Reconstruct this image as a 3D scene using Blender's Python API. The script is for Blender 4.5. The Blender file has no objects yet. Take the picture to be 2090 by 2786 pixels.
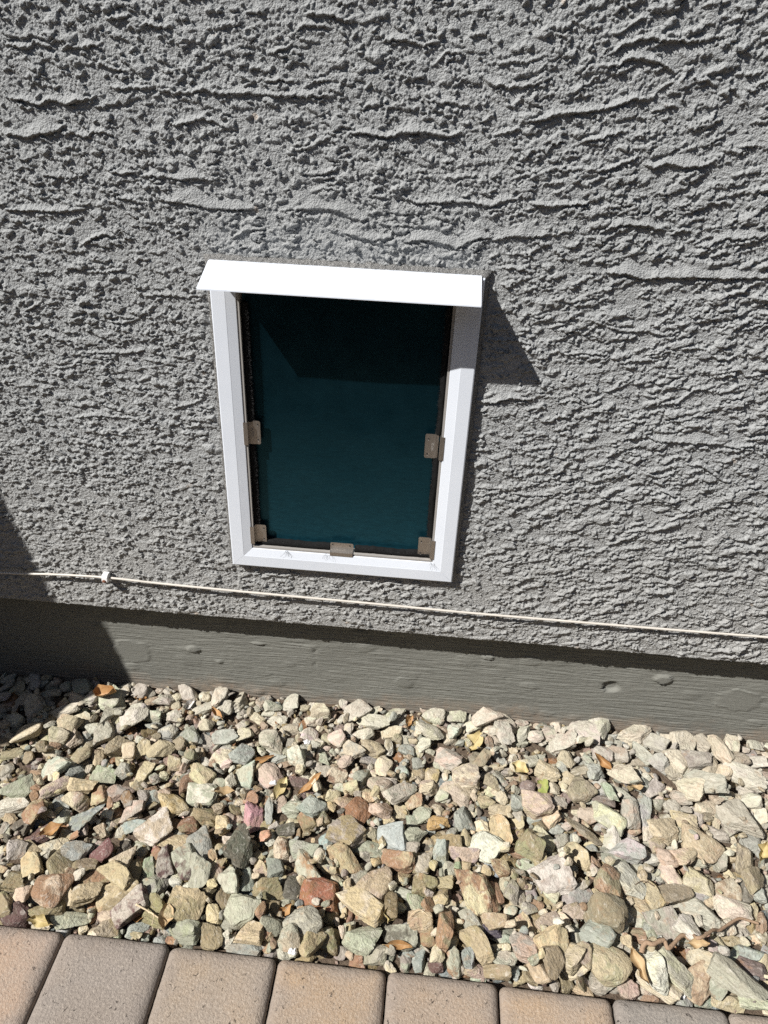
import bpy, bmesh, math
import numpy as np
from mathutils import Vector, Matrix, Quaternion

# ------------------------------------------------------------------ camera, sky, sun, exposure
SC = bpy.context.scene
COL = SC.collection
cam = bpy.data.cameras.new('camera')
cam.sensor_fit = 'VERTICAL'; cam.sensor_height = 24.0; cam.sensor_width = 18.0
cam.lens = 24.0 * 1913.065220741963 / 2786.0
cam.clip_start = 0.02; cam.clip_end = 500.0
camo = bpy.data.objects.new('camera', cam); COL.objects.link(camo)
RIGHT, UP, FWD = [[0.995637, 0.084171, 0.040265], [-0.077443, 0.504762, 0.859778], [-0.052044, 0.859145, -0.509078]]
CAM = Vector([0.30943, -0.95321, 1.0591])
camo.matrix_world = Matrix(((RIGHT[0], UP[0], -FWD[0], CAM[0]), (RIGHT[1], UP[1], -FWD[1], CAM[1]), (RIGHT[2], UP[2], -FWD[2], CAM[2]), (0, 0, 0, 1)))
SC.camera = camo

SUN_DIR = Vector((0.588, 0.3985, -0.704)).normalized()        # the way the light travels
world = bpy.data.worlds.new('World'); SC.world = world; world.use_nodes = True
wn = world.node_tree.nodes; wl = world.node_tree.links
for nd in list(wn): wn.remove(nd)
sky = wn.new('ShaderNodeTexSky'); sky.sky_type = 'NISHITA'; sky.sun_disc = False
sky.sun_elevation = math.asin(-SUN_DIR.z)
sky.sun_rotation = math.atan2(-SUN_DIR.x, -SUN_DIR.y)
bg = wn.new('ShaderNodeBackground'); bg.inputs['Strength'].default_value = 0.05
wo = wn.new('ShaderNodeOutputWorld')
wl.new(sky.outputs[0], bg.inputs['Color']); wl.new(bg.outputs[0], wo.inputs['Surface'])
sun = bpy.data.lights.new('sun', 'SUN'); sun.energy = 5.0; sun.angle = math.radians(0.5); sun.color = (1.0, 0.975, 0.94)
suno = bpy.data.objects.new('sun', sun); COL.objects.link(suno)
suno.rotation_euler = SUN_DIR.to_track_quat('-Z', 'Y').to_euler(); suno.location = (-3, -2, 4)
SC.view_settings.view_transform = 'Standard'; SC.view_settings.look = 'None'
SC.view_settings.exposure = 0.6; SC.view_settings.gamma = 1.0
SC.view_settings.use_curve_mapping = False
SC.render.engine = 'CYCLES'
SC.cycles.max_bounces = 6; SC.cycles.diffuse_bounces = 4; SC.cycles.glossy_bounces = 3
SC.cycles.use_denoising = False

# measured layout: settled stone poses, leaf and twig positions, plaster ledges
STONES=[
1530,837,426,243,8062,-3956,132,1,-114,37,5,3,-1,1513,642,582,247,6270,-3825,-27,14,-112,40,-2,2,-1,1430,758,549,247,4435,-2962,8,15,-97,69,4,2,5,
1490,622,539,247,6355,-3177,154,24,-116,21,-5,12,-1,1415,847,468,228,2668,-3296,-100,116,-1,-5,-30,2,1,1469,690,596,247,5672,-2643,5,13,-106,54,6,14,11,
1386,585,550,247,-2,-3643,-90,10,-119,14,7,2,12,1523,644,397,240,6887,-3889,47,9,-98,67,-13,14,-1,1363,688,524,247,599,-2702,-5,108,16,24,-44,13,-1,
1097,708,581,247,-866,-2390,-53,10,-97,-69,-10,1,14,1371,587,552,247,-2078,-3671,19,119,13,-8,-3,5,9,1299,721,653,247,8965,-1259,92,8,-91,77,-4,0,-1,
1318,746,572,247,8200,-1806,53,118,8,6,-20,2,-1,1401,608,549,247,859,-3572,-84,8,-109,49,-7,3,-1,1218,684,566,247,2246,-2207,-12,114,1,-4,-37,12,11,
1414,698,459,247,2032,-3222,-114,24,-117,6,11,6,-1,1496,604,398,243,8365,-2839,-57,118,17,1,-11,0,-1,1388,607,375,212,-789,-3759,-37,1,-112,-43,-9,11,7,
1498,632,511,247,7294,-3209,-67,97,21,-4,-67,11,-1,1287,623,499,247,5482,-1360,102,114,29,-5,-22,9,2,1443,550,475,247,2714,-3814,-109,16,-118,6,13,3,-1,
1524,653,420,247,7237,-3866,-12,17,110,-40,-18,3,-1,1459,601,349,247,4411,-3751,-87,104,17,-8,-57,2,-1,1444,577,369,237,3260,-3736,-142,120,10,-3,2,3,13,
1494,763,440,247,7865,-2958,-73,102,1,-31,-55,3,-1,1227,649,509,247,4598,-2151,-81,117,10,-2,-23,14,-1,1409,636,521,247,2850,-2944,-104,100,8,0,66,2,-1,
1322,480,449,247,5313,-2162,100,112,34,-3,-26,12,-1,1470,621,527,247,6519,-2745,154,113,3,26,-32,12,5,1303,671,407,227,6711,-1458,50,112,31,-12,-28,3,-1,
1501,550,515,247,6167,-3443,-4,106,3,-11,-54,4,-1,1329,595,390,247,6936,-2038,22,13,-117,24,-8,4,-1,1394,472,423,247,-2421,-4007,-168,20,-116,20,8,7,-1,
1419,538,490,247,1856,-3772,76,117,-9,13,-23,3,-1,1413,589,323,227,3168,-2562,-90,22,-118,4,-1,5,2,1262,835,431,247,8545,-653,212,112,13,-29,-27,3,-1,
1264,770,429,247,9363,-377,140,16,-117,21,-7,0,-1,1353,655,319,169,-1182,-3339,39,25,-115,23,-7,2,-1,1499,636,412,219,7549,-3294,76,18,96,-69,3,14,-1,
1475,524,451,247,7990,-2418,-30,118,1,8,-18,1,-1,1379,671,424,247,-1067,-3578,-114,8,-116,-31,-6,2,12,1093,576,440,247,-345,-1713,-92,15,-119,4,-3,3,14,
1176,607,522,247,4267,-908,88,117,21,-1,-18,9,1,1398,548,323,220,97,-3996,-139,119,-7,-15,0,3,-1,1204,560,471,240,3034,-2169,-30,117,19,-18,-8,17,-1,
1315,609,476,247,7639,-1591,27,116,5,10,30,2,-1,1435,592,339,190,3899,-3652,47,98,22,-13,64,5,12,1471,648,434,247,6789,-2603,34,11,108,-50,-13,14,-1,
1527,573,402,247,7546,-3925,-84,7,-109,-50,-1,5,2,1361,544,433,247,58,-3149,-63,22,-91,-73,-17,3,-1,1387,460,439,247,-400,-3762,-109,8,-120,4,-1,12,-1,
1407,624,405,247,2313,-2707,-22,19,-103,52,26,2,-1,1374,475,332,243,-1522,-3641,-30,1,-119,-18,-5,2,-1,1399,453,345,236,481,-3980,-219,101,-1,10,-63,12,-1,
1506,526,405,220,5510,-3676,78,111,24,-12,37,2,-1,1395,603,262,141,-1626,-3999,-181,10,-117,-14,23,3,-1,1276,483,460,247,6307,-969,93,110,22,-3,43,12,-1,
1510,471,374,247,5104,-3749,-43,118,-6,-10,-15,9,11,1101,546,395,247,646,-2039,-74,95,7,33,-65,10,-1,1417,512,347,176,1179,-3226,-127,114,35,7,13,12,-1,
1359,610,391,238,-184,-3005,-60,8,-102,62,-10,3,7,1104,556,369,232,-3433,-2075,47,113,13,-9,36,3,-1,1512,453,352,176,5462,-3955,102,102,10,3,-62,12,-1,
1448,378,316,242,1702,-4037,71,1,104,-51,-30,3,-1,1481,449,424,247,8848,-2365,82,110,32,10,35,12,-1,1270,639,387,247,7168,-603,135,114,8,-12,-35,1,-1,
1403,436,309,213,1066,-3927,-103,118,-9,-11,-14,2,-1,1346,513,352,221,-2037,-2969,-99,5,-120,-1,-4,4,-1,1449,524,359,247,1963,-3991,-16,3,-103,-58,20,2,-1,
1186,668,400,213,3107,-1328,17,110,-2,13,46,0,-1,1477,538,321,240,7544,-2673,-61,119,2,5,12,12,-1,1392,562,397,238,-1979,-3928,-99,116,-4,3,31,12,-1,
1235,754,449,247,7559,343,181,6,114,38,0,1,-1,1282,490,448,247,8274,-778,133,1,-117,21,-17,1,-1,1127,547,491,241,631,-527,87,4,-120,6,-2,0,-1,
1442,402,372,247,3568,-3500,-84,119,-9,-13,5,2,-1,1360,637,390,247,-77,-2657,-118,103,14,10,-60,4,-1,1057,638,632,247,-3069,-1430,-24,113,-13,-12,35,0,-1,
1238,661,374,231,6123,8,168,3,-117,-25,-11,9,0,1404,552,253,131,1007,-4103,-248,28,-117,2,-4,11,-1,1171,542,392,247,745,-1189,-53,6,107,-53,-4,9,-1,
1192,560,502,247,2395,-1808,-65,14,-108,-50,-4,6,-1,1188,624,410,221,4100,-1149,-66,2,-118,18,8,9,1,1511,462,407,247,5695,-3793,1,7,-112,39,-16,2,-1,
1024,584,498,247,-2720,35,189,10,-117,27,0,0,-1,1405,579,383,247,1725,-2798,-114,97,28,-3,-65,3,5,1236,577,405,217,8438,272,222,23,-118,0,4,1,-1,
1358,566,287,179,-554,-2986,-94,3,-100,65,6,11,7,1350,502,323,245,-2585,-3280,-75,105,26,-3,-51,2,-1,1210,552,371,239,4861,-1827,-88,21,-87,78,18,2,-1,
1111,479,403,247,-2408,-2112,-55,2,110,-45,-15,1,-1,1246,641,342,174,9046,102,279,101,26,6,-60,2,-1,1368,442,306,225,582,-3244,-21,30,-103,54,9,14,-1,
1248,629,425,247,8559,-151,255,5,-118,-18,1,11,7,1214,473,424,247,1634,-1831,30,117,-7,0,-27,4,-1,1018,606,469,247,-3944,-843,49,3,112,38,18,1,-1,
1105,628,438,247,-3434,-2255,-89,2,-115,-35,-3,14,-1,1476,614,381,247,7161,-2682,-50,96,-1,-13,-70,2,16,1351,627,399,247,-2116,-3291,-74,20,-112,36,10,12,-1,
1327,595,324,168,6123,-2156,-58,104,23,-14,-53,2,-1,1304,517,333,247,7109,-1371,40,82,9,10,-87,11,9,1083,552,343,212,-431,-1399,36,5,-116,23,22,2,-1,
1479,439,406,226,8420,-2489,-90,8,-120,-7,-3,1,5,1531,531,317,182,8351,-3658,-104,120,1,1,1,7,-1,1165,591,441,247,3960,-525,60,4,-119,12,-11,11,9,
1228,542,308,215,4226,-2342,-108,114,36,9,-2,9,-1,1233,697,550,247,6581,308,224,116,10,-7,-29,0,-1,1381,551,420,247,-560,-3381,-135,3,-106,-55,-10,3,-1,
1412,411,380,241,3594,-2952,-54,119,12,12,5,12,-1,1450,464,333,206,2895,-3987,-205,12,-119,3,-7,3,-1,1086,503,378,247,336,-1248,-88,16,-94,72,5,3,-1,
1416,454,406,214,1547,-3123,-214,120,-6,7,-4,13,-1,1338,558,401,216,8880,-1923,-84,5,72,-92,-26,2,-1,1201,489,401,222,4232,-1665,-74,16,88,-77,-21,4,-1,
1267,468,429,247,5764,-652,100,117,-13,11,-19,2,-1,1075,583,302,220,-2426,-1853,71,10,-119,-10,10,2,12,1130,557,463,232,2141,338,181,7,-115,-34,-1,0,-1,
1249,583,410,247,8179,-191,229,19,-109,45,5,1,-1,1042,456,377,247,-2516,-734,86,113,14,8,36,3,-1,1446,413,391,247,2214,-3854,-173,117,4,27,-5,12,-1,
1039,568,379,212,-2047,-399,218,8,-116,-23,-17,0,-1,1370,391,356,187,-2719,-3517,-110,119,-11,-3,6,12,-1,1107,508,341,247,-2964,-2499,97,28,-101,-51,-27,5,2,
1007,550,389,219,-4120,-323,106,92,25,-12,72,11,-1,1073,479,389,247,147,-872,60,11,119,-5,-8,4,-1,1076,470,412,247,-2160,-1506,-95,120,3,6,-5,3,-1,
1347,374,336,247,-2946,-3104,-20,18,-118,-6,6,11,-1,1132,679,328,233,2510,97,171,15,-118,19,-3,0,-1,1463,462,214,112,4674,-4074,-131,117,18,-15,-12,12,-1,
1533,512,218,135,7946,-4086,-243,39,-113,5,12,2,-1,1092,548,427,247,-767,-1961,-73,106,-7,10,-55,2,16,1456,391,242,179,4075,-4001,-146,89,0,2,-81,3,5,
1438,445,270,158,4684,-3406,-33,119,5,-15,2,2,-1,1137,617,360,218,4667,374,265,115,8,-16,27,9,0,1311,721,319,164,6267,-1699,-26,11,115,-24,-21,12,-1,
1354,470,400,247,-1161,-3087,-44,12,-115,-30,6,1,-1,1113,550,504,247,-2057,-2431,21,118,14,-14,-13,4,-1,1069,576,327,208,-1358,-944,49,20,-113,-35,-8,2,-1,
1224,410,305,232,1259,-2560,-131,14,-98,68,12,1,5,1345,515,324,209,-1584,-2949,-92,22,-112,-13,-34,8,-1,1528,674,349,193,7769,-3726,2,118,-6,-18,-11,1,-1,
1517,485,286,194,5272,-3969,-106,15,-103,60,-8,2,-1,1020,448,406,204,-3216,-673,211,6,-119,16,4,2,-1,1406,405,328,232,1214,-2889,-177,98,8,13,-68,4,-1,
1244,503,366,227,7864,175,188,112,15,-18,-36,3,-1,1532,598,261,191,8362,-3446,-111,17,-118,-10,4,17,-1,1212,464,295,187,3867,-2378,-67,85,6,40,-74,4,-1,
1050,489,364,224,-249,-500,41,22,-116,-22,-9,4,-1,1390,367,282,169,-1037,-4047,-131,119,4,10,6,9,2,1254,487,372,190,6850,-166,158,117,13,0,-21,11,-1,
1522,336,277,203,6552,-4063,-231,120,5,0,6,9,-1,1474,423,318,225,7554,-2359,-71,12,-96,71,-5,1,9,1467,406,248,166,1351,-3770,-103,22,-114,18,24,3,-1,
1334,437,417,247,7792,-2011,40,107,-28,-8,-46,2,-1,1191,472,423,211,2795,-1659,-31,17,115,-28,2,9,5,1155,535,389,247,2540,-480,89,17,117,-18,-2,12,2,
1222,716,296,218,2655,-2372,-157,120,-4,-1,-5,3,2,1023,676,517,247,-2536,-304,160,111,5,10,45,0,-1,1483,572,385,229,6006,-2791,-140,3,-114,-38,6,4,-1,
1095,432,327,169,-1406,-2155,-90,115,28,-10,14,9,11,1072,501,390,234,-195,-960,-8,19,-117,16,-1,1,-1,1117,561,351,197,-2733,-2710,-141,115,-4,2,34,7,-1,
1365,509,395,205,-543,-2602,-162,7,-120,4,-3,2,-1,1525,645,310,244,6988,-3981,-123,13,112,-40,-3,1,-1,1223,523,295,209,1615,-2544,-111,119,7,-10,-4,3,-1,
1103,562,312,197,-2841,-1966,54,19,104,56,-2,1,-1,1292,693,255,178,7384,-1223,-1,4,78,-91,-7,4,-1,1141,619,411,226,3592,-4,177,116,-16,6,-25,0,-1,
1423,605,223,172,3113,-3352,-56,14,89,-77,20,12,-1,1437,455,289,177,4340,-3403,-93,104,7,-3,-59,11,-1,1151,404,376,247,1173,-828,73,119,11,-11,-5,0,-1,
1462,403,277,189,4792,-3904,-126,118,-12,9,-14,3,-1,1054,459,405,247,-3313,-962,139,30,-111,27,19,1,-1,1492,468,298,196,6939,-2906,-66,118,-3,-8,-17,2,-1,
1215,415,370,243,1574,-2031,-119,21,-117,-8,-11,12,5,1489,442,270,155,5953,-3066,-132,119,8,3,9,9,12,1112,424,335,228,-2091,-1941,-64,100,29,-4,-60,2,5,
1331,438,318,224,7549,-2088,39,7,119,-5,-7,9,5,1094,463,297,217,-158,-2095,-98,1,119,7,-9,12,-1,1144,570,341,211,4987,88,277,5,99,-67,3,0,-1,
1352,546,332,210,-1794,-3206,-140,120,-11,-1,1,12,-1,1003,471,347,188,-3354,255,213,106,17,8,-53,4,-1,1134,447,332,237,3671,364,202,22,-116,21,8,0,-1,
1205,397,295,215,3407,-2126,-23,119,3,-4,-17,3,-1,1396,461,231,140,-2685,-3907,-53,106,27,-7,-49,12,-1,1295,484,347,176,8062,-1314,-50,118,19,-4,-12,2,-1,
1167,403,350,188,1956,-1080,-39,116,27,16,3,1,5,1286,378,314,163,9354,-815,54,9,-117,4,-25,0,-1,1163,439,356,182,2789,-815,36,93,28,5,-70,1,-1,
1529,412,299,177,7815,-3973,-73,21,-111,-21,-35,3,-1,1260,427,325,207,7837,-330,239,14,-106,52,12,4,-1,1328,539,318,220,6727,-1853,-73,11,-100,-58,-29,14,-1,
1185,494,365,236,2756,-1235,9,114,-20,5,-33,9,-1,1154,514,363,185,2187,-570,99,103,10,-18,-58,1,-1,1518,382,325,215,6196,-4004,-203,12,119,5,11,11,-1,
1369,497,300,168,805,-3094,-151,20,100,-63,-4,3,-1,1066,579,359,191,-2150,-1012,44,3,96,70,-18,2,-1,1098,410,295,231,-368,-2288,-128,118,16,9,5,5,12,
1411,439,327,247,3560,-2535,-142,86,-14,-6,-82,12,11,1296,555,319,162,8543,-1015,28,3,-120,-1,7,1,-1,1514,322,307,166,5949,-3791,28,10,-113,40,0,2,-1,
1048,450,300,201,-861,-630,73,105,30,10,-48,4,-1,1234,472,394,240,6892,362,271,0,-95,73,8,0,-1,1187,368,343,220,3586,-1153,-59,5,119,-6,15,1,9,
1128,496,370,237,1422,192,174,0,119,-6,10,1,2,1432,322,286,192,4820,-2525,-76,120,-3,3,7,5,2,1033,519,321,247,-575,276,269,4,-93,-75,-10,0,-1,
1200,405,305,174,3808,-1772,-86,8,119,7,-6,15,-1,1400,348,274,211,421,-3668,-231,95,29,5,-67,2,-1,1454,295,233,173,3589,-3987,-251,94,16,-5,-73,4,-1,
1434,356,233,133,4964,-2912,-33,1,-82,88,4,11,-1,1397,338,228,161,-624,-3986,-245,119,-3,16,7,4,-1,1087,507,305,237,-1762,-1837,-67,2,117,27,9,9,11,
1216,351,263,142,1238,-2213,-99,27,-117,-6,2,13,-1,1064,445,393,205,-2729,-1197,7,114,-7,-26,-26,12,-1,1281,461,275,167,7676,-735,-2,109,17,4,48,11,-1,
1256,555,286,219,7601,-100,184,7,-108,52,-11,3,-1,1269,496,342,206,6633,-585,155,83,-2,-11,-86,4,-1,1349,572,285,204,-2448,-2940,-150,111,21,-7,39,1,-1,
1148,359,337,180,1865,-342,76,26,-113,-13,-27,0,-1,1426,396,288,209,3817,-3131,-68,11,-118,-18,-10,2,-1,1460,298,183,135,4272,-3952,-83,2,90,-78,-18,4,-1,
1053,547,382,222,-3138,-870,-10,19,-116,2,-22,9,0,1067,407,293,208,-1927,-1027,26,99,9,7,-67,1,-1,1339,371,348,210,9164,-1551,-111,119,-13,0,7,4,-1,
1372,309,270,139,-2468,-3772,-47,35,-114,-8,-6,1,-1,1509,423,259,177,5155,-3346,-213,5,-102,62,7,2,-1,1319,440,291,177,8625,-1427,-118,116,-24,5,-18,11,-1,
1078,480,294,195,-1479,-1389,-77,89,-7,-3,80,2,-1,1357,383,224,157,-757,-3129,-138,103,9,7,-61,3,-1,1198,330,293,144,3539,-1654,-95,19,-117,-9,-17,3,-1,
1031,440,354,247,-1264,376,153,116,25,15,4,0,11,1070,397,286,165,-1040,-1098,-51,14,-98,68,-1,12,2,1034,608,271,190,-180,327,133,91,-10,5,77,0,-1,
1504,384,317,234,5520,-3307,-140,0,117,25,4,9,-1,1174,411,254,193,2431,-1055,-3,112,-5,-4,42,3,-1,1418,364,338,186,2203,-3474,-221,2,-118,-6,18,12,-1,
1074,477,425,247,-2705,-1572,-45,107,11,19,49,4,-1,1213,391,336,195,1284,-1779,-120,5,119,-6,16,3,-1,1321,474,319,185,5568,-1926,-80,12,-115,31,6,1,-1,
1046,372,322,218,-1334,-552,65,12,-119,-7,-4,4,0,1464,329,223,164,4389,-4060,-168,120,-2,-2,-4,1,-1,1136,465,304,196,4071,394,142,119,3,-13,-6,0,-1,
1197,440,244,174,4882,-1453,-61,114,38,-3,7,2,-1,5965,320,222,184,5694,-4060,-231,91,3,9,-77,12,12,1253,452,299,165,7144,-149,137,117,18,-4,-20,5,11,
1251,365,319,160,9775,76,52,119,4,-15,8,0,-1,1247,390,309,215,9331,303,202,11,-75,92,15,1,-1,1515,374,250,131,6795,-3308,-147,27,115,-13,15,5,12,
1016,620,247,192,-3409,-346,146,116,19,-22,7,0,-1,1179,474,228,139,4576,-521,92,24,-105,-46,-24,12,-1,1458,232,219,147,3823,-3965,-71,6,-120,-6,3,1,-1,
1425,473,282,137,3535,-3255,-123,5,116,-14,-24,3,-1,5770,326,240,120,-2047,-4081,-262,120,1,1,6,1,-1,1126,454,264,145,925,-177,23,116,23,11,18,1,-1,
1540,475,211,165,8331,-4048,-200,9,-120,4,-2,1,-1,1308,388,259,138,5759,-1499,-40,0,108,46,25,2,-1,1009,364,318,229,-4304,-631,99,118,14,-12,9,4,-1,
1114,296,257,164,-2536,-2403,-98,8,-119,-7,-6,3,-1,1116,388,362,181,-3103,-2698,-101,119,-7,-15,6,13,-1,1445,258,246,143,3662,-3716,-119,118,11,-16,8,5,12,
1245,404,385,247,8849,319,177,106,-9,10,-55,1,-1,1211,527,360,206,3968,-2192,-79,15,-116,14,-22,12,-1,1027,361,313,154,-2213,281,200,20,-118,-7,0,11,-1,
1428,320,277,154,3936,-2894,-65,10,119,6,11,2,-1,1266,367,300,194,6150,-322,93,93,11,27,-70,2,-1,1123,369,343,192,817,380,146,117,21,-15,10,0,-1,
1068,375,292,195,-1682,-919,-2,13,-93,69,30,2,1,1537,338,178,110,8785,-2942,-99,10,-75,92,15,5,-1,1082,438,263,145,-672,-1516,-63,34,-99,-56,19,5,-1,
1099,399,267,198,192,-2233,-51,95,11,-14,-71,2,-1,1049,340,321,247,-701,-290,45,8,-119,-7,4,1,-1,1279,442,222,149,6814,-979,144,97,7,-1,-71,3,-1,
1189,333,277,150,3364,-1417,-67,29,-115,-18,-5,5,2,5890,265,196,148,2694,-4083,-245,5,-14,-34,114,5,-1,1301,386,302,175,9447,-1082,-89,29,-70,93,6,1,-1,
1059,483,210,103,-4064,-1262,-78,14,-117,-22,-4,12,-1,1077,302,288,177,-1894,-1411,-52,117,21,13,4,3,-1,1065,409,294,156,-2437,-1167,-62,99,-15,15,-64,2,-1,
1036,643,244,136,-788,103,138,14,-113,-36,-7,0,-1,1146,397,287,206,1291,-280,62,113,36,16,1,0,-1,1140,452,263,202,2860,-81,94,118,21,-5,-5,1,2,
1500,541,308,190,7052,-3300,-153,19,76,-85,-31,4,-1,1302,391,334,191,6427,-1350,-84,9,-117,4,-22,9,5,1177,321,303,160,4733,-948,33,117,19,17,4,2,-1,
1181,313,296,210,2240,-1327,-29,44,-110,-10,-12,2,-1,1240,454,227,171,5356,89,174,100,6,-18,63,3,-1,1199,279,240,186,3149,-1625,-149,9,-119,-6,13,2,-1,
1420,262,250,179,1305,-3478,-214,32,-115,-4,6,12,-1,1122,397,282,160,467,273,116,3,-119,-7,16,0,-1,1125,445,248,122,620,-23,35,20,-118,-9,-10,0,-1,
1271,352,292,152,5261,-558,54,6,-120,6,-3,1,-1,10910,408,251,206,1595,-1321,-26,95,31,-25,-61,1,2,1375,504,315,240,-1448,-3380,-116,5,111,44,13,5,12,
1195,315,298,184,4643,-1295,-57,22,118,6,1,2,-1,1096,430,219,121,-1297,-2390,-145,22,-115,-21,-13,4,-1,1356,416,253,134,-958,-3167,-143,9,-104,60,1,12,-1,
1344,588,327,214,6694,-2202,-60,114,6,-4,-38,3,-1,1051,334,289,182,110,-444,85,21,-118,-9,-9,1,-1,1337,328,310,232,8477,-2014,-99,119,9,-14,8,3,-1,
10640,443,344,231,9316,-3804,-117,23,21,109,39,0,-1,10600,414,326,261,8881,-3696,-161,114,-32,-18,7,1,3,10548,505,414,196,-5134,-2448,-122,26,-2,40,-110,2,1,
10501,480,323,203,-3539,-3546,-125,23,2,-3,118,14,1,10622,461,366,203,-3089,-4066,-111,116,-31,2,-7,3,0,10584,450,379,292,10487,-1909,-35,120,5,7,0,1,9,
10534,449,362,207,9562,-1964,-56,103,29,-17,-52,0,-1,10472,478,345,238,-4716,-2111,-31,33,-10,-8,-115,12,-1,10643,439,334,231,10777,-1322,-52,8,-25,-22,115,11,9,
10585,447,315,219,-3566,-2791,-144,98,12,-14,-67,3,-1,10705,420,354,263,-3803,-3288,-162,28,-6,3,-116,2,9,10452,430,313,191,10303,-2323,-123,65,-100,2,13,11,-1,
10499,454,350,269,10778,-2324,-65,66,28,-50,83,9,-1,10560,485,351,216,-4422,-3924,-173,14,-16,-7,118,5,-1,6350,348,256,159,9171,-4034,-245,115,13,-5,-32,9,-1,
10773,363,282,137,9451,-3210,-158,118,15,0,17,9,-1,10466,498,325,176,11552,272,119,83,3,3,-87,4,1,10704,414,334,158,-5289,-2027,-71,75,-6,5,93,1,12,
10576,412,296,222,-3880,-3615,-199,32,1,-7,115,4,2,10858,477,316,217,9730,-1088,6,113,2,-24,-31,14,-1,10653,436,343,164,-5630,-1215,-41,81,-17,10,-86,12,5,
10662,411,266,252,-5611,-1870,-100,114,8,-5,35,4,5,10630,453,312,204,10941,-1782,-81,65,67,51,56,11,9,5703,306,294,176,10508,-2630,-186,90,10,13,-78,3,-1,
5895,352,248,159,8666,-3946,-236,114,36,-5,8,3,-1,6386,305,266,179,9965,-3439,-213,20,-3,-6,118,2,-1,10639,406,273,143,9736,-1448,-115,115,12,-17,-27,3,5,
10885,380,290,193,-3240,-3764,-226,45,-2,4,111,0,-1,10543,411,330,219,11070,-104,84,119,1,-1,17,2,-1,10489,397,361,225,10277,-1004,-39,118,15,11,6,3,-1,
10683,433,287,243,-4665,-2725,-156,116,23,17,-5,3,-1,10514,324,242,126,9781,-3868,-250,72,9,9,-95,3,5,5881,344,251,203,9695,-3607,-216,67,4,14,99,0,-1,
10518,326,259,200,-4443,-3187,-175,107,45,20,-22,12,-1,10494,392,283,188,10947,-646,1,32,16,-5,114,1,-1,5807,267,222,150,9642,-4053,-235,98,9,17,-67,0,5,
10578,326,271,180,-4174,-3525,-223,90,-5,7,-78,11,-1,10897,320,232,165,-3482,-3816,-171,8,-41,-33,-108,0,-1,10520,324,231,217,9679,-3398,-178,38,-113,12,-7,5,2,
10680,349,267,203,-3790,-2473,-122,89,49,-5,63,1,-1,10521,406,268,152,-4033,-2148,-84,40,3,-11,113,5,3,5989,306,242,122,10244,-2725,-214,108,6,-6,-52,13,3,
6059,311,235,137,9834,-3223,-216,117,12,-2,-25,0,-1,10895,394,282,183,10678,-452,24,57,33,93,38,2,-1,10676,371,241,180,10418,-1262,-49,57,33,-31,-96,2,2,
6088,336,242,126,9431,-2413,-201,114,4,-7,-36,4,12,5716,296,287,185,10076,-3913,-227,118,-6,2,19,12,-1,5972,352,258,143,-4496,-2932,-202,81,3,-1,88,11,-1,
6444,333,230,196,-4105,-3130,-189,69,7,4,-98,3,-1,10661,295,243,165,-3692,-4126,-216,11,-23,-40,110,12,-1,10659,387,339,225,-6196,-1394,-3,118,1,18,-13,11,3,
6248,349,277,165,9524,-2815,-188,49,3,-9,109,9,-1,6408,297,237,189,-4386,-3629,-213,78,11,-6,90,7,9,5647,343,223,157,-4132,-3953,-244,95,6,11,-72,5,-1,
10975,311,263,178,11307,-831,17,109,-22,-11,44,1,-1,10649,293,283,158,9252,-2843,-134,51,102,35,13,4,-1,11014,400,226,167,9867,-2135,-173,79,-16,10,-88,2,-1,
10712,276,206,150,9377,-2970,-161,107,36,-38,12,5,-1,10787,433,324,156,-4709,-3624,-154,22,-3,118,5,1,-1,10814,346,313,203,10001,-797,31,2,-2,-16,119,5,9,
11000,297,255,188,9196,-3104,-151,94,58,42,21,3,1,10577,435,330,140,11636,-293,39,86,-7,28,-79,1,9,10506,317,275,196,-4623,-1458,-94,20,10,-52,106,11,-1,
6122,247,237,106,8976,-3173,-230,57,0,1,-105,2,-1,10916,355,305,197,-6905,401,155,45,-24,-20,107,1,5,6050,298,285,188,-4621,-3353,-200,60,1,5,-104,2,-1,
10478,360,251,209,9540,-3833,-217,97,9,-28,64,13,-1,10550,450,271,215,-6448,-851,8,4,-3,26,117,2,0,10528,290,240,111,-4947,-3043,-216,115,-5,17,-31,4,-1,
10568,296,227,179,10017,-1971,-118,50,60,64,65,1,1,6255,251,186,141,9299,-3396,-235,102,13,9,61,9,-1,6134,341,288,168,10347,-604,-24,85,0,-6,-84,12,-1,
5857,334,242,188,10361,-2080,-128,80,-50,26,-69,5,-1,1217,457,146,83,893,-1909,-64,92,2,18,-75,4,-1,6081,331,251,152,-4564,-1126,-96,75,12,13,92,2,-1,
11094,275,192,134,9872,-2744,-193,40,39,-7,-106,0,1,1263,485,375,208,8943,-331,123,110,12,-6,45,2,-1,1283,425,284,213,8145,-822,3,116,-19,-17,-16,11,9,
1324,374,202,105,5906,-1880,-95,116,10,8,26,11,-1,10602,355,257,124,10525,-737,24,114,10,21,-29,3,5,1029,449,281,196,-1652,193,152,3,119,1,-18,0,-1,
1261,470,388,208,8095,-337,86,22,-117,-10,16,1,-1,6343,351,286,174,10255,-247,40,86,-1,25,-80,12,-1,10458,310,223,184,9702,-2415,-173,38,-7,-10,-113,12,-1,
1088,329,254,168,-1539,-1994,2,99,8,8,-67,5,11,1385,351,253,189,527,-3434,-145,93,-6,22,-72,12,-1,1035,342,299,233,-427,90,156,116,28,9,4,0,-1,
1152,375,281,144,796,-771,-45,12,-118,-8,-14,4,-1,1538,337,244,192,8201,-3065,-121,115,30,-14,9,0,-1,10726,360,262,221,-4224,-2350,-59,62,29,32,93,11,-1,
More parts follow.
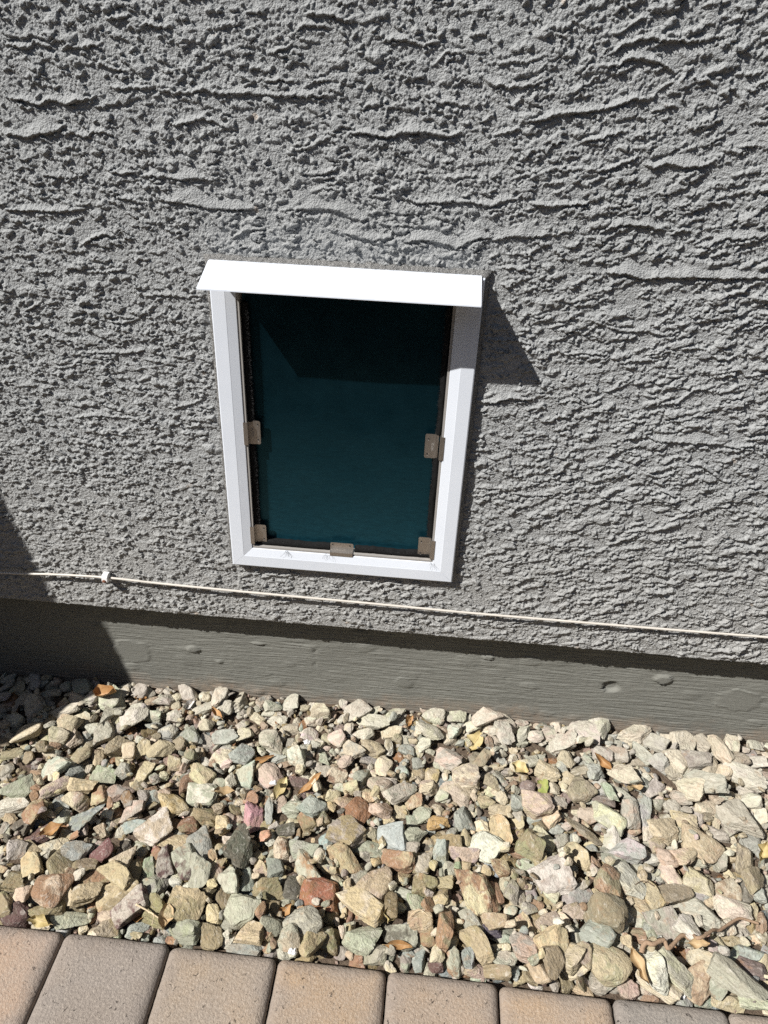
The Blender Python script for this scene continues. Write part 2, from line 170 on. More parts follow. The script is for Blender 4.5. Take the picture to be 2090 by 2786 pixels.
1158,326,285,154,3477,-283,75,119,1,-14,7,0,-1,1452,417,157,103,2114,-4024,-294,118,15,12,0,12,-1,1047,373,291,211,-1055,-728,36,97,-3,4,-70,12,-1,
1172,391,205,138,1293,-1317,-19,117,11,24,5,7,-1,1488,267,204,123,5235,-3103,-113,1,118,7,-23,11,-1,10891,379,265,180,-4455,-2095,-126,40,-59,78,-57,0,-1,
1139,383,258,183,2349,-200,144,3,119,7,10,0,-1,1142,305,291,219,4080,18,168,119,7,-15,8,0,-1,1274,295,281,195,5835,-921,-4,119,0,16,7,1,-1,
1288,317,274,165,5175,-1340,30,117,22,12,4,4,-1,1491,604,305,156,6859,-2964,-180,98,10,-8,-68,3,-1,1000,496,241,133,-4378,361,166,102,11,1,-61,4,-1,
1294,388,291,177,7931,-1040,-77,3,-120,-7,6,11,-1,1342,463,311,162,5326,-2407,-126,116,10,4,-29,3,-1,5670,339,272,187,1619,-4064,-239,100,-11,19,-62,0,-1,
6400,302,283,148,10093,-1528,-152,80,0,-10,89,0,-1,10595,317,243,139,-5926,-594,49,110,-12,13,-44,12,-1,1209,330,293,200,4557,-1777,-156,19,-118,-8,-12,1,-1,
1265,498,336,212,9732,-378,100,74,-8,5,-94,0,-1,1408,363,279,203,2548,-2873,-156,16,-117,-4,19,11,-1,1424,513,199,136,3253,-3006,-200,115,6,-21,-26,3,-1,
1516,565,278,139,5786,-3953,-118,113,33,-16,17,1,11,6376,223,188,121,-231,-4116,-276,105,-8,12,-57,4,-1,15179,238,207,140,3677,-3307,13,64,17,19,98,5,-1,
1038,494,242,177,-1792,-232,141,119,14,-8,-5,3,-1,1382,247,233,174,-309,-3207,-212,3,-119,-7,-9,14,-1,6334,333,249,181,-5258,-590,-7,95,13,-6,-72,4,-1,
10586,312,251,143,9206,-2201,-177,110,43,2,21,3,0,11037,254,202,133,9995,-3077,-198,81,13,-13,86,1,12,1061,356,248,132,-3985,-1527,-150,1,104,-61,1,11,-1,
1330,293,279,190,7473,-1854,-24,11,-119,-5,14,2,9,1453,233,176,122,3385,-4036,-263,2,87,-82,-9,11,-1,10965,318,248,114,-5360,-1447,-111,18,20,-9,116,12,-1,
1025,404,256,199,-3046,52,176,9,99,67,-1,0,-1,1045,315,270,204,-1345,-212,99,119,10,9,6,0,-1,1194,285,247,187,3868,-1246,-85,117,12,-23,9,3,-1,
5743,285,205,156,1473,-3391,-241,23,-7,13,117,3,-1,6441,294,216,182,-1809,-2530,-181,37,23,2,112,1,-1,10830,282,230,168,-4371,-1570,-138,12,-14,7,-118,1,-1,
1109,565,274,176,-2720,-2128,-75,13,-108,50,-1,4,-1,1184,449,257,144,2176,-1565,-132,15,-114,-22,25,2,-1,5829,380,271,126,2011,-2666,-207,71,3,-7,96,3,2,
1239,309,280,150,5595,96,208,2,-119,-7,-10,0,-1,6079,298,268,115,-5376,-1164,-118,30,-4,1,-116,3,-1,1162,292,250,189,2091,-830,52,118,9,-17,8,9,-1,
1431,245,231,133,4002,-2598,-127,8,-119,-6,13,3,-1,6349,351,262,189,960,-2957,-196,54,10,20,-105,2,9,11004,269,256,178,-3892,-3015,-165,33,87,65,38,11,-1,
15228,234,202,112,6941,-3598,104,42,-5,21,-110,2,1,1175,384,277,136,3675,-848,-34,5,-86,84,-1,2,16,1268,483,343,225,6370,-501,39,5,-118,-14,-12,12,-1,
5906,300,258,200,-4092,-1868,-135,92,4,-2,-77,0,3,10964,241,167,108,8768,-4117,-251,13,35,8,114,0,-1,1241,337,297,206,5838,187,167,4,118,-21,-4,9,-1,
1355,331,267,175,-1052,-2753,-181,119,9,-6,7,3,-1,1535,456,216,158,8299,-3234,-209,119,17,5,-5,2,-1,10769,278,180,126,10153,-3305,-143,65,93,27,29,12,1,
10824,268,184,140,9426,-2154,-180,64,2,-12,101,0,3,1293,276,232,172,7730,-1014,-78,34,-115,-3,11,11,-1,1440,401,169,116,4770,-3563,-178,118,21,2,3,3,-1,
1480,445,211,155,8700,-2483,-68,77,-4,-2,-92,13,-1,10919,302,224,109,10220,-3005,-220,117,-3,18,-19,2,3,15191,237,173,106,1194,-3649,32,98,23,14,63,5,-1,
1021,415,354,198,-3067,-439,13,113,22,3,-32,1,-1,1278,558,270,148,7023,-865,28,112,-7,-9,-42,3,-1,1526,395,297,221,7299,-4030,-210,10,-97,69,15,4,-1,
1543,326,149,106,5925,-4118,-272,119,-10,0,-9,2,-1,5750,306,224,194,9241,-1960,-138,59,-6,2,-104,3,-1,6046,307,245,140,-4651,-2251,-179,63,-6,8,-102,2,9,
10480,363,268,182,10525,-2939,-133,86,-31,-6,-78,5,-1,1160,349,226,135,3180,-437,53,14,-119,7,7,4,-1,1433,404,191,131,4744,-2914,-114,4,90,-80,5,5,-1,
5602,291,232,122,9113,-2696,-207,4,6,-16,-119,2,-1,5780,314,232,126,-3538,-3969,-264,96,-8,-4,72,5,-1,1250,492,304,204,9366,4,139,2,117,23,-7,12,-1,
1289,313,223,171,5917,-1170,-28,17,-119,6,5,11,-1,1389,597,279,190,-1116,-3843,-208,4,-118,8,-21,9,7,5806,271,195,101,-3185,-3160,-235,119,7,5,11,11,-1,
10559,296,217,178,10470,-355,25,108,49,18,3,2,-1,10717,260,194,146,-3754,-3881,-236,104,56,-17,-10,5,-1,1052,319,289,152,-585,-597,-26,15,-119,-7,2,11,-1,
1183,394,317,202,2552,-1378,-109,95,-8,-5,-73,2,-1,1508,463,217,157,5895,-3520,-122,7,-84,83,17,3,-1,5756,362,251,185,6708,-3526,-207,7,12,-25,117,11,-1,
10948,248,205,131,-5204,-2700,-193,18,-17,-22,-115,3,-1,11041,338,295,205,-4784,-1217,-88,65,98,-1,-23,5,-1,1138,613,447,218,5006,344,173,11,109,-47,-16,9,0,
1226,321,233,133,3358,-2333,-75,25,-117,-6,-1,11,-1,1451,229,198,141,2440,-3983,-274,12,-119,-6,7,11,-1,1455,231,194,108,3811,-4066,-161,116,25,-13,9,7,-1,
1485,437,301,178,5062,-2877,-127,88,-12,7,-80,11,-1,1486,542,199,137,5575,-2861,-210,101,9,-8,-64,12,-1,1534,566,429,234,7994,-3387,-189,103,8,10,-60,2,-1,
10601,379,239,208,-4858,-1811,-144,111,2,-9,-44,1,12,1196,262,247,176,4938,-1192,-70,24,-117,-5,9,1,-1,1208,281,216,157,4280,-2039,-70,22,-84,83,0,2,-1,
1366,355,205,146,309,-3052,-103,98,13,8,-67,9,-1,5957,357,276,166,-1148,-1837,-127,112,20,32,23,4,0,6362,294,278,141,8967,-3462,-230,4,5,-4,120,0,-1,
15222,227,175,131,1903,-2702,71,98,18,-22,62,1,-1,1173,342,221,118,1701,-993,-66,118,22,5,6,11,-1,1313,343,306,169,5854,-1642,-169,119,5,-1,-18,4,-1,
10558,337,268,215,-6363,390,155,77,-38,-8,-83,0,-1,10714,423,268,163,11197,-1554,-96,103,15,-23,54,3,-1,1014,377,332,238,-3301,-71,109,26,-117,-6,2,1,-1,
1272,362,251,136,5486,-426,70,116,0,-3,30,3,-1,1332,403,267,176,7329,-2068,-63,120,-7,-7,1,14,-1,1182,283,270,170,1948,-1510,-38,23,-117,-5,7,1,-1,
1300,508,396,205,8830,-1216,-49,99,4,10,-66,3,-1,1439,416,188,146,4631,-3501,-115,120,-4,2,1,18,-1,6124,343,240,154,-4659,162,86,105,-8,11,-57,2,2,
1121,385,278,172,-2159,-2560,-149,113,40,-6,-10,11,-1,10482,317,208,137,1056,-1707,-156,95,2,11,-72,9,-1,1085,325,226,167,77,-1427,-7,95,15,-6,-71,0,-1,
1161,345,287,182,2492,-684,-38,1,-119,6,10,11,-1,1221,274,209,141,2669,-2127,-72,117,9,25,5,1,-1,5653,268,235,145,-2959,-4087,-256,26,0,-8,117,1,-1,
6430,284,239,111,6831,-3996,-269,115,-5,-5,32,9,0,1306,284,244,124,5173,-1616,-156,117,15,-22,10,2,-1,6260,342,219,190,-4373,-2458,-183,77,12,-11,-90,11,-1,
1258,565,180,115,7565,-175,27,10,-119,-6,7,12,-1,1291,429,213,113,6701,-1118,44,118,-5,-6,-20,7,-1,5601,266,218,165,-6252,-284,18,94,-7,-4,75,0,-1,
5996,204,159,128,3164,-4122,-260,64,-1,-3,102,0,1,6118,364,218,203,9776,-694,-15,87,15,0,-81,2,-1,6270,273,235,112,5493,-4084,-268,115,4,12,-31,11,1,
6428,336,227,176,10604,-932,-58,40,-5,-22,-111,12,2,10701,309,262,196,-4854,-935,-48,10,20,42,-110,2,2,15531,239,190,88,-4467,-2714,-122,110,31,30,18,12,-1,
1156,357,169,130,2841,-404,75,7,-90,78,10,14,2,1376,322,227,176,-1816,-3694,-99,12,-105,56,12,1,-1,6324,368,239,175,4908,-782,-56,102,-17,15,-59,3,9,
10594,406,335,152,-4902,107,129,93,-51,-24,51,0,3,10854,254,227,100,10542,-1460,-100,41,-16,-3,112,1,1,1055,483,261,178,-3509,-1110,50,18,105,-55,4,12,-1,
5555,275,212,140,10875,-881,-75,103,5,-7,60,13,-1,5790,253,219,167,8746,-3103,-203,46,13,5,-110,12,0,1544,290,109,59,6856,-4125,-291,8,-120,-2,-2,5,-1,
5812,320,205,154,738,-4011,-250,35,4,-17,-114,0,-1,11075,358,307,138,-6077,-1133,-85,110,-10,-33,32,0,12,15383,212,176,103,6602,-3546,46,88,10,-14,-79,2,-1,
1060,292,221,147,-3703,-1289,-99,101,18,-18,-59,12,-1,1384,341,281,197,240,-3332,-175,120,-1,0,7,12,-1,10742,275,179,120,-4300,-3026,-219,78,21,0,-89,2,-1,
1164,239,223,132,3396,-702,39,118,14,11,6,4,-1,1461,306,198,151,4767,-3715,-193,22,-118,2,-6,1,-1,15163,233,162,81,-1748,-3417,34,18,18,36,-112,0,0,
5559,282,236,166,10105,47,72,50,-9,10,-108,13,2,10758,355,299,172,10735,-2087,-155,41,-2,-6,112,3,-1,1220,417,258,179,1956,-2353,-120,93,25,6,-71,4,-1,
1348,444,299,182,-2724,-3052,-98,6,-108,49,18,2,-1,1013,294,227,138,-4276,-1110,0,9,119,7,1,12,-1,1071,240,208,109,-747,-1055,127,31,-115,-8,-5,12,-1,
1275,363,346,178,6140,-794,12,17,-109,45,-11,2,-1,1457,441,280,164,3961,-3793,-135,27,-115,-17,-9,2,-1,1502,507,366,247,6520,-3364,-106,105,20,-9,53,3,-1,
5564,320,234,194,-6001,-16,71,72,-3,18,94,11,-1,6366,228,184,133,-4723,-2934,-220,119,17,1,7,2,12,1143,335,249,182,4418,210,136,116,-2,-28,7,0,-1,
1133,448,294,187,2900,357,146,118,-15,-12,6,0,-1,1297,369,302,194,8348,-1166,-70,92,6,15,-76,11,-1,1402,356,324,173,754,-3751,-201,16,119,5,8,3,-1,
10877,257,171,93,11304,-1136,-91,95,32,-36,-54,0,0,1108,428,340,226,-2885,-2291,-87,114,18,20,-25,2,-1,1180,531,230,117,4858,-290,-10,105,17,3,-55,4,-1,
1225,225,184,137,944,-2409,-28,118,17,-12,8,5,-1,1482,296,254,184,8872,-2546,-46,118,16,-9,8,4,-1,1519,329,184,134,5155,-4054,-174,89,-17,1,-79,12,-1,
6243,266,209,145,9652,-3072,-209,99,-3,-15,-66,0,-1,6298,336,273,147,-5540,395,116,4,-6,-1,-120,3,0,6439,210,176,116,10084,-3725,-257,64,8,-5,-101,11,-1,
10464,261,193,108,-5326,-887,-85,31,7,16,-115,0,-1,1273,320,252,175,5403,-890,-60,18,-118,-6,4,7,-1,5635,296,210,132,-3305,-3437,-235,26,-11,-10,-116,3,9,
6174,372,224,162,6033,-459,3,97,4,-3,-70,4,3,10567,498,285,271,10430,-3328,-135,107,46,1,29,0,-1,11066,221,151,94,4955,-3178,-106,113,18,-6,35,0,-1,
1090,298,241,122,-1297,-1891,-22,18,98,-66,6,11,-1,11015,246,180,128,9287,-2550,-182,3,0,112,-43,4,12,1041,319,259,197,-2790,-615,24,6,-119,-8,-7,3,-1,
1102,285,247,144,531,-1689,-57,117,23,-9,8,5,-1,1410,293,254,125,3264,-2766,-218,118,-19,3,7,2,-1,1541,491,230,167,8574,-3628,-213,16,-75,90,19,2,-1,
1115,247,230,116,-3388,-2509,-150,29,-116,-5,4,2,-1,1478,485,206,143,7942,-2599,-90,10,-118,17,-13,4,-1,6346,295,235,158,9820,426,118,118,14,13,5,3,0,
6436,333,258,172,-5866,-1714,-144,8,5,-7,119,0,-1,11117,185,147,108,9482,-4126,-274,2,59,103,-20,1,-1,1231,406,227,135,6053,421,107,22,-85,82,-9,1,-1,
1320,342,180,98,7360,-1609,-40,81,6,10,-88,0,-1,1340,302,287,183,8721,-1798,-155,5,-120,-7,-3,2,-1,1484,407,220,145,5296,-2801,-203,2,-88,82,-2,4,-1,
1520,235,178,110,4939,-4033,-192,82,-1,-3,-88,4,-1,10542,280,240,107,-6079,185,116,91,60,-13,48,5,-1,10970,258,204,148,10143,-458,12,60,52,12,89,7,-1,
1002,346,236,169,-3665,234,203,100,-3,-18,-64,4,-1,1202,252,212,124,3361,-1782,-157,10,-119,-6,12,3,-1,1277,419,295,176,6658,-837,17,117,14,-25,-3,4,-1,
5686,359,226,186,304,365,117,110,8,14,44,4,9,5722,209,182,118,-61,-4094,-264,105,2,-14,-55,5,-1,15787,167,148,86,9512,-3431,-158,119,9,-10,-10,2,-1,
1377,324,240,127,-1671,-3750,-231,118,-4,15,18,12,-1,10875,257,161,119,-4057,-3740,-251,107,-9,-4,-54,1,-1,15722,228,184,95,5902,-4090,-166,112,-18,40,-2,12,5,
1019,490,210,105,-3678,-600,24,9,-94,-73,-9,12,-1,1084,343,194,120,-128,-1463,-63,20,-118,-7,-2,3,-1,1536,338,164,91,8617,-3165,-228,15,-118,-8,-16,2,-1,
5590,365,224,168,9384,-542,-17,4,7,-3,-120,0,-1,5683,276,211,150,-4241,-2682,-196,91,51,-25,-54,14,5,6397,275,182,129,10831,188,81,104,0,12,-59,7,9,
10504,258,155,90,-3454,-2988,-237,118,17,6,13,5,9,10951,215,144,90,9856,-4102,-276,55,3,-3,107,12,9,11157,230,183,114,-4049,-4099,-275,51,98,34,32,0,12,
15238,218,187,109,34,-1948,-64,115,-3,5,33,1,-1,1081,359,204,112,-891,-1399,-152,4,-98,70,-4,9,2,5776,296,251,128,-5220,315,104,44,2,-14,111,1,-1,
6148,317,226,141,5272,-674,-40,116,7,4,-29,5,12,11131,306,202,121,251,-4,47,116,2,5,-30,1,2,15605,191,140,78,5206,-3948,75,38,19,52,-99,3,-1,
15624,221,190,137,7052,-2480,33,76,-1,-1,-93,2,-1,15740,218,183,125,176,-2846,-24,93,42,6,-63,2,5,1280,307,266,203,7474,-694,46,17,-117,-9,-16,4,-1,
5661,376,259,183,4885,-2725,-178,105,-1,2,59,1,-1,6143,240,197,148,3768,-1503,-136,28,6,0,117,1,12,6407,230,203,117,8769,-3354,-233,108,3,1,53,4,-1,
10536,332,230,132,-5663,-521,-7,109,-40,-2,28,12,1,10775,253,194,122,10149,-2132,-185,91,1,-15,77,9,-1,15482,222,168,126,-1787,-2248,-97,103,48,17,-33,14,-1,
1079,271,218,137,-1250,-1509,-54,14,96,-68,18,11,-1,1335,475,257,172,8135,-2008,-94,119,18,-1,-5,3,-1,5737,279,231,150,5363,-3025,-210,70,7,4,-97,5,-1,
6390,253,179,137,4434,-4128,-266,3,6,-19,-118,3,-1,10762,279,201,133,-4879,-3374,-217,89,10,-15,78,2,-1,10866,308,188,103,-1479,-2448,-205,85,13,1,83,0,-1,
1178,470,182,106,4762,-558,-41,119,4,-3,13,2,-1,5802,231,184,140,11331,-300,14,43,8,-3,-112,5,9,5804,275,208,151,-5475,-1642,-163,65,-2,19,-99,4,-1,
5885,336,271,156,4735,-1036,-80,77,1,4,-92,1,-1,6150,260,222,101,-4742,-268,0,53,0,2,-108,5,2,15786,204,163,78,7893,-3441,-36,67,14,10,98,11,-1,
1005,463,194,112,-3957,86,132,119,5,-6,8,11,-1,1472,519,248,131,7088,-2304,-109,15,-119,5,-2,3,-1,5570,276,209,142,3744,-4124,-262,99,11,18,64,0,12,
10616,292,205,156,10479,-94,71,108,-46,-6,22,0,-1,1056,346,302,201,-3371,-1121,-91,14,-118,-5,13,1,-1,1159,274,259,164,3990,-70,55,119,10,6,7,1,-1,
5562,313,192,159,5325,-15,61,96,-71,-12,-7,3,-1,10843,319,203,130,10361,126,89,34,9,-23,-112,0,0,1119,262,227,124,-2330,-2663,-175,10,-119,-8,-12,1,2,
1153,268,203,135,1664,-754,3,18,-89,77,20,3,-1,1252,487,290,183,8747,-234,199,107,32,1,44,2,-1,1497,321,278,140,8679,-2783,-165,119,17,-5,7,2,-1,
5800,326,222,165,7617,-3493,-217,91,11,4,-78,4,1,6411,291,208,126,-5623,-256,-3,79,-11,10,-90,1,2,10660,256,199,148,11039,157,80,7,119,17,-5,2,0,
1011,273,191,150,-4435,-765,92,17,119,8,-4,11,-1,1147,277,203,153,1286,1,110,12,-119,-7,0,9,0,1466,342,277,189,1254,-3872,-187,118,15,-3,-13,5,2,
5818,293,212,116,-1695,-4075,-267,89,1,2,80,4,-1,6175,258,183,159,-5535,-850,-62,66,24,-32,-92,7,-1,15312,215,132,77,4892,-3471,81,10,-32,3,115,1,2,
15411,168,131,82,7932,-3605,200,115,29,-15,-14,11,-1,15653,239,200,148,2035,-87,128,65,37,35,-88,0,1,1118,377,198,137,-2845,-2498,-191,16,-119,-7,0,4,-1,
5986,312,235,109,8627,-2189,-188,68,-8,-11,98,2,9,6127,191,155,96,-1238,-4122,-276,12,11,-1,-119,1,-1,10605,270,222,107,302,-1900,-168,45,9,29,107,12,-1,
10887,343,288,146,-6020,-1626,-51,87,-36,-6,74,12,0,1062,286,180,115,-3577,-1354,-150,32,-115,-6,0,7,11,1364,255,193,126,-725,-2862,-77,16,-97,67,-14,5,-1,
1539,376,176,113,7578,-4101,-256,7,119,-4,8,3,-1,5569,272,233,128,1450,-1378,-135,60,5,4,104,7,-1,5781,273,209,109,10016,-2887,-219,73,3,2,-95,3,-1,
6051,309,226,171,3446,-836,-55,54,24,23,102,12,-1,6302,320,226,183,-4968,344,132,105,-5,2,58,0,-1,11079,245,156,108,9579,-1586,-154,32,-112,19,-20,3,-1,
15639,168,146,97,3151,-3958,-83,119,2,-9,-11,11,0,5784,264,209,145,-1038,-137,42,88,-1,2,-82,9,5,10625,306,238,133,-5112,-60,93,65,-74,56,-39,2,-1,
1010,282,230,112,-4774,-117,144,118,-2,-20,7,11,-1,1436,341,197,139,4179,-3461,-233,12,-85,81,24,2,16,5925,279,272,116,-4582,-1868,-171,97,7,0,71,13,-1,
6142,259,206,139,10688,14,55,97,6,8,71,1,12,10544,255,223,116,-5610,-2134,-140,37,-63,86,41,12,-1,10655,297,208,148,-4883,-1375,-105,27,116,-15,-6,9,-1,
10972,244,215,94,-4397,-3404,-214,4,-116,-5,-30,0,-1,11114,244,150,131,10847,-175,45,80,45,-32,-71,14,-1,15684,240,175,88,9662,-901,80,10,29,-43,108,0,12,
1089,283,226,134,-1509,-1650,-102,120,1,6,7,12,-1,1169,266,201,152,1287,-1060,30,92,-2,-8,-77,1,-1,1314,320,196,133,7132,-1553,-76,21,-118,-6,0,2,5,
5746,220,147,123,9084,-3001,-214,106,47,28,8,2,2,5870,358,261,187,5177,-1433,-115,104,6,-4,-59,11,-1,5937,264,189,121,9687,-1225,-121,119,-12,-8,10,0,-1,
15357,212,186,92,4586,-2570,-112,117,3,-5,-27,2,1,15710,227,141,105,-4091,-2601,90,119,0,5,-13,2,-1,6310,249,209,140,5042,-4078,-253,90,-4,-5,80,2,-1,
6351,233,166,95,9671,-2181,-206,93,11,-7,-75,2,12,11133,255,181,90,-3374,-3253,-245,62,0,1,103,0,-1,1006,433,292,195,-4291,-167,125,118,6,-18,8,11,-1,
1166,290,249,123,3108,-861,-40,17,-117,-10,-20,4,-1,5813,313,256,204,997,-2354,-150,100,-2,1,-66,14,12,5864,261,161,128,10315,-1510,-149,120,0,-8,-2,11,0,
5913,306,233,179,9937,-336,12,111,4,-11,43,3,9,6163,185,142,109,9210,-3251,-235,119,-8,-16,0,13,2,6413,242,225,107,-5066,-1237,-132,52,-3,11,-108,0,12,
10678,172,151,77,8647,-4133,-274,113,14,20,33,2,-1,15006,234,142,59,2627,-2534,-80,19,32,-51,102,0,-1,15807,237,169,82,6326,-2408,-14,65,-21,-14,97,0,-1,
1487,371,243,149,5605,-2789,-120,20,-106,51,-9,1,-1,5880,239,174,126,10668,406,103,53,12,-29,103,2,-1,6244,209,203,138,10299,-2524,-194,119,-5,-7,-16,3,0,
15514,230,196,97,1871,-1982,-21,12,31,-2,115,2,-1,15555,174,152,77,7778,-3122,56,72,34,-3,90,0,-1,15701,168,142,78,9928,-2341,-147,84,18,-44,71,0,-1,
1323,411,254,189,5177,-2171,-118,0,119,-11,7,5,-1,5553,254,195,140,3398,-3882,-244,20,-7,5,118,4,5,5589,245,217,148,-5708,-698,-40,30,-7,30,112,0,0,
5618,238,225,153,-4333,-1861,-156,116,17,6,-25,4,-1,5677,333,260,201,4855,53,93,55,24,-1,104,1,-1,6093,279,264,138,-7076,-34,49,83,6,-4,-87,3,-1,
6131,264,224,133,-5593,38,59,78,6,-13,90,0,-1,6287,331,234,157,-6465,-271,24,73,-11,16,93,2,-1,10563,217,201,122,-3114,-3425,-214,4,-15,109,-48,11,2,
10571,242,171,126,-4961,-414,-14,69,12,0,-97,0,-1,10927,185,119,80,8930,-4066,-285,6,53,-107,-5,2,-1,15630,211,166,111,334,-3319,-24,113,-10,-13,-37,2,-1,
5619,330,232,131,11401,-961,-99,74,-10,8,-94,12,-1,5772,339,224,171,9914,-1331,-111,71,14,-9,95,11,-1,6329,316,233,129,-6346,-1047,-97,114,-7,5,-37,0,-1,
6398,277,184,101,10882,-1513,-163,120,5,-3,-8,5,-1,15326,230,147,100,4898,-2232,82,3,-51,-8,108,1,0,15498,239,205,117,4716,-102,127,85,11,36,-76,5,0,
1242,580,212,116,6950,246,107,116,17,-12,23,4,-1,5637,264,200,113,-5856,186,74,118,5,-6,19,1,-1,5760,296,226,123,10450,-3067,-229,66,-2,5,100,5,3,
6250,379,231,181,-1940,-1247,-96,120,3,2,-5,2,-1,6443,220,179,107,888,-2656,-210,114,5,-3,-36,2,-1,15180,168,138,86,3819,-3432,186,11,-6,22,-117,3,0,
1362,301,261,199,285,-2685,-150,114,33,20,0,2,-1,1391,348,167,93,-1395,-3784,-259,104,8,13,-58,5,-1,1427,368,319,237,3947,-3200,-179,118,8,-17,8,1,-1,
1507,461,216,112,5348,-3331,-224,87,-11,13,-81,2,-1,15549,181,161,80,3749,-2602,-42,104,15,-4,-58,2,-1,5768,210,139,90,8496,-4130,-279,38,6,-2,114,1,1,
15664,236,187,107,1947,-1757,18,74,-25,-14,-90,2,-1,15704,217,122,65,-3230,-2861,141,93,34,-18,66,11,-1,5663,355,233,189,482,-957,-74,85,-23,-8,81,2,-1,
6218,232,195,110,10992,359,99,108,3,7,-51,0,-1,15239,167,148,74,-2976,-3645,-138,80,15,-32,82,0,2,15418,191,148,73,-3400,-3331,-146,72,41,11,-86,2,-1,
15634,232,144,66,2682,-1458,141,91,0,-16,76,2,-1,1465,256,196,148,1377,-4016,-267,120,0,3,6,5,2,5679,237,192,113,-6691,-475,-26,52,-7,-11,107,1,-1,
5712,301,201,110,10965,-338,-9,75,-5,1,-94,4,-1,10748,253,164,150,-5092,-1713,-161,11,52,-107,-10,12,-1,15232,167,149,106,-2530,-2734,-39,17,19,-9,-117,1,-1,
15652,209,146,88,-3123,-2145,35,38,32,-21,107,5,-1,15662,221,197,126,-1663,-2164,-161,53,-12,24,104,5,-1,1080,242,180,130,-1147,-1369,-101,98,-8,-5,-69,1,-1,
6219,282,207,161,3217,-3245,-209,119,1,2,-17,1,-1,6251,256,155,101,9909,-2610,-210,115,7,1,-34,9,12,6305,290,181,149,9135,-3632,-241,13,4,-58,-104,0,-1,
6435,292,217,133,913,-2119,-179,28,-10,10,-116,2,-1,15011,196,116,83,9023,-2641,-106,105,41,-13,38,4,-1,15071,207,179,79,-497,-92,161,111,27,14,35,11,0,
15494,228,169,118,-1283,-2770,-100,43,-14,14,110,13,-1,15636,174,150,99,5130,-2752,-51,102,8,4,-63,12,12,1421,302,185,98,2468,-3401,-237,96,2,14,-71,5,-1,
5814,267,227,134,9903,-1822,-163,109,6,1,-50,0,5,6213,229,178,154,-4372,-1395,-132,107,-51,3,-18,2,-1,10481,290,194,95,-6751,36,59,106,-19,10,-52,9,-1,
1032,359,208,134,-851,342,217,96,-17,10,-70,1,-1,1230,315,180,102,5376,437,136,6,-119,-7,6,9,0,5765,258,215,149,4464,-401,3,117,-12,-2,22,12,-1,
5964,301,202,146,264,-237,23,49,-7,2,109,5,-1,6099,312,209,98,10237,-1252,-133,100,-9,5,-66,2,1,10463,293,179,130,-5788,388,107,95,-11,5,-73,0,-1,
10749,155,138,80,10359,-2892,-233,41,7,12,-112,1,-1,10771,276,214,128,11365,-100,40,120,-3,3,-2,2,-1,10784,300,242,165,-5206,-201,50,71,1,87,42,0,2,
11210,216,166,133,9449,-1420,-137,108,-5,-4,-53,12,-1,15138,178,139,78,1668,-3043,-90,111,31,11,-32,12,1,15641,184,148,82,7189,-2333,61,27,-6,1,117,0,12,
1004,308,204,127,-3192,429,106,27,-99,61,6,11,-1,1043,289,218,137,-2322,-566,47,11,-99,65,-11,11,-1,5861,358,252,181,9045,-2438,-170,87,-11,4,-82,0,-1,
5954,258,165,134,5173,-1014,-83,53,53,12,93,3,-1,6090,248,237,114,5263,-4081,-279,101,-6,6,-64,14,-1,10886,241,173,101,8847,-3174,-194,88,7,75,-30,12,-1,
15087,205,182,75,2987,-256,139,114,15,28,-17,2,-1,15784,216,157,80,-3874,-3823,-161,85,-29,-2,80,1,-1,1028,356,218,171,-2079,316,126,119,-5,14,8,0,-1,
5658,313,249,175,4124,-4068,-245,101,9,7,63,0,-1,6182,212,162,135,11209,298,104,103,6,-2,-61,12,-1,6421,241,173,93,-4854,-3221,-238,118,12,3,-20,5,9,
10779,311,231,113,10416,-1740,-154,108,48,-4,21,5,3,11143,192,143,123,10026,-1703,-161,106,-15,-30,-45,2,-1,15177,232,149,87,-5553,-2321,-108,116,24,-14,7,4,-1,
15324,163,131,77,-3207,-3622,-154,106,27,19,45,4,-1,5873,287,218,100,-5471,-2542,-208,109,-11,-10,48,3,12,6018,216,187,118,-1413,107,66,63,2,-16,101,2,2,
6092,246,183,101,-5376,-302,-6,119,-2,10,-4,3,9,6323,248,192,107,1110,-1453,-160,51,2,-11,-108,12,3,10736,298,197,169,-5074,-1896,-152,3,-3,-16,119,0,-1,
15252,178,146,108,8602,-1319,1,98,-5,-30,62,2,-1,15705,218,144,60,-1808,-2130,36,89,57,-5,-57,5,-1,15804,157,124,66,8415,-3283,-89,102,19,-10,-59,1,-1,
1150,270,170,94,1423,-531,68,117,25,9,5,0,-1,1326,426,205,129,6468,-1861,-136,118,17,-7,13,2,-1,1343,293,229,167,6395,-2288,-134,8,-83,85,16,5,-1,
5933,203,142,84,-1448,-4025,-277,107,-7,-1,-53,1,2,6202,265,213,130,-6515,68,55,65,16,-22,97,11,-1,6383,301,250,156,-1899,146,90,115,-17,-7,29,5,-1,
10786,231,183,111,11154,-1123,-101,113,27,-15,24,11,1,15121,200,145,76,2828,-2641,-44,37,-24,-1,-112,2,-1,15682,193,119,62,6136,-2684,-20,95,29,-8,67,11,12,
1100,341,242,145,429,-2111,-178,94,2,15,-73,11,9,5629,208,180,102,9358,-3949,-265,12,-5,10,-119,2,9,6154,308,192,125,1684,-300,9,118,-4,7,-20,2,-1,
6294,186,141,106,11054,-891,-85,73,0,-4,95,9,2,10455,222,186,79,9792,-2894,-194,3,-4,-51,-109,1,-1,10492,208,154,118,-3060,-3658,-215,102,28,11,-56,3,12,
10790,183,134,81,-3102,-3297,-253,15,-117,-19,3,2,5,15086,233,157,64,-817,-1213,-48,72,50,21,79,9,5,15114,183,104,65,2424,-3810,-21,95,18,26,-66,0,-1,
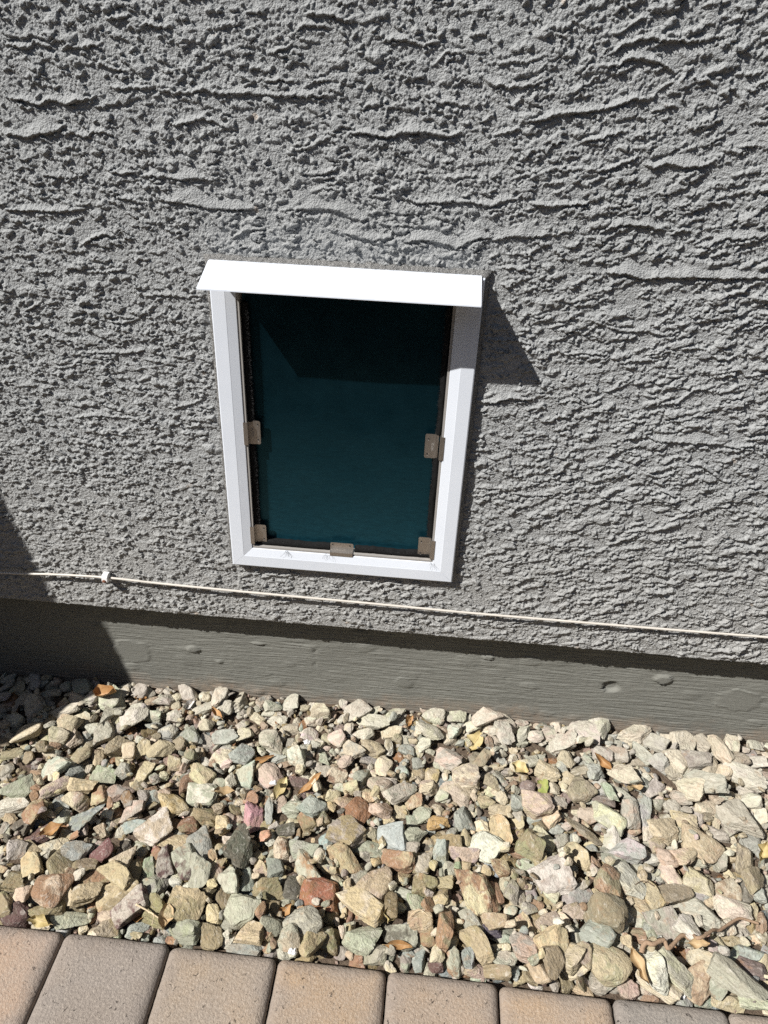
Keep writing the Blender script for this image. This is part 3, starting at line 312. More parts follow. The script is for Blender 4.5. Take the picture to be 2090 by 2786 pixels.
1037,408,260,190,-2053,-207,194,4,-120,-7,1,0,-1,1284,426,243,171,8700,-722,-19,23,106,-51,4,5,2,1310,317,222,155,6624,-1530,-94,3,-119,-7,-15,4,-1,
5749,305,221,191,240,-2118,-148,86,2,-10,83,0,9,5911,243,202,146,-2080,-2303,-184,48,2,6,110,0,9,5930,362,240,162,4743,310,105,54,9,-13,-106,1,5,
6228,249,166,146,4198,-3112,-212,115,19,-14,-25,3,1,10727,166,119,60,9037,-4146,-294,6,16,119,-7,11,-1,10733,201,133,89,9108,-3322,-237,5,-1,-114,37,1,-1,
10859,242,162,149,9353,-1628,-145,65,49,-56,-69,2,-1,10986,311,187,173,-6447,232,93,84,-74,18,-39,0,-1,15284,168,131,58,6514,-2416,272,112,35,16,-17,1,-1,
15302,178,108,70,5577,-3456,244,6,25,29,-114,14,5,15432,190,145,105,3665,-3107,18,10,24,-17,116,0,2,15591,167,136,99,-464,-4068,-258,89,-1,-34,-74,4,-1,
15732,234,177,110,8163,-1117,23,106,-33,-25,-38,11,3,1207,227,211,162,4047,-1926,-149,34,-115,-4,5,3,-1,1312,258,244,148,5588,-1666,-89,119,-3,16,7,12,-1,
5609,237,176,140,2029,-1287,-120,118,12,12,-10,3,-1,6237,244,221,159,-1647,-414,4,79,2,20,-88,4,-1,6301,277,210,104,-5859,-808,-72,116,-1,13,-28,0,-1,
10467,191,130,90,10251,-3536,-257,41,8,10,-112,3,12,15399,227,174,77,-2451,217,250,58,30,-24,98,2,0,15508,209,149,79,-517,-2097,-64,80,-17,24,-85,0,-1,
5572,314,250,131,-650,-872,-76,71,6,2,-97,2,-1,5916,214,199,127,-929,-4062,-264,80,-17,-3,88,0,-1,6170,260,182,142,-7172,451,107,6,-3,-9,-120,3,1,
10743,160,135,63,-3966,-3957,-283,41,-3,-3,113,3,-1,11009,167,145,103,10106,-3581,-256,107,-16,52,9,3,-1,15002,131,117,82,5287,-3911,184,92,30,-22,-68,2,-1,
15063,146,128,72,8907,-3895,-145,111,-10,35,-28,3,-1,15084,207,153,68,9980,-1336,-22,118,-9,0,-17,1,-1,15452,221,159,119,4271,-2554,-112,85,18,-23,79,2,-1,
15488,209,179,108,1861,401,235,112,36,16,-19,0,-1,15789,194,170,71,6364,-2003,-58,80,-12,5,88,4,12,5596,345,208,114,2265,-2965,-229,117,-5,7,-24,3,2,
5767,210,179,126,-6166,-908,-81,84,10,-11,84,5,-1,10547,215,183,91,-4820,-605,-57,117,-3,14,-23,5,-1,11008,235,157,127,9634,-2659,-201,4,95,74,4,0,0,
1206,225,168,126,3687,-1902,-183,86,-4,-4,-84,4,-1,1307,286,191,124,5460,-1475,-151,3,119,7,12,4,-1,1341,333,312,193,5492,-2328,-25,117,14,21,4,2,-1,
1505,311,245,150,5728,-3281,-95,41,-86,73,0,1,-1,5735,262,191,95,-4793,-1565,-169,55,-2,3,-106,1,-1,5741,274,198,117,3936,-3975,-259,99,8,-5,68,3,-1,
6321,202,150,94,-3640,-3135,-236,101,2,10,-63,2,3,6357,230,183,107,-6707,-180,13,116,12,-2,-27,12,-1,10632,318,184,125,487,-703,-9,54,-9,36,100,0,-1,
10684,221,151,88,10232,-1695,-180,5,-61,103,-4,1,-1,10720,173,128,84,10050,-2706,-207,69,34,-8,-92,3,2,11196,184,106,78,8926,-3924,-276,117,9,-5,-25,0,-1,
11207,198,165,94,-4368,-4131,-278,114,5,-2,-36,5,5,15049,187,163,71,-5770,-1537,-92,116,-16,25,-7,0,3,15426,182,131,62,3107,-2998,-70,110,-8,23,42,0,1,
15503,140,120,62,5104,-3511,11,7,-11,-24,117,4,-1,15517,239,158,103,-3940,290,186,1,3,-75,-94,5,0,15558,206,163,73,-3520,-205,209,105,39,-23,35,2,5,
1063,227,149,80,-3454,-1518,-180,13,119,6,7,5,-1,5595,190,158,97,-5031,-237,-1,11,-1,-7,-119,2,3,5706,221,193,92,-87,76,51,81,0,-6,89,3,-1,
5734,311,270,119,-571,-2294,-189,120,4,1,3,5,-1,10456,220,178,116,10255,-1885,-153,102,-37,35,-38,0,-1,10651,220,150,78,-5322,-1641,-125,21,83,21,81,7,-1,
10973,268,203,113,-6210,-722,-44,64,89,-43,-24,2,-1,11092,228,181,104,10691,-1550,-141,34,21,-66,-92,1,-1,11151,188,152,97,5049,-2582,-109,36,-42,-106,11,2,-1,
11222,172,114,76,10152,-3139,-251,15,-114,33,10,11,2,11245,277,200,99,4401,-1431,-153,97,13,3,70,3,1,15156,215,156,72,2873,140,285,89,51,8,62,4,-1,
15360,179,133,61,394,-1676,24,43,38,-18,104,12,0,15511,202,149,83,1018,-2132,-126,22,-4,-3,-118,14,-1,15590,214,133,75,-3812,-2183,-84,80,2,18,88,2,-1,
15761,212,140,79,8674,-1011,235,21,14,-28,-114,1,-1,15762,170,116,85,5879,-2457,173,66,-10,46,-88,1,3,6025,259,215,107,-6903,-455,-24,120,3,2,10,3,-1,
6062,236,172,129,11330,432,105,91,-6,9,77,2,-1,6425,357,288,130,-19,-1492,-153,50,10,2,-109,2,5,10741,262,166,130,-5713,-1404,-150,47,9,-8,-110,2,-1,
10829,249,164,116,-6554,-89,72,46,111,3,4,2,-1,11204,207,138,88,-4263,-3773,-249,73,30,-20,88,2,-1,15083,170,141,82,6123,-1891,18,81,1,-17,87,0,3,
15301,222,132,62,-1668,-2363,-198,70,6,38,90,1,-1,15715,218,153,88,-1638,358,181,117,11,20,-16,0,-1,15727,198,150,106,6551,-105,378,34,37,-17,-107,1,-1,
15802,219,139,87,-2482,-1435,-25,92,-14,1,-75,0,-1,1149,239,207,123,1008,-448,-25,7,-120,-7,3,11,-1,1309,290,166,114,5963,-1383,-164,119,11,-2,7,0,-1,
1336,292,250,139,7913,-2106,-164,118,20,4,6,5,-1,1493,282,161,122,7516,-2757,-217,117,14,23,4,14,-1,5606,272,214,140,-2617,-1237,-116,17,4,11,-118,2,-1,
5711,224,146,95,312,-1724,-175,116,-6,13,28,2,1,5839,266,203,127,9512,-1710,-164,116,-6,3,-32,1,-1,6335,304,233,121,11140,-527,-33,119,1,6,-15,0,-1,
10575,278,207,135,-5461,-413,3,8,42,89,-68,1,1,10624,211,152,96,11207,-964,-101,104,10,0,59,9,1,10851,243,175,83,-6484,-483,-31,2,119,12,13,3,-1,
15129,230,185,126,5051,-670,24,118,-10,-13,-11,11,2,15154,200,123,78,-3153,-2967,76,16,3,-53,106,13,-1,15221,200,173,122,5174,-352,7,61,7,47,-92,2,0,
15440,220,176,105,6726,-3139,-57,107,8,5,54,4,-1,15648,171,109,77,740,-3950,-114,96,-9,3,72,0,3,15666,234,169,88,-3238,-1141,125,4,-5,-14,-119,5,-1,
1001,221,198,151,-4194,431,165,120,-5,-2,7,12,-1,1124,309,147,79,432,139,68,118,22,-2,7,0,-1,1203,222,192,121,2946,-1814,-93,119,15,-4,7,2,-1,
5620,322,258,142,-3937,-2377,-182,98,6,9,68,12,5,6031,225,159,136,-1437,298,107,52,0,-2,-108,1,-1,6075,355,280,185,7067,-344,29,51,-4,17,-107,2,-1,
6077,315,197,181,-4406,-810,-42,105,20,0,-55,14,9,6224,278,245,146,1491,-437,-11,40,-25,1,110,0,-1,10512,253,163,108,11823,190,75,11,12,-119,-8,14,-1,
10589,377,309,171,-7100,-295,33,18,-20,-13,116,1,-1,10837,246,180,115,-5100,-751,-56,111,-19,-12,-38,5,9,10942,250,180,132,-479,-1010,-88,109,11,10,-49,0,-1,
10980,257,171,124,-5968,-244,15,9,42,111,17,7,-1,10995,196,122,106,9433,-3506,-246,109,49,-8,-5,4,5,11103,160,116,93,8781,-3500,-171,108,-3,8,51,4,-1,
11108,193,145,71,-4891,-2312,-211,4,0,-120,-8,2,-1,11116,222,159,138,65,121,89,78,38,39,73,2,-1,15187,228,144,67,-2855,-393,78,78,-27,40,-78,12,12,
15293,144,100,51,2560,-4035,-191,112,26,-7,-32,2,-1,15483,217,159,76,-3483,-805,282,111,8,11,44,3,0,15567,162,112,51,2116,-3401,-68,25,-13,44,-108,3,5,
15628,222,125,63,3289,-2864,-122,90,-9,-20,-77,2,3,15755,201,147,99,8480,-1244,14,13,-16,-19,-117,12,-1,1091,238,222,128,-988,-1775,-72,119,12,-3,7,5,9,
1259,433,160,84,7516,-316,-16,119,7,10,0,2,-1,1373,241,173,88,-1784,-3526,-126,118,13,-13,8,7,-1,1393,252,219,134,-2382,-3776,-259,31,-115,-8,-8,4,-1,
5673,189,174,125,10614,200,73,64,15,6,100,0,-1,5837,239,193,99,1799,-2031,-189,63,9,8,-102,0,-1,5889,289,284,121,3853,73,63,51,14,-1,108,5,-1,
5905,279,191,151,9141,-696,-39,45,10,14,110,1,-1,6418,215,154,103,-4533,-1651,-175,114,24,-1,-29,1,2,10612,224,162,119,-3872,-2848,-212,24,13,8,117,0,-1,
10982,230,156,80,-4184,-3300,-239,115,-30,-13,-13,9,9,11083,218,160,103,1478,-70,27,73,2,33,-89,1,5,15145,154,129,65,10680,-1069,-22,50,-27,-27,102,14,-1,
15291,152,127,68,10369,-3169,-140,87,-42,-11,70,2,-1,15546,194,121,61,-578,-4097,-147,116,-15,-17,-22,2,1,1008,305,160,86,-3944,-76,32,119,10,12,6,11,-1,
1015,267,213,109,-2977,-112,76,13,-100,64,3,0,-1,1495,314,165,86,8135,-2708,-93,1,119,7,-15,2,-1,5728,265,193,93,10003,-2350,-209,35,9,0,114,2,-1,
5798,219,186,136,-5064,-2176,-182,106,-12,9,-54,0,3,5801,227,181,123,-7202,154,79,89,1,-1,81,9,-1,6034,265,199,109,86,-1055,-109,85,-2,3,84,2,-1,
6381,280,174,91,1010,-1241,-138,118,18,-3,14,12,-1,10538,228,178,115,-4564,-2547,-202,20,-117,-19,-4,1,-1,10552,449,349,184,-5981,-1954,-94,116,-26,13,6,1,-1,
10802,255,192,105,-4656,-3139,-234,118,4,7,17,4,-1,10962,189,135,66,-4065,-2706,-230,5,-43,-112,6,5,-1,11213,241,196,162,-5406,-718,-34,105,10,-36,-46,0,-1,
15081,178,154,96,-4985,-2074,-41,41,38,23,104,2,12,15224,192,142,60,-1134,-2023,-95,106,-5,-7,56,12,3,15609,184,147,61,-4286,-2019,-90,84,19,-10,-83,1,12,
1157,326,171,122,3154,-189,46,119,2,12,7,0,-1,5558,291,271,127,-5991,-1468,-151,112,16,2,-40,1,1,5825,252,198,135,1522,-840,-84,5,4,-17,-119,0,-1,
5917,299,206,101,5928,-3980,-281,116,14,14,-22,3,-1,6044,311,238,143,6135,-989,-90,37,10,2,-114,7,9,6212,215,167,85,10224,240,75,113,7,3,38,0,0,
10588,165,139,89,-3840,-4010,-280,88,16,7,80,12,-1,10670,140,104,77,10196,-3424,-232,100,31,-57,17,12,-1,15040,140,124,62,1967,-3395,-32,41,5,6,112,0,-1,
15052,177,157,70,-2916,-1774,100,94,23,-18,68,1,-1,15185,161,117,79,2700,-2701,-94,41,37,-17,-105,11,-1,15219,169,107,53,9275,-1695,-65,118,20,-4,-4,3,-1,
15589,145,125,76,6022,-3101,96,77,1,17,91,5,3,1017,316,221,145,-3948,-446,-23,117,27,4,6,0,-1,1170,292,139,80,912,-919,-87,115,23,-23,11,5,-1,
5605,256,161,84,11614,-519,-49,9,-4,4,-120,0,-1,5717,225,179,81,-3771,-967,-108,43,8,-7,111,0,0,6106,265,173,116,-3677,-2949,-211,39,21,31,107,4,-1,
10766,168,143,71,9920,-3723,-274,49,-3,-7,109,3,12,10846,224,140,124,-4989,-612,-35,40,-44,61,-85,12,1,10955,233,169,131,-5797,30,57,18,1,19,-117,2,3,
11033,225,218,125,4177,-127,52,114,-37,-3,8,4,-1,15045,215,130,94,1125,292,143,118,-1,1,23,2,-1,15257,156,101,41,10257,-3160,-155,7,18,47,-109,4,-1,
15311,213,134,85,-3127,-2028,117,1,0,27,117,5,-1,15364,183,104,59,1436,-4016,-127,71,-3,12,96,12,-1,15436,201,157,90,2062,-3532,-95,111,12,-44,4,2,-1,
5838,370,228,194,-2706,-909,-53,96,-6,0,72,2,-1,6361,370,289,117,-4203,-2114,-182,120,4,1,4,2,-1,6423,228,181,91,-5252,-2862,-232,85,10,1,84,5,5,
11047,192,111,92,-5777,-911,-30,15,67,-94,-30,1,3,15317,213,160,72,-5563,-1524,-88,98,-4,-6,-68,0,-1,15332,165,105,45,-1892,-3383,61,115,18,27,13,1,5,
15409,169,118,78,-4647,-2478,-137,21,-4,2,118,2,5,15622,174,117,71,10076,-2467,-121,16,11,-36,-113,5,-1,15632,159,119,71,9195,-1770,-110,47,6,-38,103,4,-1,
5726,304,224,117,3416,-345,2,59,9,26,-101,1,-1,5830,265,178,137,3798,-652,-53,116,16,10,-22,0,-1,6019,313,219,148,1333,-2025,-168,109,-10,4,-50,1,-1,
6341,289,276,194,969,-693,-46,50,-6,12,108,3,-1,10475,180,137,97,-4073,-2554,-214,102,-14,0,-61,0,2,10690,141,82,64,-3947,-4143,-290,99,-5,-7,67,2,-1,
10920,310,238,135,-759,-1046,17,21,-30,109,-35,0,-1,10958,267,210,142,-5430,43,93,84,-31,7,-80,12,5,11053,282,209,103,5681,-224,2,0,68,-99,4,3,-1,
15212,156,137,83,2345,-2926,3,94,-17,-7,-72,11,-1,15359,151,97,72,9785,-3057,-140,115,9,-19,-27,0,-1,15400,207,178,91,5130,-2557,-41,99,-51,-6,-45,11,-1,
15504,227,125,70,6555,-304,110,110,1,6,-48,3,-1,15675,218,146,61,1963,85,203,91,9,47,-62,3,2,15752,150,132,81,5761,-3471,103,3,-33,12,115,0,-1,
15815,164,119,53,2376,-1443,-1,0,9,-5,120,11,-1,5669,174,145,101,-445,-159,18,115,3,6,32,4,3,5674,269,198,158,11982,84,80,71,-23,30,-89,5,-1,
5940,245,172,134,-4209,322,119,102,-48,-33,24,4,-1,5985,240,151,125,1405,-1095,-105,43,-1,-2,-112,0,-1,6010,232,160,112,3084,185,76,111,10,1,45,4,-1,
6208,180,163,71,-3285,-2993,-240,109,0,2,50,0,-1,6280,162,142,80,-5029,-2755,-225,119,0,14,-5,2,-1,10716,219,171,96,4448,-78,28,0,104,-59,13,2,-1,
10985,200,173,86,398,-138,21,2,58,91,53,5,-1,10996,227,154,125,4321,-121,72,64,74,-65,-25,1,-1,11062,208,138,111,-4533,-893,-78,58,40,50,83,1,5,
11229,203,131,89,11704,34,40,84,10,4,85,13,2,15004,201,119,54,5035,-168,250,3,10,-25,117,0,-1,15017,149,108,56,7354,-2327,-42,116,8,-18,22,3,-1,
15254,197,137,71,1802,-2038,-3,67,36,-7,-93,2,-1,15349,184,117,49,-2167,-2709,-80,25,32,23,-110,5,-1,15657,191,151,65,6004,-1615,-75,3,21,-7,-118,0,-1,
15730,178,99,74,-2429,-3092,-53,86,-7,32,-77,0,-1,1131,351,271,149,2448,405,105,117,18,-19,-4,0,-1,1447,283,246,158,2466,-3661,-248,120,2,-8,7,11,-1,
5843,179,150,101,-5025,-1542,-175,12,-10,-14,118,2,-1,5944,238,200,118,551,-1456,-149,119,2,-4,14,5,-1,6001,215,155,99,767,-1653,-172,67,3,-1,-100,12,5,
6089,182,163,98,10125,466,88,13,-5,6,119,0,-1,10510,187,146,106,10397,324,92,84,-35,-21,75,1,-1,10842,219,130,118,10044,-155,20,57,-30,-59,82,13,-1,
10912,251,149,86,-6687,211,72,114,34,-9,-14,11,-1,11184,198,141,89,-4182,-1671,-176,1,54,107,4,7,0,15144,208,185,132,-2353,-321,221,76,-41,21,80,3,-1,
15303,178,140,80,7580,-513,44,43,17,-37,105,0,-1,15397,199,124,92,4980,-300,45,116,6,26,-18,12,0,15441,220,182,136,5734,-3392,-4,105,-23,-36,38,2,-1,
15553,214,151,96,1474,-2223,-154,72,-46,58,-61,12,5,15581,192,113,72,3280,-229,92,111,43,-3,-14,2,-1,15694,164,111,82,-2679,-2432,-11,19,25,27,113,1,-1,
1145,251,187,129,4806,116,218,81,29,-16,-82,0,-1,6017,284,232,110,1849,-65,38,106,-1,6,55,7,-1,6128,233,213,109,10776,-1657,-165,29,-3,1,-116,0,-1,
6438,189,138,102,-5166,-1469,-160,10,-15,16,118,9,9,10522,230,148,110,11485,-619,-28,53,35,24,99,12,9,10638,178,107,62,9031,-2870,-242,7,45,-111,-7,12,-1,
11144,208,122,112,-5544,-626,-34,42,-10,112,3,2,-1,15143,200,141,70,10981,-1461,-60,12,-16,5,-118,1,-1,15207,159,125,84,-2241,-1333,22,99,4,15,-65,4,-1,
15424,183,104,55,-4805,-1100,34,69,26,5,95,0,1,15617,155,127,55,-3088,-1934,146,112,1,40,-15,1,-1,15797,159,129,83,-28,-2244,-55,114,-20,15,27,2,-1,
1473,260,245,141,7389,-2327,-146,120,1,5,7,4,-1,5956,249,191,85,-6177,-513,-42,34,1,-10,115,5,-1,6204,273,206,127,10549,-2228,-192,56,9,-15,105,2,0,
6236,244,173,102,3017,337,95,103,5,-2,62,11,-1,10484,234,153,133,-4544,-3538,-230,33,-27,72,-86,11,-1,10554,160,117,81,-3539,-3126,-243,1,94,74,-10,0,2,
10570,244,171,132,-6440,-644,-55,97,-10,-17,68,11,3,10621,195,124,88,-4386,-2712,-221,99,-10,-1,-67,4,-1,10934,160,130,66,-6856,-274,13,55,-94,24,44,0,3,
10940,198,127,98,9870,-3594,-252,9,-117,15,-18,2,12,11057,224,166,73,5078,-708,-85,106,5,7,-56,1,-1,11076,262,212,88,-5816,-360,9,75,2,-32,-88,1,3,
15118,183,125,78,2872,-2282,-41,86,53,-19,-62,2,-1,15262,214,132,57,3614,-411,57,0,-3,1,-120,3,-1,15351,144,102,70,5441,-3130,-125,117,1,-13,24,1,0,
15353,184,113,62,-4069,-2922,-185,84,-8,-26,81,0,-1,15361,143,97,48,10627,-2448,-156,79,29,8,-85,4,12,15382,179,136,75,2399,-3050,-77,97,8,35,-61,2,-1,
15540,152,130,81,10022,-1034,56,101,16,-58,25,5,-1,15551,173,122,79,-1499,-717,122,110,34,5,33,12,12,1120,239,178,136,-1802,-1991,-178,2,99,-66,-13,1,-1,
5799,165,154,73,766,-1478,-171,80,-3,6,89,3,-1,5883,335,270,185,3463,230,109,96,1,8,-72,4,9,10450,169,118,85,11188,-274,-12,23,-83,83,-3,0,12,
10685,161,93,83,-3790,-2992,-239,59,-22,13,-101,1,-1,10874,190,129,111,983,-1399,-144,63,4,-2,-102,12,12,10917,151,115,93,3637,-2212,-196,117,10,0,26,13,-1,
11054,251,195,100,1633,133,62,11,113,40,3,11,-1,15184,178,101,48,10809,-1869,-74,112,38,-10,19,2,-1,15194,162,112,68,7705,-1907,115,76,38,-30,-80,14,-1,
15396,158,127,66,4419,-1241,-29,111,6,25,-36,1,-1,15489,164,104,59,1707,-3418,-75,46,-27,12,-107,4,-1,15506,161,109,57,5796,-2324,182,108,17,-34,37,1,0,
15594,181,102,62,2077,-2792,67,18,25,9,116,5,3,15616,145,129,87,8618,-1899,53,112,-20,-4,37,0,-1,1030,238,156,119,-1888,445,96,3,119,7,9,9,0,
1468,162,146,114,1740,-4091,-164,19,-117,-8,-15,14,-1,5571,297,200,106,-6127,303,97,115,23,1,27,2,-1,6035,176,160,110,1657,-108,27,109,-8,17,-47,2,-1,
10599,266,174,140,-7378,245,96,16,-2,22,117,2,3,10832,191,132,106,11313,-457,0,19,87,66,-46,2,5,10926,272,165,102,-4128,-1524,-162,120,2,-2,8,0,-1,
10946,202,168,83,10637,-185,4,43,-7,-9,112,0,3,11257,227,182,95,-40,-179,12,112,-5,5,-42,0,-1,15233,154,106,78,10248,-1225,-7,106,22,-14,-50,12,-1,
15292,197,151,109,9617,311,116,92,-38,-7,-67,0,-1,15334,156,136,101,-4795,-806,69,66,20,8,98,12,-1,15395,146,82,52,9426,-2659,-118,85,-1,-32,79,0,3,
15469,142,87,45,4152,-3464,-22,120,-9,-3,1,1,5,15485,207,152,90,2924,-1014,88,48,-22,22,106,2,-1,15574,202,124,52,2145,-2819,-25,79,14,24,-86,2,-1,
15645,236,131,98,11473,-433,97,54,2,-58,-90,0,2,1012,268,188,141,-4236,-948,-12,119,11,9,6,1,-1,5649,291,207,144,7788,-1260,-122,54,-2,3,107,12,0,
5755,262,206,140,-1581,-675,-41,81,18,-34,-80,1,-1,5782,242,188,78,4992,-3354,-251,79,1,3,-91,1,-1,5988,236,195,99,3296,-899,-92,75,-4,-7,93,2,-1,
6279,231,190,107,4335,411,96,111,23,8,38,0,-1,6322,267,171,102,4020,-1715,-172,118,3,1,19,4,-1,10794,161,148,96,-5192,-1014,-107,111,-15,10,-41,0,-1,
11101,250,175,106,-1104,170,71,71,-10,-5,96,4,0,15022,173,122,54,3908,-873,-20,79,-2,-23,87,2,0,15202,151,122,87,-2728,-2541,258,109,-24,3,44,11,-1,
15266,167,124,91,3930,-1555,-137,1,20,31,-114,5,12,15281,190,140,92,4473,-2549,-131,104,-18,-18,55,0,-1,15295,149,87,52,2317,-3604,-161,90,41,19,-65,0,-1,
15410,155,121,81,405,-2965,52,100,2,-62,24,2,12,15473,195,141,96,-1241,-1287,-15,11,-20,54,105,1,-1,15655,178,132,75,1456,-30,181,75,33,45,-76,1,-1,
15703,179,119,62,4133,-2534,-73,86,1,-10,-83,3,-1,5992,288,185,94,3142,-678,-68,77,-6,13,-91,4,-1,6111,296,236,170,7389,-1753,-148,110,-6,-6,47,13,3,
6146,195,163,84,10055,-3249,-261,15,9,-4,-119,1,-1,6433,186,136,100,10502,62,45,119,4,-9,-5,0,5,11081,176,119,81,9884,-2432,-213,95,-2,-20,70,2,9,
11100,171,131,81,9316,-2685,-223,8,-79,-90,-7,12,-1,15016,150,121,74,681,-3073,-62,99,57,19,-31,12,-1,15115,188,104,44,2142,-1838,44,51,-4,-8,-108,13,-1,
15189,168,115,53,-6382,-1021,20,22,74,12,91,4,-1,15268,148,90,65,7160,-3385,-91,94,18,13,-71,4,1,15310,234,176,89,12111,353,95,114,-20,-25,19,0,-1,
15450,201,126,78,857,141,147,94,33,10,66,11,-1,15501,146,105,61,7142,-3105,62,69,-35,33,-86,1,-1,15577,148,107,56,5247,-2941,-119,102,-15,-12,60,11,-1,
15610,141,99,65,-3921,-2691,-150,118,21,7,5,5,-1,15623,127,78,44,-3596,-3949,-198,33,20,-12,113,0,5,1026,302,222,142,-2606,422,108,116,10,-29,10,0,-1,
5613,201,146,93,1103,-2605,-208,93,37,24,61,3,-1,5718,245,188,118,-3899,-1105,-111,45,-12,-2,111,2,-1,5763,246,191,129,-3927,-258,10,107,10,17,51,2,-1,
5860,236,183,107,7394,-3611,-261,110,19,7,44,9,1,6107,216,156,85,-6386,-92,22,120,2,1,10,0,5,6414,221,153,121,9027,-3825,-260,106,-13,-6,-54,1,-1,
10797,145,100,55,9911,-3969,-288,1,58,-104,-13,2,1,10852,188,133,112,-4199,-1391,-145,13,-118,-19,-3,2,-1,15020,164,98,42,2404,-3439,-197,84,33,3,-79,2,-1,
15211,180,137,85,193,-2462,62,41,-38,32,101,2,-1,15279,198,148,60,-2816,-781,46,102,-24,13,-57,4,0,15316,125,102,71,6804,-2896,16,49,-18,23,-105,1,-1,
15371,176,122,59,-4400,-382,147,71,31,-1,91,9,-1,15510,204,180,98,-1816,-786,24,63,47,45,-79,3,-1,15526,167,98,55,-1376,-3855,-186,81,-4,-2,88,0,-1,
15529,150,86,63,-1371,-3829,-134,60,-21,-15,-101,2,3,15576,190,159,112,1003,8,67,65,35,24,91,1,-1,15597,192,111,46,903,-1511,-124,40,21,-13,-111,1,1,
15625,192,106,55,4386,-1413,-94,96,0,5,72,11,-1,15700,153,102,43,939,-3047,-102,21,3,13,-117,1,1,15747,212,137,58,-161,-1227,-39,25,-27,-71,-90,11,-1,
15750,209,176,98,-993,-1583,-81,86,-49,11,67,2,-1,15751,110,88,62,7837,-3294,-9,99,19,-52,39,5,-1,5549,192,167,82,-4313,-3962,-281,96,14,0,-71,1,-1,
5604,365,232,144,-2496,-4053,-251,114,0,-5,37,12,12,5739,268,195,141,-2188,79,67,74,20,-9,-92,12,-1,5791,230,160,86,6474,-252,-7,114,8,1,-37,4,-1,
5820,265,240,138,3104,-3579,-240,10,12,13,118,13,0,5920,366,284,163,2817,-1485,-134,76,0,-8,93,2,-1,5987,180,147,74,7359,-3354,-256,65,0,5,101,5,-1,
6055,213,156,83,-883,-224,0,109,5,1,-50,7,-1,10785,164,152,100,11133,-772,-72,46,11,3,110,3,-1,10900,198,154,93,-4720,-1713,-175,119,-4,-15,7,1,-1,
10944,166,104,68,10059,-2540,-228,14,-108,-50,2,0,12,11128,231,143,74,9382,-1811,-189,33,0,-4,115,0,-1,11179,175,153,64,5007,-105,8,83,2,9,-86,3,-1,
11185,207,184,117,-6783,-648,-49,94,-11,-8,-73,12,-1,11188,211,121,91,9481,-3379,-250,3,110,-46,-6,2,12,15034,168,130,87,-3797,-464,85,86,23,8,80,4,-1,
15050,204,165,90,7073,-3505,-75,103,13,-17,57,0,-1,15099,193,127,91,-5376,-49,188,57,17,-54,-89,2,-1,15363,120,91,66,565,-3683,-154,98,3,47,-52,11,-1,
15463,134,120,59,6027,-907,79,30,-6,-29,112,1,-1,15502,184,108,77,5221,-2763,-101,120,5,-4,-4,12,2,15560,144,87,43,1422,-3563,-171,119,6,6,-15,12,-1,
15564,186,140,85,3149,-1016,58,87,-31,-7,-77,1,-1,15720,218,163,92,1861,140,104,104,5,-6,60,14,-1,15809,127,111,81,5867,-2283,239,33,-24,0,-113,2,-1,
5675,263,213,129,-1374,-1497,-146,75,0,-3,94,13,2,6022,205,123,107,-1754,-2389,-200,44,-23,-68,86,4,-1,6263,262,228,106,-4545,403,99,47,-5,3,-110,11,0,
10523,218,191,108,10664,-2774,-187,106,32,-27,38,0,12,15149,177,129,54,1392,-4038,-168,65,17,-27,-96,3,-1,15206,149,124,77,5721,-3003,-116,78,-49,6,77,1,-1,
15403,143,115,76,5407,-3453,-6,88,-1,2,82,1,-1,15608,147,116,78,9236,-529,177,65,47,5,89,2,-1,15696,132,102,74,2764,-1939,-21,52,-13,-21,105,0,-1,
15735,147,104,55,-2606,-2349,0,97,-10,-10,69,2,-1,15792,165,140,75,5639,-896,-35,115,17,27,10,12,5,1237,252,187,145,8072,348,190,16,-118,-8,-9,1,-1,
1305,238,167,124,6251,-1270,-144,119,3,-10,7,1,-1,5794,180,158,81,10522,-491,-41,63,0,-6,102,0,0,6007,351,229,146,344,-2444,-182,108,-1,0,-52,0,9,
6227,366,264,130,4758,-2444,-195,112,-5,3,-41,4,-1,10747,198,184,77,-5679,-850,-65,33,30,-27,-108,2,-1,11093,161,107,73,9762,-2618,-231,75,37,16,84,1,-1,
11162,116,83,54,-375,-4153,-298,43,-7,7,-111,3,-1,11217,215,128,86,-5967,-899,-101,30,-2,-20,114,0,2,15039,170,120,87,8973,-1518,4,35,-12,-11,-114,1,2,
15125,175,105,64,8181,54,306,50,22,15,-106,11,-1,15261,167,146,60,10005,268,73,88,4,-10,-81,1,-1,15340,141,100,46,10113,-2825,-178,18,-15,25,-115,3,-1,
15346,157,121,88,-5448,-214,62,113,-2,28,-30,1,-1,15500,238,134,98,6468,-49,356,111,-38,-4,25,2,-1,15513,188,135,100,4047,-3288,-29,82,-49,-46,-57,0,-1,
15779,119,93,66,-2447,-3516,19,67,13,36,92,1,5,5729,200,153,102,2373,-3323,-243,46,9,-1,111,0,-1,5824,214,156,107,8848,-1486,-156,7,3,-7,120,1,-1,
5919,296,218,156,4960,-3088,-205,57,-6,7,-105,2,-1,5994,264,163,144,10225,-810,-62,117,10,10,24,3,-1,6085,269,167,124,5889,-2002,-176,120,6,-2,8,0,-1,
6087,255,236,131,-4431,26,52,13,-7,-3,119,1,-1,6104,199,132,115,3159,-3930,-274,97,-19,-7,67,3,-1,10754,217,137,112,9911,-1596,-153,42,-57,73,-63,5,-1,
10761,144,115,63,9552,-2263,-215,64,-12,16,-99,4,-1,10878,172,127,107,-5221,-1345,-134,79,68,-37,-47,12,-1,10930,173,111,93,10899,23,45,11,3,80,-88,5,-1,
11039,168,130,61,-4163,-2805,-238,44,4,2,-112,0,-1,11168,165,103,86,1672,-487,-39,2,120,6,-3,9,-1,11240,185,146,113,-5522,-1037,-116,27,-117,-2,4,2,-1,
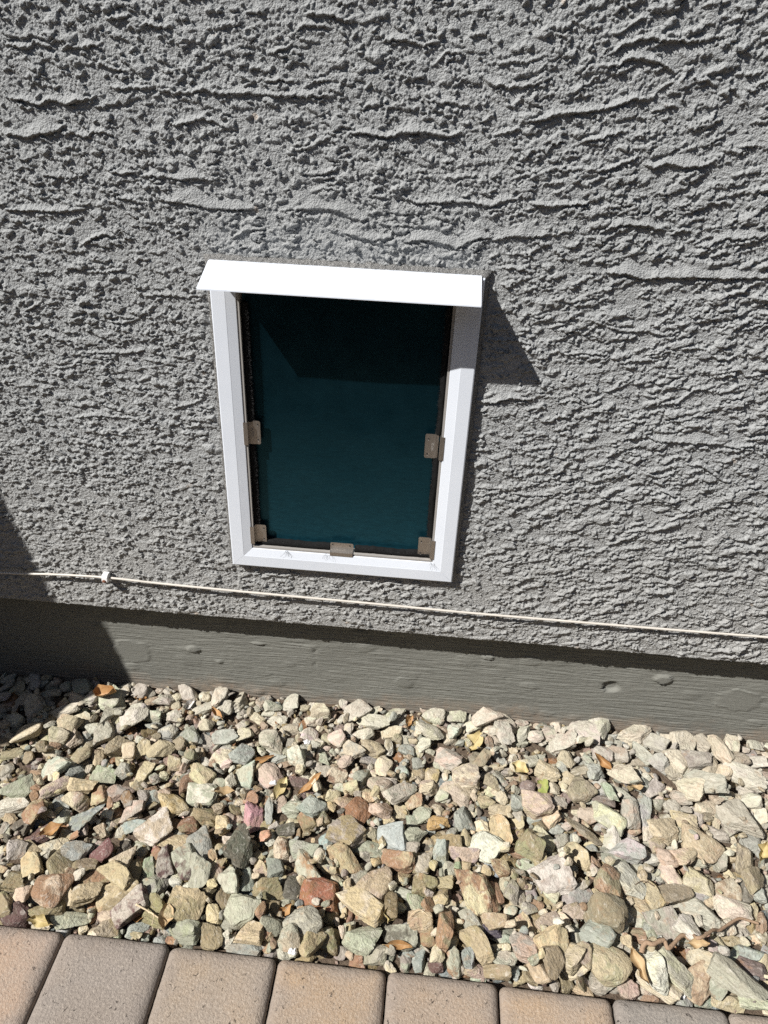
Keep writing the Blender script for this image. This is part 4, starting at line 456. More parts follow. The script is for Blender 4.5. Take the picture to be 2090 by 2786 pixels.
11249,191,162,95,5045,-937,-89,33,106,28,36,12,5,15076,169,141,63,-341,-1092,-14,99,19,-16,64,5,-1,15117,126,90,57,10468,-2429,-125,88,13,0,81,0,-1,
15223,153,114,61,3412,-1000,-28,51,22,5,106,1,-1,15244,173,146,59,5332,-2680,69,97,-18,44,53,12,-1,15314,191,115,48,10094,-2215,-109,89,-35,1,-73,5,-1,
15543,145,101,72,8404,-1374,-64,54,-57,-23,88,2,-1,15598,127,102,63,10132,-1308,-59,58,0,-68,80,0,-1,15673,168,112,78,4516,-1458,-128,76,22,35,-83,13,-1,
5573,277,175,134,4778,-2978,-213,102,-20,17,-58,3,9,5724,354,233,141,2695,-2723,-201,29,1,16,115,1,-1,5733,313,198,150,-480,-2034,-164,119,14,-6,1,1,-1,
5792,195,164,97,-5939,-1177,-129,96,-4,2,-72,2,0,5834,184,147,106,11547,-131,19,117,-12,0,23,4,-1,5869,296,229,154,2651,-903,-90,34,-12,5,-114,1,-1,
5963,217,146,112,-5773,-2100,-185,79,11,-11,-88,0,-1,6320,293,214,138,-1939,-2836,-202,119,9,1,7,0,-1,6345,250,169,112,-2987,-3546,-245,115,31,0,-17,2,3,
6382,231,152,122,6089,-1589,-177,92,45,27,56,12,-1,10574,194,160,94,-5374,-2664,-215,81,-1,6,-88,4,-1,10715,151,107,89,11235,-1209,-139,13,-102,60,-11,0,-1,
10795,180,147,108,-4737,395,91,32,-8,-11,115,12,5,10836,240,172,104,1109,-387,31,86,-24,72,-37,2,-1,10873,148,113,82,-1884,-2686,-229,5,-2,42,-112,3,-1,
10990,175,157,75,-4669,-437,-45,6,-78,-91,9,4,-1,11127,218,124,92,5746,-2108,-158,94,-46,22,54,1,-1,11139,150,137,78,-5158,-401,-29,12,-3,-119,6,2,-1,
15029,157,103,74,5963,-2580,39,103,16,10,59,2,-1,15046,179,145,59,7203,-1122,130,99,-8,-3,-67,4,0,15089,184,151,110,2534,-3711,-131,74,33,51,72,12,2,
15119,140,116,59,6683,-3960,66,105,29,40,29,2,-1,15342,139,82,60,3864,-2731,-13,62,47,-10,91,3,-1,15497,171,108,59,-3750,-16,236,113,0,34,21,1,-1,
15532,145,118,81,1104,-3410,9,94,-22,-31,65,4,3,15562,202,140,86,11233,138,162,61,-27,0,-100,14,-1,15583,155,98,66,1604,-2221,-112,16,2,-12,-118,12,-1,
15678,104,76,33,9989,-3210,-158,58,27,-14,-100,12,-1,1290,350,169,115,6455,-1048,-61,119,11,-7,7,3,-1,5971,198,148,106,-4148,-2418,-201,114,-4,2,-38,0,-1,
6004,192,177,104,7099,-1596,-163,14,12,22,116,11,-1,6158,165,153,92,-4774,-2412,-206,81,2,7,88,0,-1,6308,221,201,109,11250,-1373,-142,34,2,-6,115,0,-1,
10580,136,119,65,-4911,-2795,-224,118,5,16,-15,0,-1,10755,209,140,81,-6294,-589,-42,39,-96,61,3,0,-1,10838,211,202,111,11074,-1917,-180,71,-7,5,-96,12,2,
10844,176,141,92,-6869,186,66,46,18,-10,-109,0,-1,11027,147,110,80,1422,-625,-72,20,-115,28,-5,0,5,11088,168,112,58,-4821,-431,-43,95,8,-1,-72,1,5,
15166,164,123,59,-2144,-650,198,100,-17,-12,62,2,3,15512,149,98,45,2177,-2766,27,67,36,1,93,1,-1,15533,133,74,54,5073,-3992,-106,116,-23,-16,-15,0,-1,
1044,242,179,89,-1702,-482,116,39,113,3,8,4,-1,5567,267,203,96,-1519,-103,26,70,-3,-1,-98,2,12,5676,295,184,120,5721,70,62,96,-2,-5,-72,0,-1,
5732,188,171,86,-4677,-909,-97,9,1,-5,120,12,-1,5918,257,170,138,-1284,-1703,-153,115,6,12,33,2,5,5952,236,183,111,4213,-479,-27,66,0,-2,-100,12,-1,
6066,251,164,102,7774,-833,-94,70,9,-9,-96,9,3,6276,317,246,169,9987,-1032,-82,112,-14,-8,40,1,1,6337,326,205,121,-3612,-3693,-250,97,15,9,68,7,-1,
6338,254,228,161,-917,365,123,99,8,-4,-67,0,-1,6371,209,133,81,-4289,-2870,-239,34,3,-19,114,4,-1,6445,202,162,83,10147,-1924,-190,100,2,-8,-65,2,-1,
10694,235,184,124,-1242,33,85,34,63,-44,-86,4,-1,10993,244,149,79,-2358,123,53,8,49,109,7,1,-1,11070,193,112,106,173,205,71,34,8,1,115,3,-1,
15061,138,113,76,836,-2809,-98,4,27,17,116,11,-1,15094,167,97,61,10689,-2570,-139,82,-21,-26,-80,2,0,15241,169,110,82,4644,-677,56,71,-52,59,56,1,-1,
15273,156,107,74,1423,-936,55,115,20,-7,29,11,-1,15331,150,100,64,6353,-298,85,101,46,-24,39,4,-1,15368,130,106,67,6614,-870,111,104,31,-20,-48,5,2,
15516,131,114,70,9473,-1250,-34,89,24,-53,-55,11,-1,15545,237,188,120,11620,-603,150,47,-15,-48,-98,0,-1,15801,176,112,71,6987,50,235,2,9,-11,-119,4,-1,
1129,254,148,79,1744,448,81,118,1,-19,8,0,-1,1325,171,149,111,6254,-1728,-179,119,14,10,5,5,-1,5612,220,185,128,1707,-662,-54,20,18,3,-117,0,-1,
5631,219,163,110,5243,-2471,-204,9,7,20,-118,5,-1,5672,205,162,123,-3919,-1288,-129,118,14,-6,-12,1,-1,5878,262,190,140,10090,-652,-41,24,-13,-29,113,3,2,
5951,273,229,112,1233,-570,-47,14,-8,3,-119,3,-1,6176,239,183,114,1244,370,99,83,-3,0,-87,0,-1,6424,308,263,170,3424,-2380,-163,104,-43,10,40,2,12,
10592,176,150,104,-5563,-2434,-188,100,-29,-6,60,0,-1,10635,215,143,90,-6110,476,91,4,1,30,116,2,-1,10803,187,132,63,99,-1641,-187,3,-104,59,2,3,5,
11192,191,132,76,-6347,-435,-38,6,-85,84,3,9,-1,15079,113,87,38,9620,-2557,-123,111,43,7,-13,11,-1,15147,150,97,73,4979,-3474,-223,107,2,-40,37,2,0,
15170,236,146,61,276,-1529,-174,52,26,6,105,2,0,15323,141,79,32,-3241,-2987,118,118,5,2,20,1,-1,15348,140,101,58,-1382,-1666,-45,95,53,28,-42,11,-1,
15390,198,120,79,5441,-670,103,81,-34,12,81,12,5,15405,113,92,38,5680,-2523,134,14,27,-6,-116,4,-1,15492,149,130,72,-5774,-181,5,20,-2,4,118,2,2,
1058,596,237,133,-3069,-1585,-96,18,-101,-58,-19,7,-1,1190,156,137,85,2971,-1116,-34,118,22,5,6,11,-1,1243,404,151,99,7262,201,67,119,8,3,7,3,-1,
5614,233,206,125,-5253,83,59,60,-4,-3,-104,2,-1,5690,243,183,87,10500,-1593,-176,28,3,1,-117,5,-1,5793,191,145,85,-4907,-2695,-221,102,-1,40,48,1,-1,
5995,351,218,137,10963,-1204,-115,97,11,-9,-69,9,-1,6053,252,229,125,-175,-765,-50,31,-5,51,-104,3,-1,6102,184,154,102,-3131,-184,15,115,0,5,34,3,-1,
6234,269,223,147,6768,-302,7,57,10,-3,-105,0,-1,6299,214,159,104,-2943,-3735,-262,89,-38,-29,64,12,3,6434,277,225,116,5914,-43,33,77,-7,4,-91,3,-1,
10615,203,169,100,-4324,-1739,-146,10,-4,-105,57,2,9,10728,126,111,49,-3773,-2691,-144,76,-13,16,-90,2,1,10826,190,113,91,11316,-649,-56,28,-94,69,12,3,-1,
11043,179,130,88,-6576,-604,-58,4,106,57,6,3,-1,11138,218,140,76,4605,66,40,77,9,7,91,2,-1,15175,139,109,81,8974,-739,70,75,-10,-42,83,14,-1,
15225,203,133,60,-3858,-1940,-117,50,-7,22,-107,0,-1,15444,169,126,51,-5547,213,90,106,-24,34,-37,14,2,15702,156,95,48,3770,-3689,4,109,0,-43,25,1,-1,
15731,129,112,81,-3411,-1418,-125,58,16,17,103,1,-1,1285,330,271,133,8934,-786,-39,117,12,22,5,14,-1,5879,268,189,120,4504,-1220,-122,86,-23,24,-76,3,-1,
6181,324,235,166,8105,-3866,-232,118,8,8,18,12,12,6210,303,201,144,2915,-777,-58,3,0,13,-119,5,-1,10545,155,122,106,3231,51,45,27,4,14,-116,2,9,
11072,209,134,96,5165,-847,-93,113,-9,5,39,5,-1,11120,175,109,98,11234,-698,-63,97,50,-10,-49,3,-1,11178,164,116,69,-4545,-3670,-269,47,-4,12,-110,4,-1,
11203,182,116,69,11435,-443,-39,99,3,-8,-67,1,-1,15009,195,126,82,4863,-213,102,118,-12,-9,12,3,-1,15264,135,107,44,591,-878,-25,60,-10,57,-87,0,-1,
15271,206,115,50,6390,-11,311,100,-3,-22,62,0,5,15336,163,117,68,-6351,32,83,72,-14,14,94,4,5,15341,155,109,61,5485,-2024,207,23,-21,40,109,4,12,
15451,167,97,71,-4145,-18,243,87,-3,43,-71,2,-1,15461,153,120,81,1704,216,136,40,-13,-32,108,5,-1,15585,130,87,39,6333,-1211,4,48,28,-21,104,2,-1,
15777,165,98,39,28,-1136,-41,55,25,-6,-104,0,-1,1168,395,224,125,2243,-1033,-101,104,-7,-18,57,5,-1,1193,311,192,124,2664,-1782,-176,87,2,-17,-81,12,-1,
5778,203,167,79,-6761,377,79,76,-4,-6,93,7,12,5862,173,139,67,-1754,-2723,-231,7,-18,17,-117,0,-1,5902,314,225,164,3572,-3696,-226,120,-3,4,-6,3,-1,
5914,195,148,100,-5112,-543,-51,113,22,3,-32,2,2,5942,323,234,128,-4852,-27,52,104,1,-4,59,1,-1,6160,294,257,139,-1396,-2185,-174,61,-7,2,-103,2,-1,
6282,165,162,75,-5053,-3196,-252,15,20,11,-117,4,-1,6297,207,155,72,9832,-2983,-239,120,-8,5,-5,9,1,6307,206,190,91,1850,-1398,-155,118,13,-5,-17,1,12,
6315,191,145,81,-3354,-2670,-223,49,4,12,109,2,0,6365,171,148,85,3907,291,82,96,10,3,71,7,-1,6404,225,157,89,-1111,-1217,-135,14,-7,5,-119,12,5,
6426,308,215,137,-127,-1736,-155,96,5,-1,-72,2,-1,10757,167,120,90,5278,-268,-6,94,16,10,-72,5,-1,10865,171,130,97,-7523,478,88,11,9,-118,-19,12,0,
10945,135,101,65,-3427,-4048,-289,106,8,-5,56,1,5,11028,155,126,67,175,-1766,-189,46,-4,-14,110,4,-1,11110,210,161,100,3360,17,48,84,-8,19,-83,1,-1,
11153,152,100,54,-4770,-3069,-238,22,26,-10,115,3,3,11173,178,127,109,-7328,372,101,95,65,-10,-31,2,-1,11251,170,144,67,-6617,-344,21,18,-83,-17,-83,1,-1,
15195,152,124,57,328,-3508,-113,69,-5,61,77,1,-1,15200,139,119,49,3243,-620,120,44,-20,11,-109,2,-1,15231,216,158,87,7143,-1803,-90,60,43,-28,90,0,1,
15356,125,93,40,10058,-1208,-30,97,9,11,69,12,-1,15446,186,141,76,-5933,-1420,-51,103,8,-37,-48,13,-1,15462,145,82,35,9808,-1769,-95,116,19,2,23,2,1,
15487,118,81,49,6216,-2923,223,114,0,16,-35,2,-1,15534,124,108,65,-5156,-2998,-203,64,6,26,98,2,-1,15569,136,95,46,825,-2552,-122,46,28,-15,-106,12,-1,
15631,126,80,46,10551,-2265,-120,117,24,-13,-5,1,-1,15656,157,102,63,2277,-931,1,101,9,-15,62,0,-1,15668,201,128,77,1530,-1102,17,87,-41,-6,-72,0,-1,
15758,188,141,95,-4941,-786,-30,74,-19,-14,91,12,-1,15780,160,97,72,-4644,-1664,-113,106,-55,-6,14,12,-1,15788,132,98,66,1305,-1577,-94,110,-28,38,-8,0,-1,
15795,141,101,70,7581,-2870,-138,65,-19,-2,-99,1,3,5832,287,221,108,3205,-447,-33,7,0,13,-119,2,-1,6189,209,181,132,1993,-538,-32,36,6,7,114,4,1,
6203,337,249,148,2895,-1047,-88,24,-6,-7,-117,0,-1,6258,201,175,102,6820,-3726,-257,10,-7,-2,-119,4,-1,6409,248,187,120,1445,-2574,-200,64,13,10,100,11,0,
10579,197,139,81,-6035,-764,-84,50,22,-32,-102,2,-1,10961,177,119,60,-4508,-2301,-216,11,-31,115,-4,0,-1,11012,207,130,80,-4043,-3325,-258,109,-14,-14,46,4,1,
11112,203,135,74,-5055,-926,-106,34,2,-2,-115,11,9,11193,185,160,115,-103,-1124,-107,84,-68,-47,20,0,-1,15013,164,97,72,2143,-278,62,110,14,-1,-47,11,5,
15024,92,59,43,8546,-3784,-27,118,9,-13,-16,1,-1,15066,175,129,69,-3587,-1727,-94,109,48,1,-12,13,-1,15210,150,129,51,7741,-511,86,102,11,34,52,0,-1,
15299,131,74,31,-2490,-3106,-24,111,-8,-11,42,0,-1,15328,139,102,46,2532,-854,17,91,55,4,55,0,-1,15387,125,90,67,-2728,-2068,112,47,22,1,-108,2,-1,
15421,124,76,38,5907,-3308,-23,61,24,-9,100,11,-1,15427,112,66,27,9053,-2809,-204,114,27,-12,-21,0,0,15434,121,109,74,344,-2365,73,99,-6,-34,-59,4,-1,
15466,167,118,88,-1175,-324,180,109,-27,-23,-36,2,-1,15548,132,89,49,106,-1619,-123,6,35,3,115,0,12,15603,143,88,39,8031,-1705,222,28,-2,18,115,3,3,
15606,152,91,49,-3001,-1802,101,50,-6,-24,106,14,1,15635,203,126,59,7263,-835,282,44,-38,49,93,3,-1,15649,133,105,44,-3201,-1144,-52,109,17,40,25,4,0,
15674,177,121,67,-3282,-1247,196,65,-36,-21,-92,9,-1,15760,147,84,52,7395,-91,207,113,19,-13,32,11,-1,5662,240,192,92,7973,-714,-68,104,6,3,-59,9,-1,
5666,317,238,168,-785,-3758,-224,114,13,-8,34,14,-1,5788,308,242,136,3934,-2927,-212,66,10,2,99,11,-1,6070,363,250,146,1666,-1597,-149,68,5,-2,99,4,-1,
6177,200,147,84,3780,-883,-97,115,7,5,-35,1,1,6196,290,192,138,9735,-1950,-165,64,7,0,-101,0,-1,10681,301,204,135,-3877,-2120,-175,105,-6,-2,-58,13,9,
10823,163,109,71,59,361,77,11,-113,-37,-6,2,-1,10882,206,125,67,10253,394,106,88,-69,-31,31,1,12,11091,162,110,75,-6897,-127,19,11,-10,-30,115,13,-1,
11158,168,112,94,-6619,338,77,64,97,17,25,2,-1,11234,163,107,69,5691,452,83,119,6,-6,10,2,-1,15101,115,92,67,-5445,-2134,17,9,-12,-1,-119,9,-1,
15103,237,159,74,1853,-2744,-25,108,-47,1,23,12,-1,15110,111,94,55,10297,349,143,90,28,-28,69,4,-1,15172,114,86,63,7968,-688,4,109,44,-11,-23,1,-1,
15309,153,113,47,1146,-216,164,67,-6,38,-92,4,-1,15384,164,106,64,-7081,190,110,56,29,21,-100,1,-1,15541,167,123,84,11597,-738,23,45,16,6,-110,4,-1,
15621,161,130,57,-3105,-280,339,11,-15,13,118,1,-1,15681,111,92,64,-2953,-3394,-182,24,23,22,-113,0,-1,15711,118,100,45,-3782,-1514,-182,45,-33,33,-101,0,2,
15783,177,109,58,11488,-748,32,50,0,12,-108,11,0,15819,94,79,41,5214,-3566,5,83,12,-23,-82,0,-1,1255,316,181,127,7433,40,58,115,20,-24,11,1,-1,
1367,276,164,106,457,-2854,-210,95,-10,11,-72,12,-1,1422,236,198,110,2686,-3419,-250,10,119,7,-7,1,5,5650,223,172,86,6024,-2201,-201,84,11,6,-85,2,3,
5736,276,216,135,273,-763,-61,5,10,2,-120,12,-1,6116,213,178,126,-3795,-2673,-206,117,22,12,2,12,-1,6126,213,166,69,168,-1359,-162,69,-3,4,98,1,-1,
6318,345,291,208,-3470,119,97,97,2,-11,-69,2,12,6344,189,165,110,4420,-2372,-196,116,17,-14,-23,2,2,10663,133,100,64,9968,-2506,-220,96,4,20,70,0,0,
10737,221,150,111,-5292,-1785,-176,112,-4,-4,43,2,12,10828,202,119,91,11818,-147,17,27,-88,-73,23,2,9,10943,185,146,81,9579,-3238,-247,6,-59,104,-4,4,-1,
10966,197,143,85,10307,-51,27,116,7,1,-31,5,-1,11025,141,118,54,-5127,186,52,112,5,8,-41,5,-1,11190,155,108,66,11591,24,30,88,6,-1,-81,3,12,
11216,172,103,63,-6094,-652,-58,32,-67,94,5,12,2,11254,210,141,97,-5115,430,99,64,-38,-26,91,14,-1,15005,95,76,51,5559,-3023,-177,79,48,-38,66,1,12,
15027,159,94,67,-1591,-547,182,114,-26,5,-27,1,-1,15048,145,85,54,-3882,-1397,-78,61,29,34,93,0,-1,15236,160,91,64,9563,-1226,-35,106,7,21,53,4,-1,
15250,175,126,56,9730,-1699,-119,101,-10,25,59,0,-1,15285,103,70,52,8514,-3055,-245,91,32,-26,67,11,-1,15329,115,86,64,8073,-1772,208,84,29,-16,-79,11,-1,
15362,139,86,35,4760,-420,232,81,52,-21,-69,1,5,15431,236,190,86,-3704,-1937,-78,19,-8,-3,-118,11,-1,15438,133,102,69,-1018,-2217,10,117,-13,3,24,13,-1,
15520,147,108,45,3677,-3870,-131,100,-42,48,15,0,1,15547,169,121,57,6340,-1514,-104,111,7,7,-44,5,2,15552,184,120,78,2713,-1552,58,98,-18,53,42,0,-1,
15556,126,102,70,-3048,-2847,25,87,-10,-28,-78,11,-1,15604,132,96,65,9756,-1932,-85,85,6,-37,76,12,-1,15665,144,127,76,6280,-2436,-73,115,-32,-7,-13,1,1,
15687,189,120,61,11770,401,86,47,10,-23,108,3,-1,15743,159,133,82,250,-613,-35,55,-12,-4,106,0,-1,15768,166,99,42,1403,-723,244,91,-17,-8,76,2,-1,
1503,207,153,105,5980,-3210,-236,26,-116,-8,-10,6,-1,1521,211,147,88,5324,-4086,-208,20,-117,-8,-14,7,-1,5808,257,193,133,839,276,100,10,12,-7,119,13,2,
5809,312,246,136,-4042,-926,-82,9,4,10,-119,1,5,5912,334,207,177,-2562,-3496,-213,26,-7,-1,-117,1,-1,5947,204,199,99,-2483,-1014,-105,48,0,3,-110,2,9,
6041,245,232,105,1760,-3396,-240,86,3,-12,-82,2,5,6137,202,143,116,-1048,-377,-12,90,20,-1,76,3,-1,6201,301,233,194,8052,-2710,-170,14,2,-1,119,0,9,
6402,264,180,126,-883,-662,-47,114,9,3,37,2,0,10700,185,142,97,10087,-1301,-148,4,-90,-79,-10,2,12,10710,164,125,61,-4903,-1462,-177,12,11,-10,119,3,12,
11111,156,127,69,11358,-554,-57,54,-4,-5,107,1,-1,11212,128,98,71,1896,-624,-66,7,86,-84,3,5,-1,11235,136,89,67,1696,18,31,117,-2,-10,-26,0,12,
15067,134,109,80,-1713,-1483,-16,105,-51,-28,9,4,2,15140,148,128,61,10211,-1812,-84,41,-32,42,100,2,12,15197,164,96,72,-367,-761,21,66,14,-24,-96,3,-1,
15220,149,111,47,-816,-71,23,114,26,-27,-8,0,-1,15276,168,109,69,363,-2951,-46,49,16,-61,90,12,5,15296,122,104,45,7783,-2302,120,43,13,-4,111,3,-1,
15354,103,73,46,2386,-3488,-186,26,42,0,-109,2,5,15496,120,87,63,10124,-2574,-73,78,5,48,78,2,-1,15522,135,93,53,2687,-1946,-68,48,-9,-3,109,9,-1,
15536,173,132,64,7114,-2339,-17,93,43,-29,-56,2,12,15595,153,118,79,3316,-1013,-10,12,-32,18,114,2,-1,15660,159,90,43,9923,-571,59,33,-17,34,109,2,-1,
15691,167,126,75,7326,95,163,79,9,19,88,14,-1,15695,152,102,49,-2964,-190,130,9,15,-71,-95,2,-1,15697,104,81,48,-2701,-2681,-47,117,-11,-14,21,1,-1,
15725,119,86,43,2877,-2361,-58,58,21,16,-101,1,0,1298,308,265,169,8634,-1149,-117,116,27,-5,7,2,-1,5721,302,231,163,-3544,-930,-67,89,0,1,81,2,-1,
5759,227,178,110,3723,259,88,86,0,-12,83,1,-1,5817,224,140,88,7732,-442,-38,60,8,3,104,2,-1,5836,209,153,96,3732,-1039,-116,101,14,-7,63,11,-1,
5958,289,207,133,7165,93,71,103,2,-4,62,3,-1,5978,295,233,160,11631,-862,-70,63,19,4,-100,9,5,6149,189,139,88,-1825,-1415,-161,49,6,5,109,1,-1,
6162,299,254,131,6082,-1811,-171,21,5,4,-118,4,-1,6207,264,220,137,5032,-1890,-171,28,-3,13,-116,12,-1,6249,263,169,113,3526,-1475,-151,117,8,4,-23,2,-1,
6394,294,188,117,-295,-1150,-112,16,4,2,-119,4,5,6395,225,170,81,-2477,-2641,-224,59,-4,7,-104,3,-1,10689,229,189,91,10773,-1091,-113,40,16,-12,-112,3,0,
10706,145,131,92,4239,23,42,119,-10,0,12,2,-1,10957,139,109,58,647,-1588,-198,1,65,100,-11,0,-1,11001,199,130,100,1840,-840,-91,16,-1,-13,-118,12,-1,
11013,167,128,85,950,-1537,-180,7,119,8,-4,12,0,11045,142,117,87,-1232,-257,-7,117,-12,-13,21,3,-1,11056,146,111,58,-3693,-1552,-187,101,-3,-5,65,12,-1,
11202,121,115,80,1811,-743,-76,29,112,16,26,1,-1,11224,133,117,53,9863,305,77,117,-25,-4,5,2,-1,15007,117,68,30,-3328,-3683,-134,106,-3,4,56,2,-1,
15021,120,87,65,-5951,-349,43,115,-28,18,-4,9,-1,15062,99,71,43,299,-3739,-168,20,-28,12,-114,13,-1,15072,127,88,62,5038,-1548,-42,23,10,-11,117,1,-1,
15196,98,81,54,329,-2828,84,106,28,14,-46,4,-1,15226,111,100,48,10535,287,98,119,4,-8,8,14,-1,15237,206,170,90,5721,-1140,77,106,-51,-22,-11,5,-1,
15307,93,76,49,5418,-2915,-140,35,-1,5,-115,12,-1,15352,153,113,62,1380,-2319,-214,105,34,-13,45,2,5,15376,158,114,53,6120,194,303,89,37,-59,-39,0,-1,
15389,144,118,67,-978,195,103,112,42,-1,2,12,3,15493,167,107,58,-3947,-2486,-92,81,-21,-10,-85,0,-1,15566,109,93,69,4428,-1138,-10,100,55,-25,28,1,3,
15627,162,95,65,4918,-1010,-14,13,39,10,112,14,-1,15643,109,85,37,10013,-1483,-105,117,8,1,-25,2,1,15759,133,83,59,9506,421,317,73,3,13,-95,14,-1,
15778,151,117,76,-1542,-68,122,60,0,-22,-101,12,-1,15803,126,83,44,1900,-576,34,32,18,-54,101,0,-1,5548,216,146,115,2167,-154,24,49,5,-4,-109,0,-1,
5639,294,241,176,7898,-1639,-133,85,6,0,84,11,2,5850,253,193,114,5037,-2530,-202,115,5,4,-32,3,9,5953,322,236,148,-879,-3191,-228,81,10,5,-88,2,-1,
6071,292,196,145,8955,95,63,15,-7,11,118,11,-1,6192,224,167,87,1649,-1335,-149,111,2,-7,45,4,12,6209,354,209,180,8506,-881,-60,81,7,-16,87,5,-1,
6235,232,204,144,5157,-3144,-212,9,-12,15,-118,4,-1,10557,150,88,62,943,-1691,-192,9,81,-88,-4,1,-1,10671,171,125,97,1364,-720,-67,1,23,117,-13,9,5,
10722,238,156,100,9335,-3611,-230,88,23,-21,76,2,-1,10978,329,200,109,-6614,-1007,-62,90,-22,-6,-75,12,-1,11095,147,111,63,11129,-1286,-157,16,1,9,-119,1,0,
11105,156,110,63,35,473,80,22,-6,-8,-117,12,9,11159,160,114,82,-4121,-2286,-200,67,-99,-4,-5,12,-1,11176,154,121,73,-6644,457,84,97,-9,7,-70,0,-1,
11230,166,113,84,11196,446,96,93,-51,-10,55,0,-1,11246,186,160,105,-1066,-1596,-168,10,23,-117,2,0,-1,15026,145,94,48,9525,-683,223,91,-19,-2,-76,2,-1,
15073,166,110,71,2679,313,223,105,-28,9,51,4,-1,15113,136,102,61,-3769,-179,29,59,8,31,100,0,2,15188,153,112,70,3939,-792,27,61,-19,53,87,1,-1,
15318,165,113,71,7050,197,170,15,37,-40,106,1,-1,15325,148,94,64,8442,-1485,-64,91,-22,-10,-75,1,-1,15338,111,97,58,-3794,-1126,-24,7,10,-3,-119,4,-1,
15477,107,87,63,8980,-1342,221,15,15,-3,-118,12,-1,15600,97,69,46,-4442,-3469,-166,44,14,27,107,14,-1,15670,90,73,50,9153,-2109,-87,3,0,-63,102,9,-1,
15683,114,99,70,5624,-173,50,8,2,-8,-119,2,-1,15772,108,77,36,4897,-2778,-72,87,-9,-6,82,3,-1,1106,306,291,172,-3217,-1953,-159,8,120,7,1,2,-1,
1219,251,158,101,1991,-1979,-130,120,7,-5,7,11,-1,1316,243,181,104,7913,-1579,-36,69,-10,24,-95,1,-1,5597,277,268,160,658,-2515,-179,101,11,-4,63,2,2,
5705,224,133,81,4208,296,79,63,8,8,102,4,-1,5786,322,227,186,1935,-1636,-134,19,-16,0,-117,2,-1,5841,203,134,72,8868,-1655,-188,84,12,-1,-85,1,-1,
5991,181,168,75,-3905,-1819,-191,86,5,-14,83,0,12,6156,345,220,184,-5245,-2277,-159,114,-12,1,34,5,-1,6416,295,245,133,-83,-473,-13,112,3,-9,41,0,0,
10477,135,102,82,9993,481,86,5,-84,-69,-50,11,-1,10502,164,130,97,8779,-3530,-256,3,93,-75,6,12,-1,11129,141,96,92,10291,-421,-22,8,-1,-116,-29,5,-1,
15014,187,123,51,1562,-1557,-36,3,-27,-16,-116,2,-1,15030,150,115,81,626,-154,34,27,59,13,-100,1,3,15042,141,100,64,9940,-496,26,115,18,-19,-21,11,-1,
15093,140,125,50,-20,-1640,-94,110,-26,19,34,2,-1,15130,161,108,66,-1914,-2231,-203,44,19,23,-107,0,-1,15159,168,140,92,6125,-2560,-129,44,-16,1,-111,1,5,
15176,143,108,60,1076,-531,48,85,-10,11,83,1,-1,15322,100,81,54,5889,-1354,52,25,1,14,-117,2,-1,15374,135,101,59,8129,-2123,61,110,15,45,7,1,-1,
15515,108,72,48,-3556,-1938,130,103,-4,12,61,5,-1,15523,133,88,62,-3122,-1757,12,48,21,-8,-107,5,-1,15537,153,118,48,-3512,-30,258,90,-17,15,77,9,-1,
15542,111,86,38,4382,-1898,-77,39,-22,-3,111,1,-1,15619,100,83,43,5133,-2380,-81,61,30,11,99,0,-1,15671,95,62,41,-358,-3599,26,71,3,52,-81,3,-1,
15714,114,86,59,-3952,-3171,-115,36,-66,-3,-94,1,-1,15739,105,83,41,1715,-2279,-225,74,10,24,-91,2,-1,15756,123,85,38,7763,-844,43,77,-2,8,91,12,2,
15814,143,120,51,4612,-42,217,94,-66,-11,-33,3,-1,5730,216,156,112,-3972,429,104,6,-4,-39,113,5,-1,6011,247,193,127,-2123,-1035,-102,114,-2,-7,-37,4,0,
6069,233,228,120,2040,-335,-3,87,6,-6,82,9,2,6125,219,159,93,-3869,-807,-93,104,3,16,-58,2,0,6141,318,236,125,496,-1876,-169,32,3,1,116,0,-1,
6359,288,221,177,6669,-633,-18,118,14,1,19,12,-1,10486,122,107,57,-5022,-1411,-175,88,15,11,-80,2,5,10530,150,106,61,9324,-3088,-249,97,-1,-2,-70,2,9,
10695,145,109,71,-5883,-112,9,83,2,11,86,11,5,10703,127,111,66,-4637,-84,8,13,66,94,-33,5,-1,10721,214,164,74,-3742,-260,-20,6,109,49,7,2,9,
10774,153,105,77,-6276,206,64,5,-86,82,14,1,-1,10834,138,134,62,1795,-530,-63,4,119,-10,-10,3,-1,10909,140,101,65,11090,453,81,97,-1,0,-70,2,-1,
10923,130,109,63,-4978,-2886,-240,118,-8,4,-19,14,-1,10929,141,111,55,9148,-3436,-272,25,-108,-46,4,5,-1,11238,142,109,67,10768,-635,-70,8,-17,-4,-119,11,-1,
15075,123,81,38,1731,-1524,-76,25,-1,0,117,2,5,15109,100,72,31,9577,-1292,-126,117,7,-27,-5,1,12,15112,173,96,48,6512,-93,2,12,-21,-29,114,1,1,
15152,121,91,63,6600,-1704,25,105,-7,11,-56,12,-1,15183,146,100,46,2235,-1057,-18,116,-3,-15,-27,0,-1,15242,94,71,53,1404,-2794,-245,107,36,10,-40,1,-1,
15305,135,106,68,7389,94,148,103,11,-60,7,2,-1,15367,94,79,52,684,-1524,-121,117,-3,22,17,3,-1,15392,118,76,38,8610,-2356,16,18,14,-27,-115,1,-1,
15394,98,88,63,7495,-396,14,71,-11,-37,88,4,-1,15554,129,100,56,1175,-481,128,62,-18,-28,-97,5,-1,15596,116,90,49,6974,-1043,130,96,-2,-28,66,0,12,
15646,108,61,28,3251,-3170,-143,107,51,14,-7,5,-1,15689,113,79,49,4016,-1435,-73,111,15,-26,-33,5,-1,15690,121,68,50,1382,-3013,-147,110,17,4,44,2,3,
15698,93,72,48,-1905,-2396,-113,56,10,39,-98,0,-1,15774,102,80,40,10602,-2109,-111,87,11,18,80,12,-1,1022,250,170,115,-2984,-270,-11,118,22,1,7,2,-1,
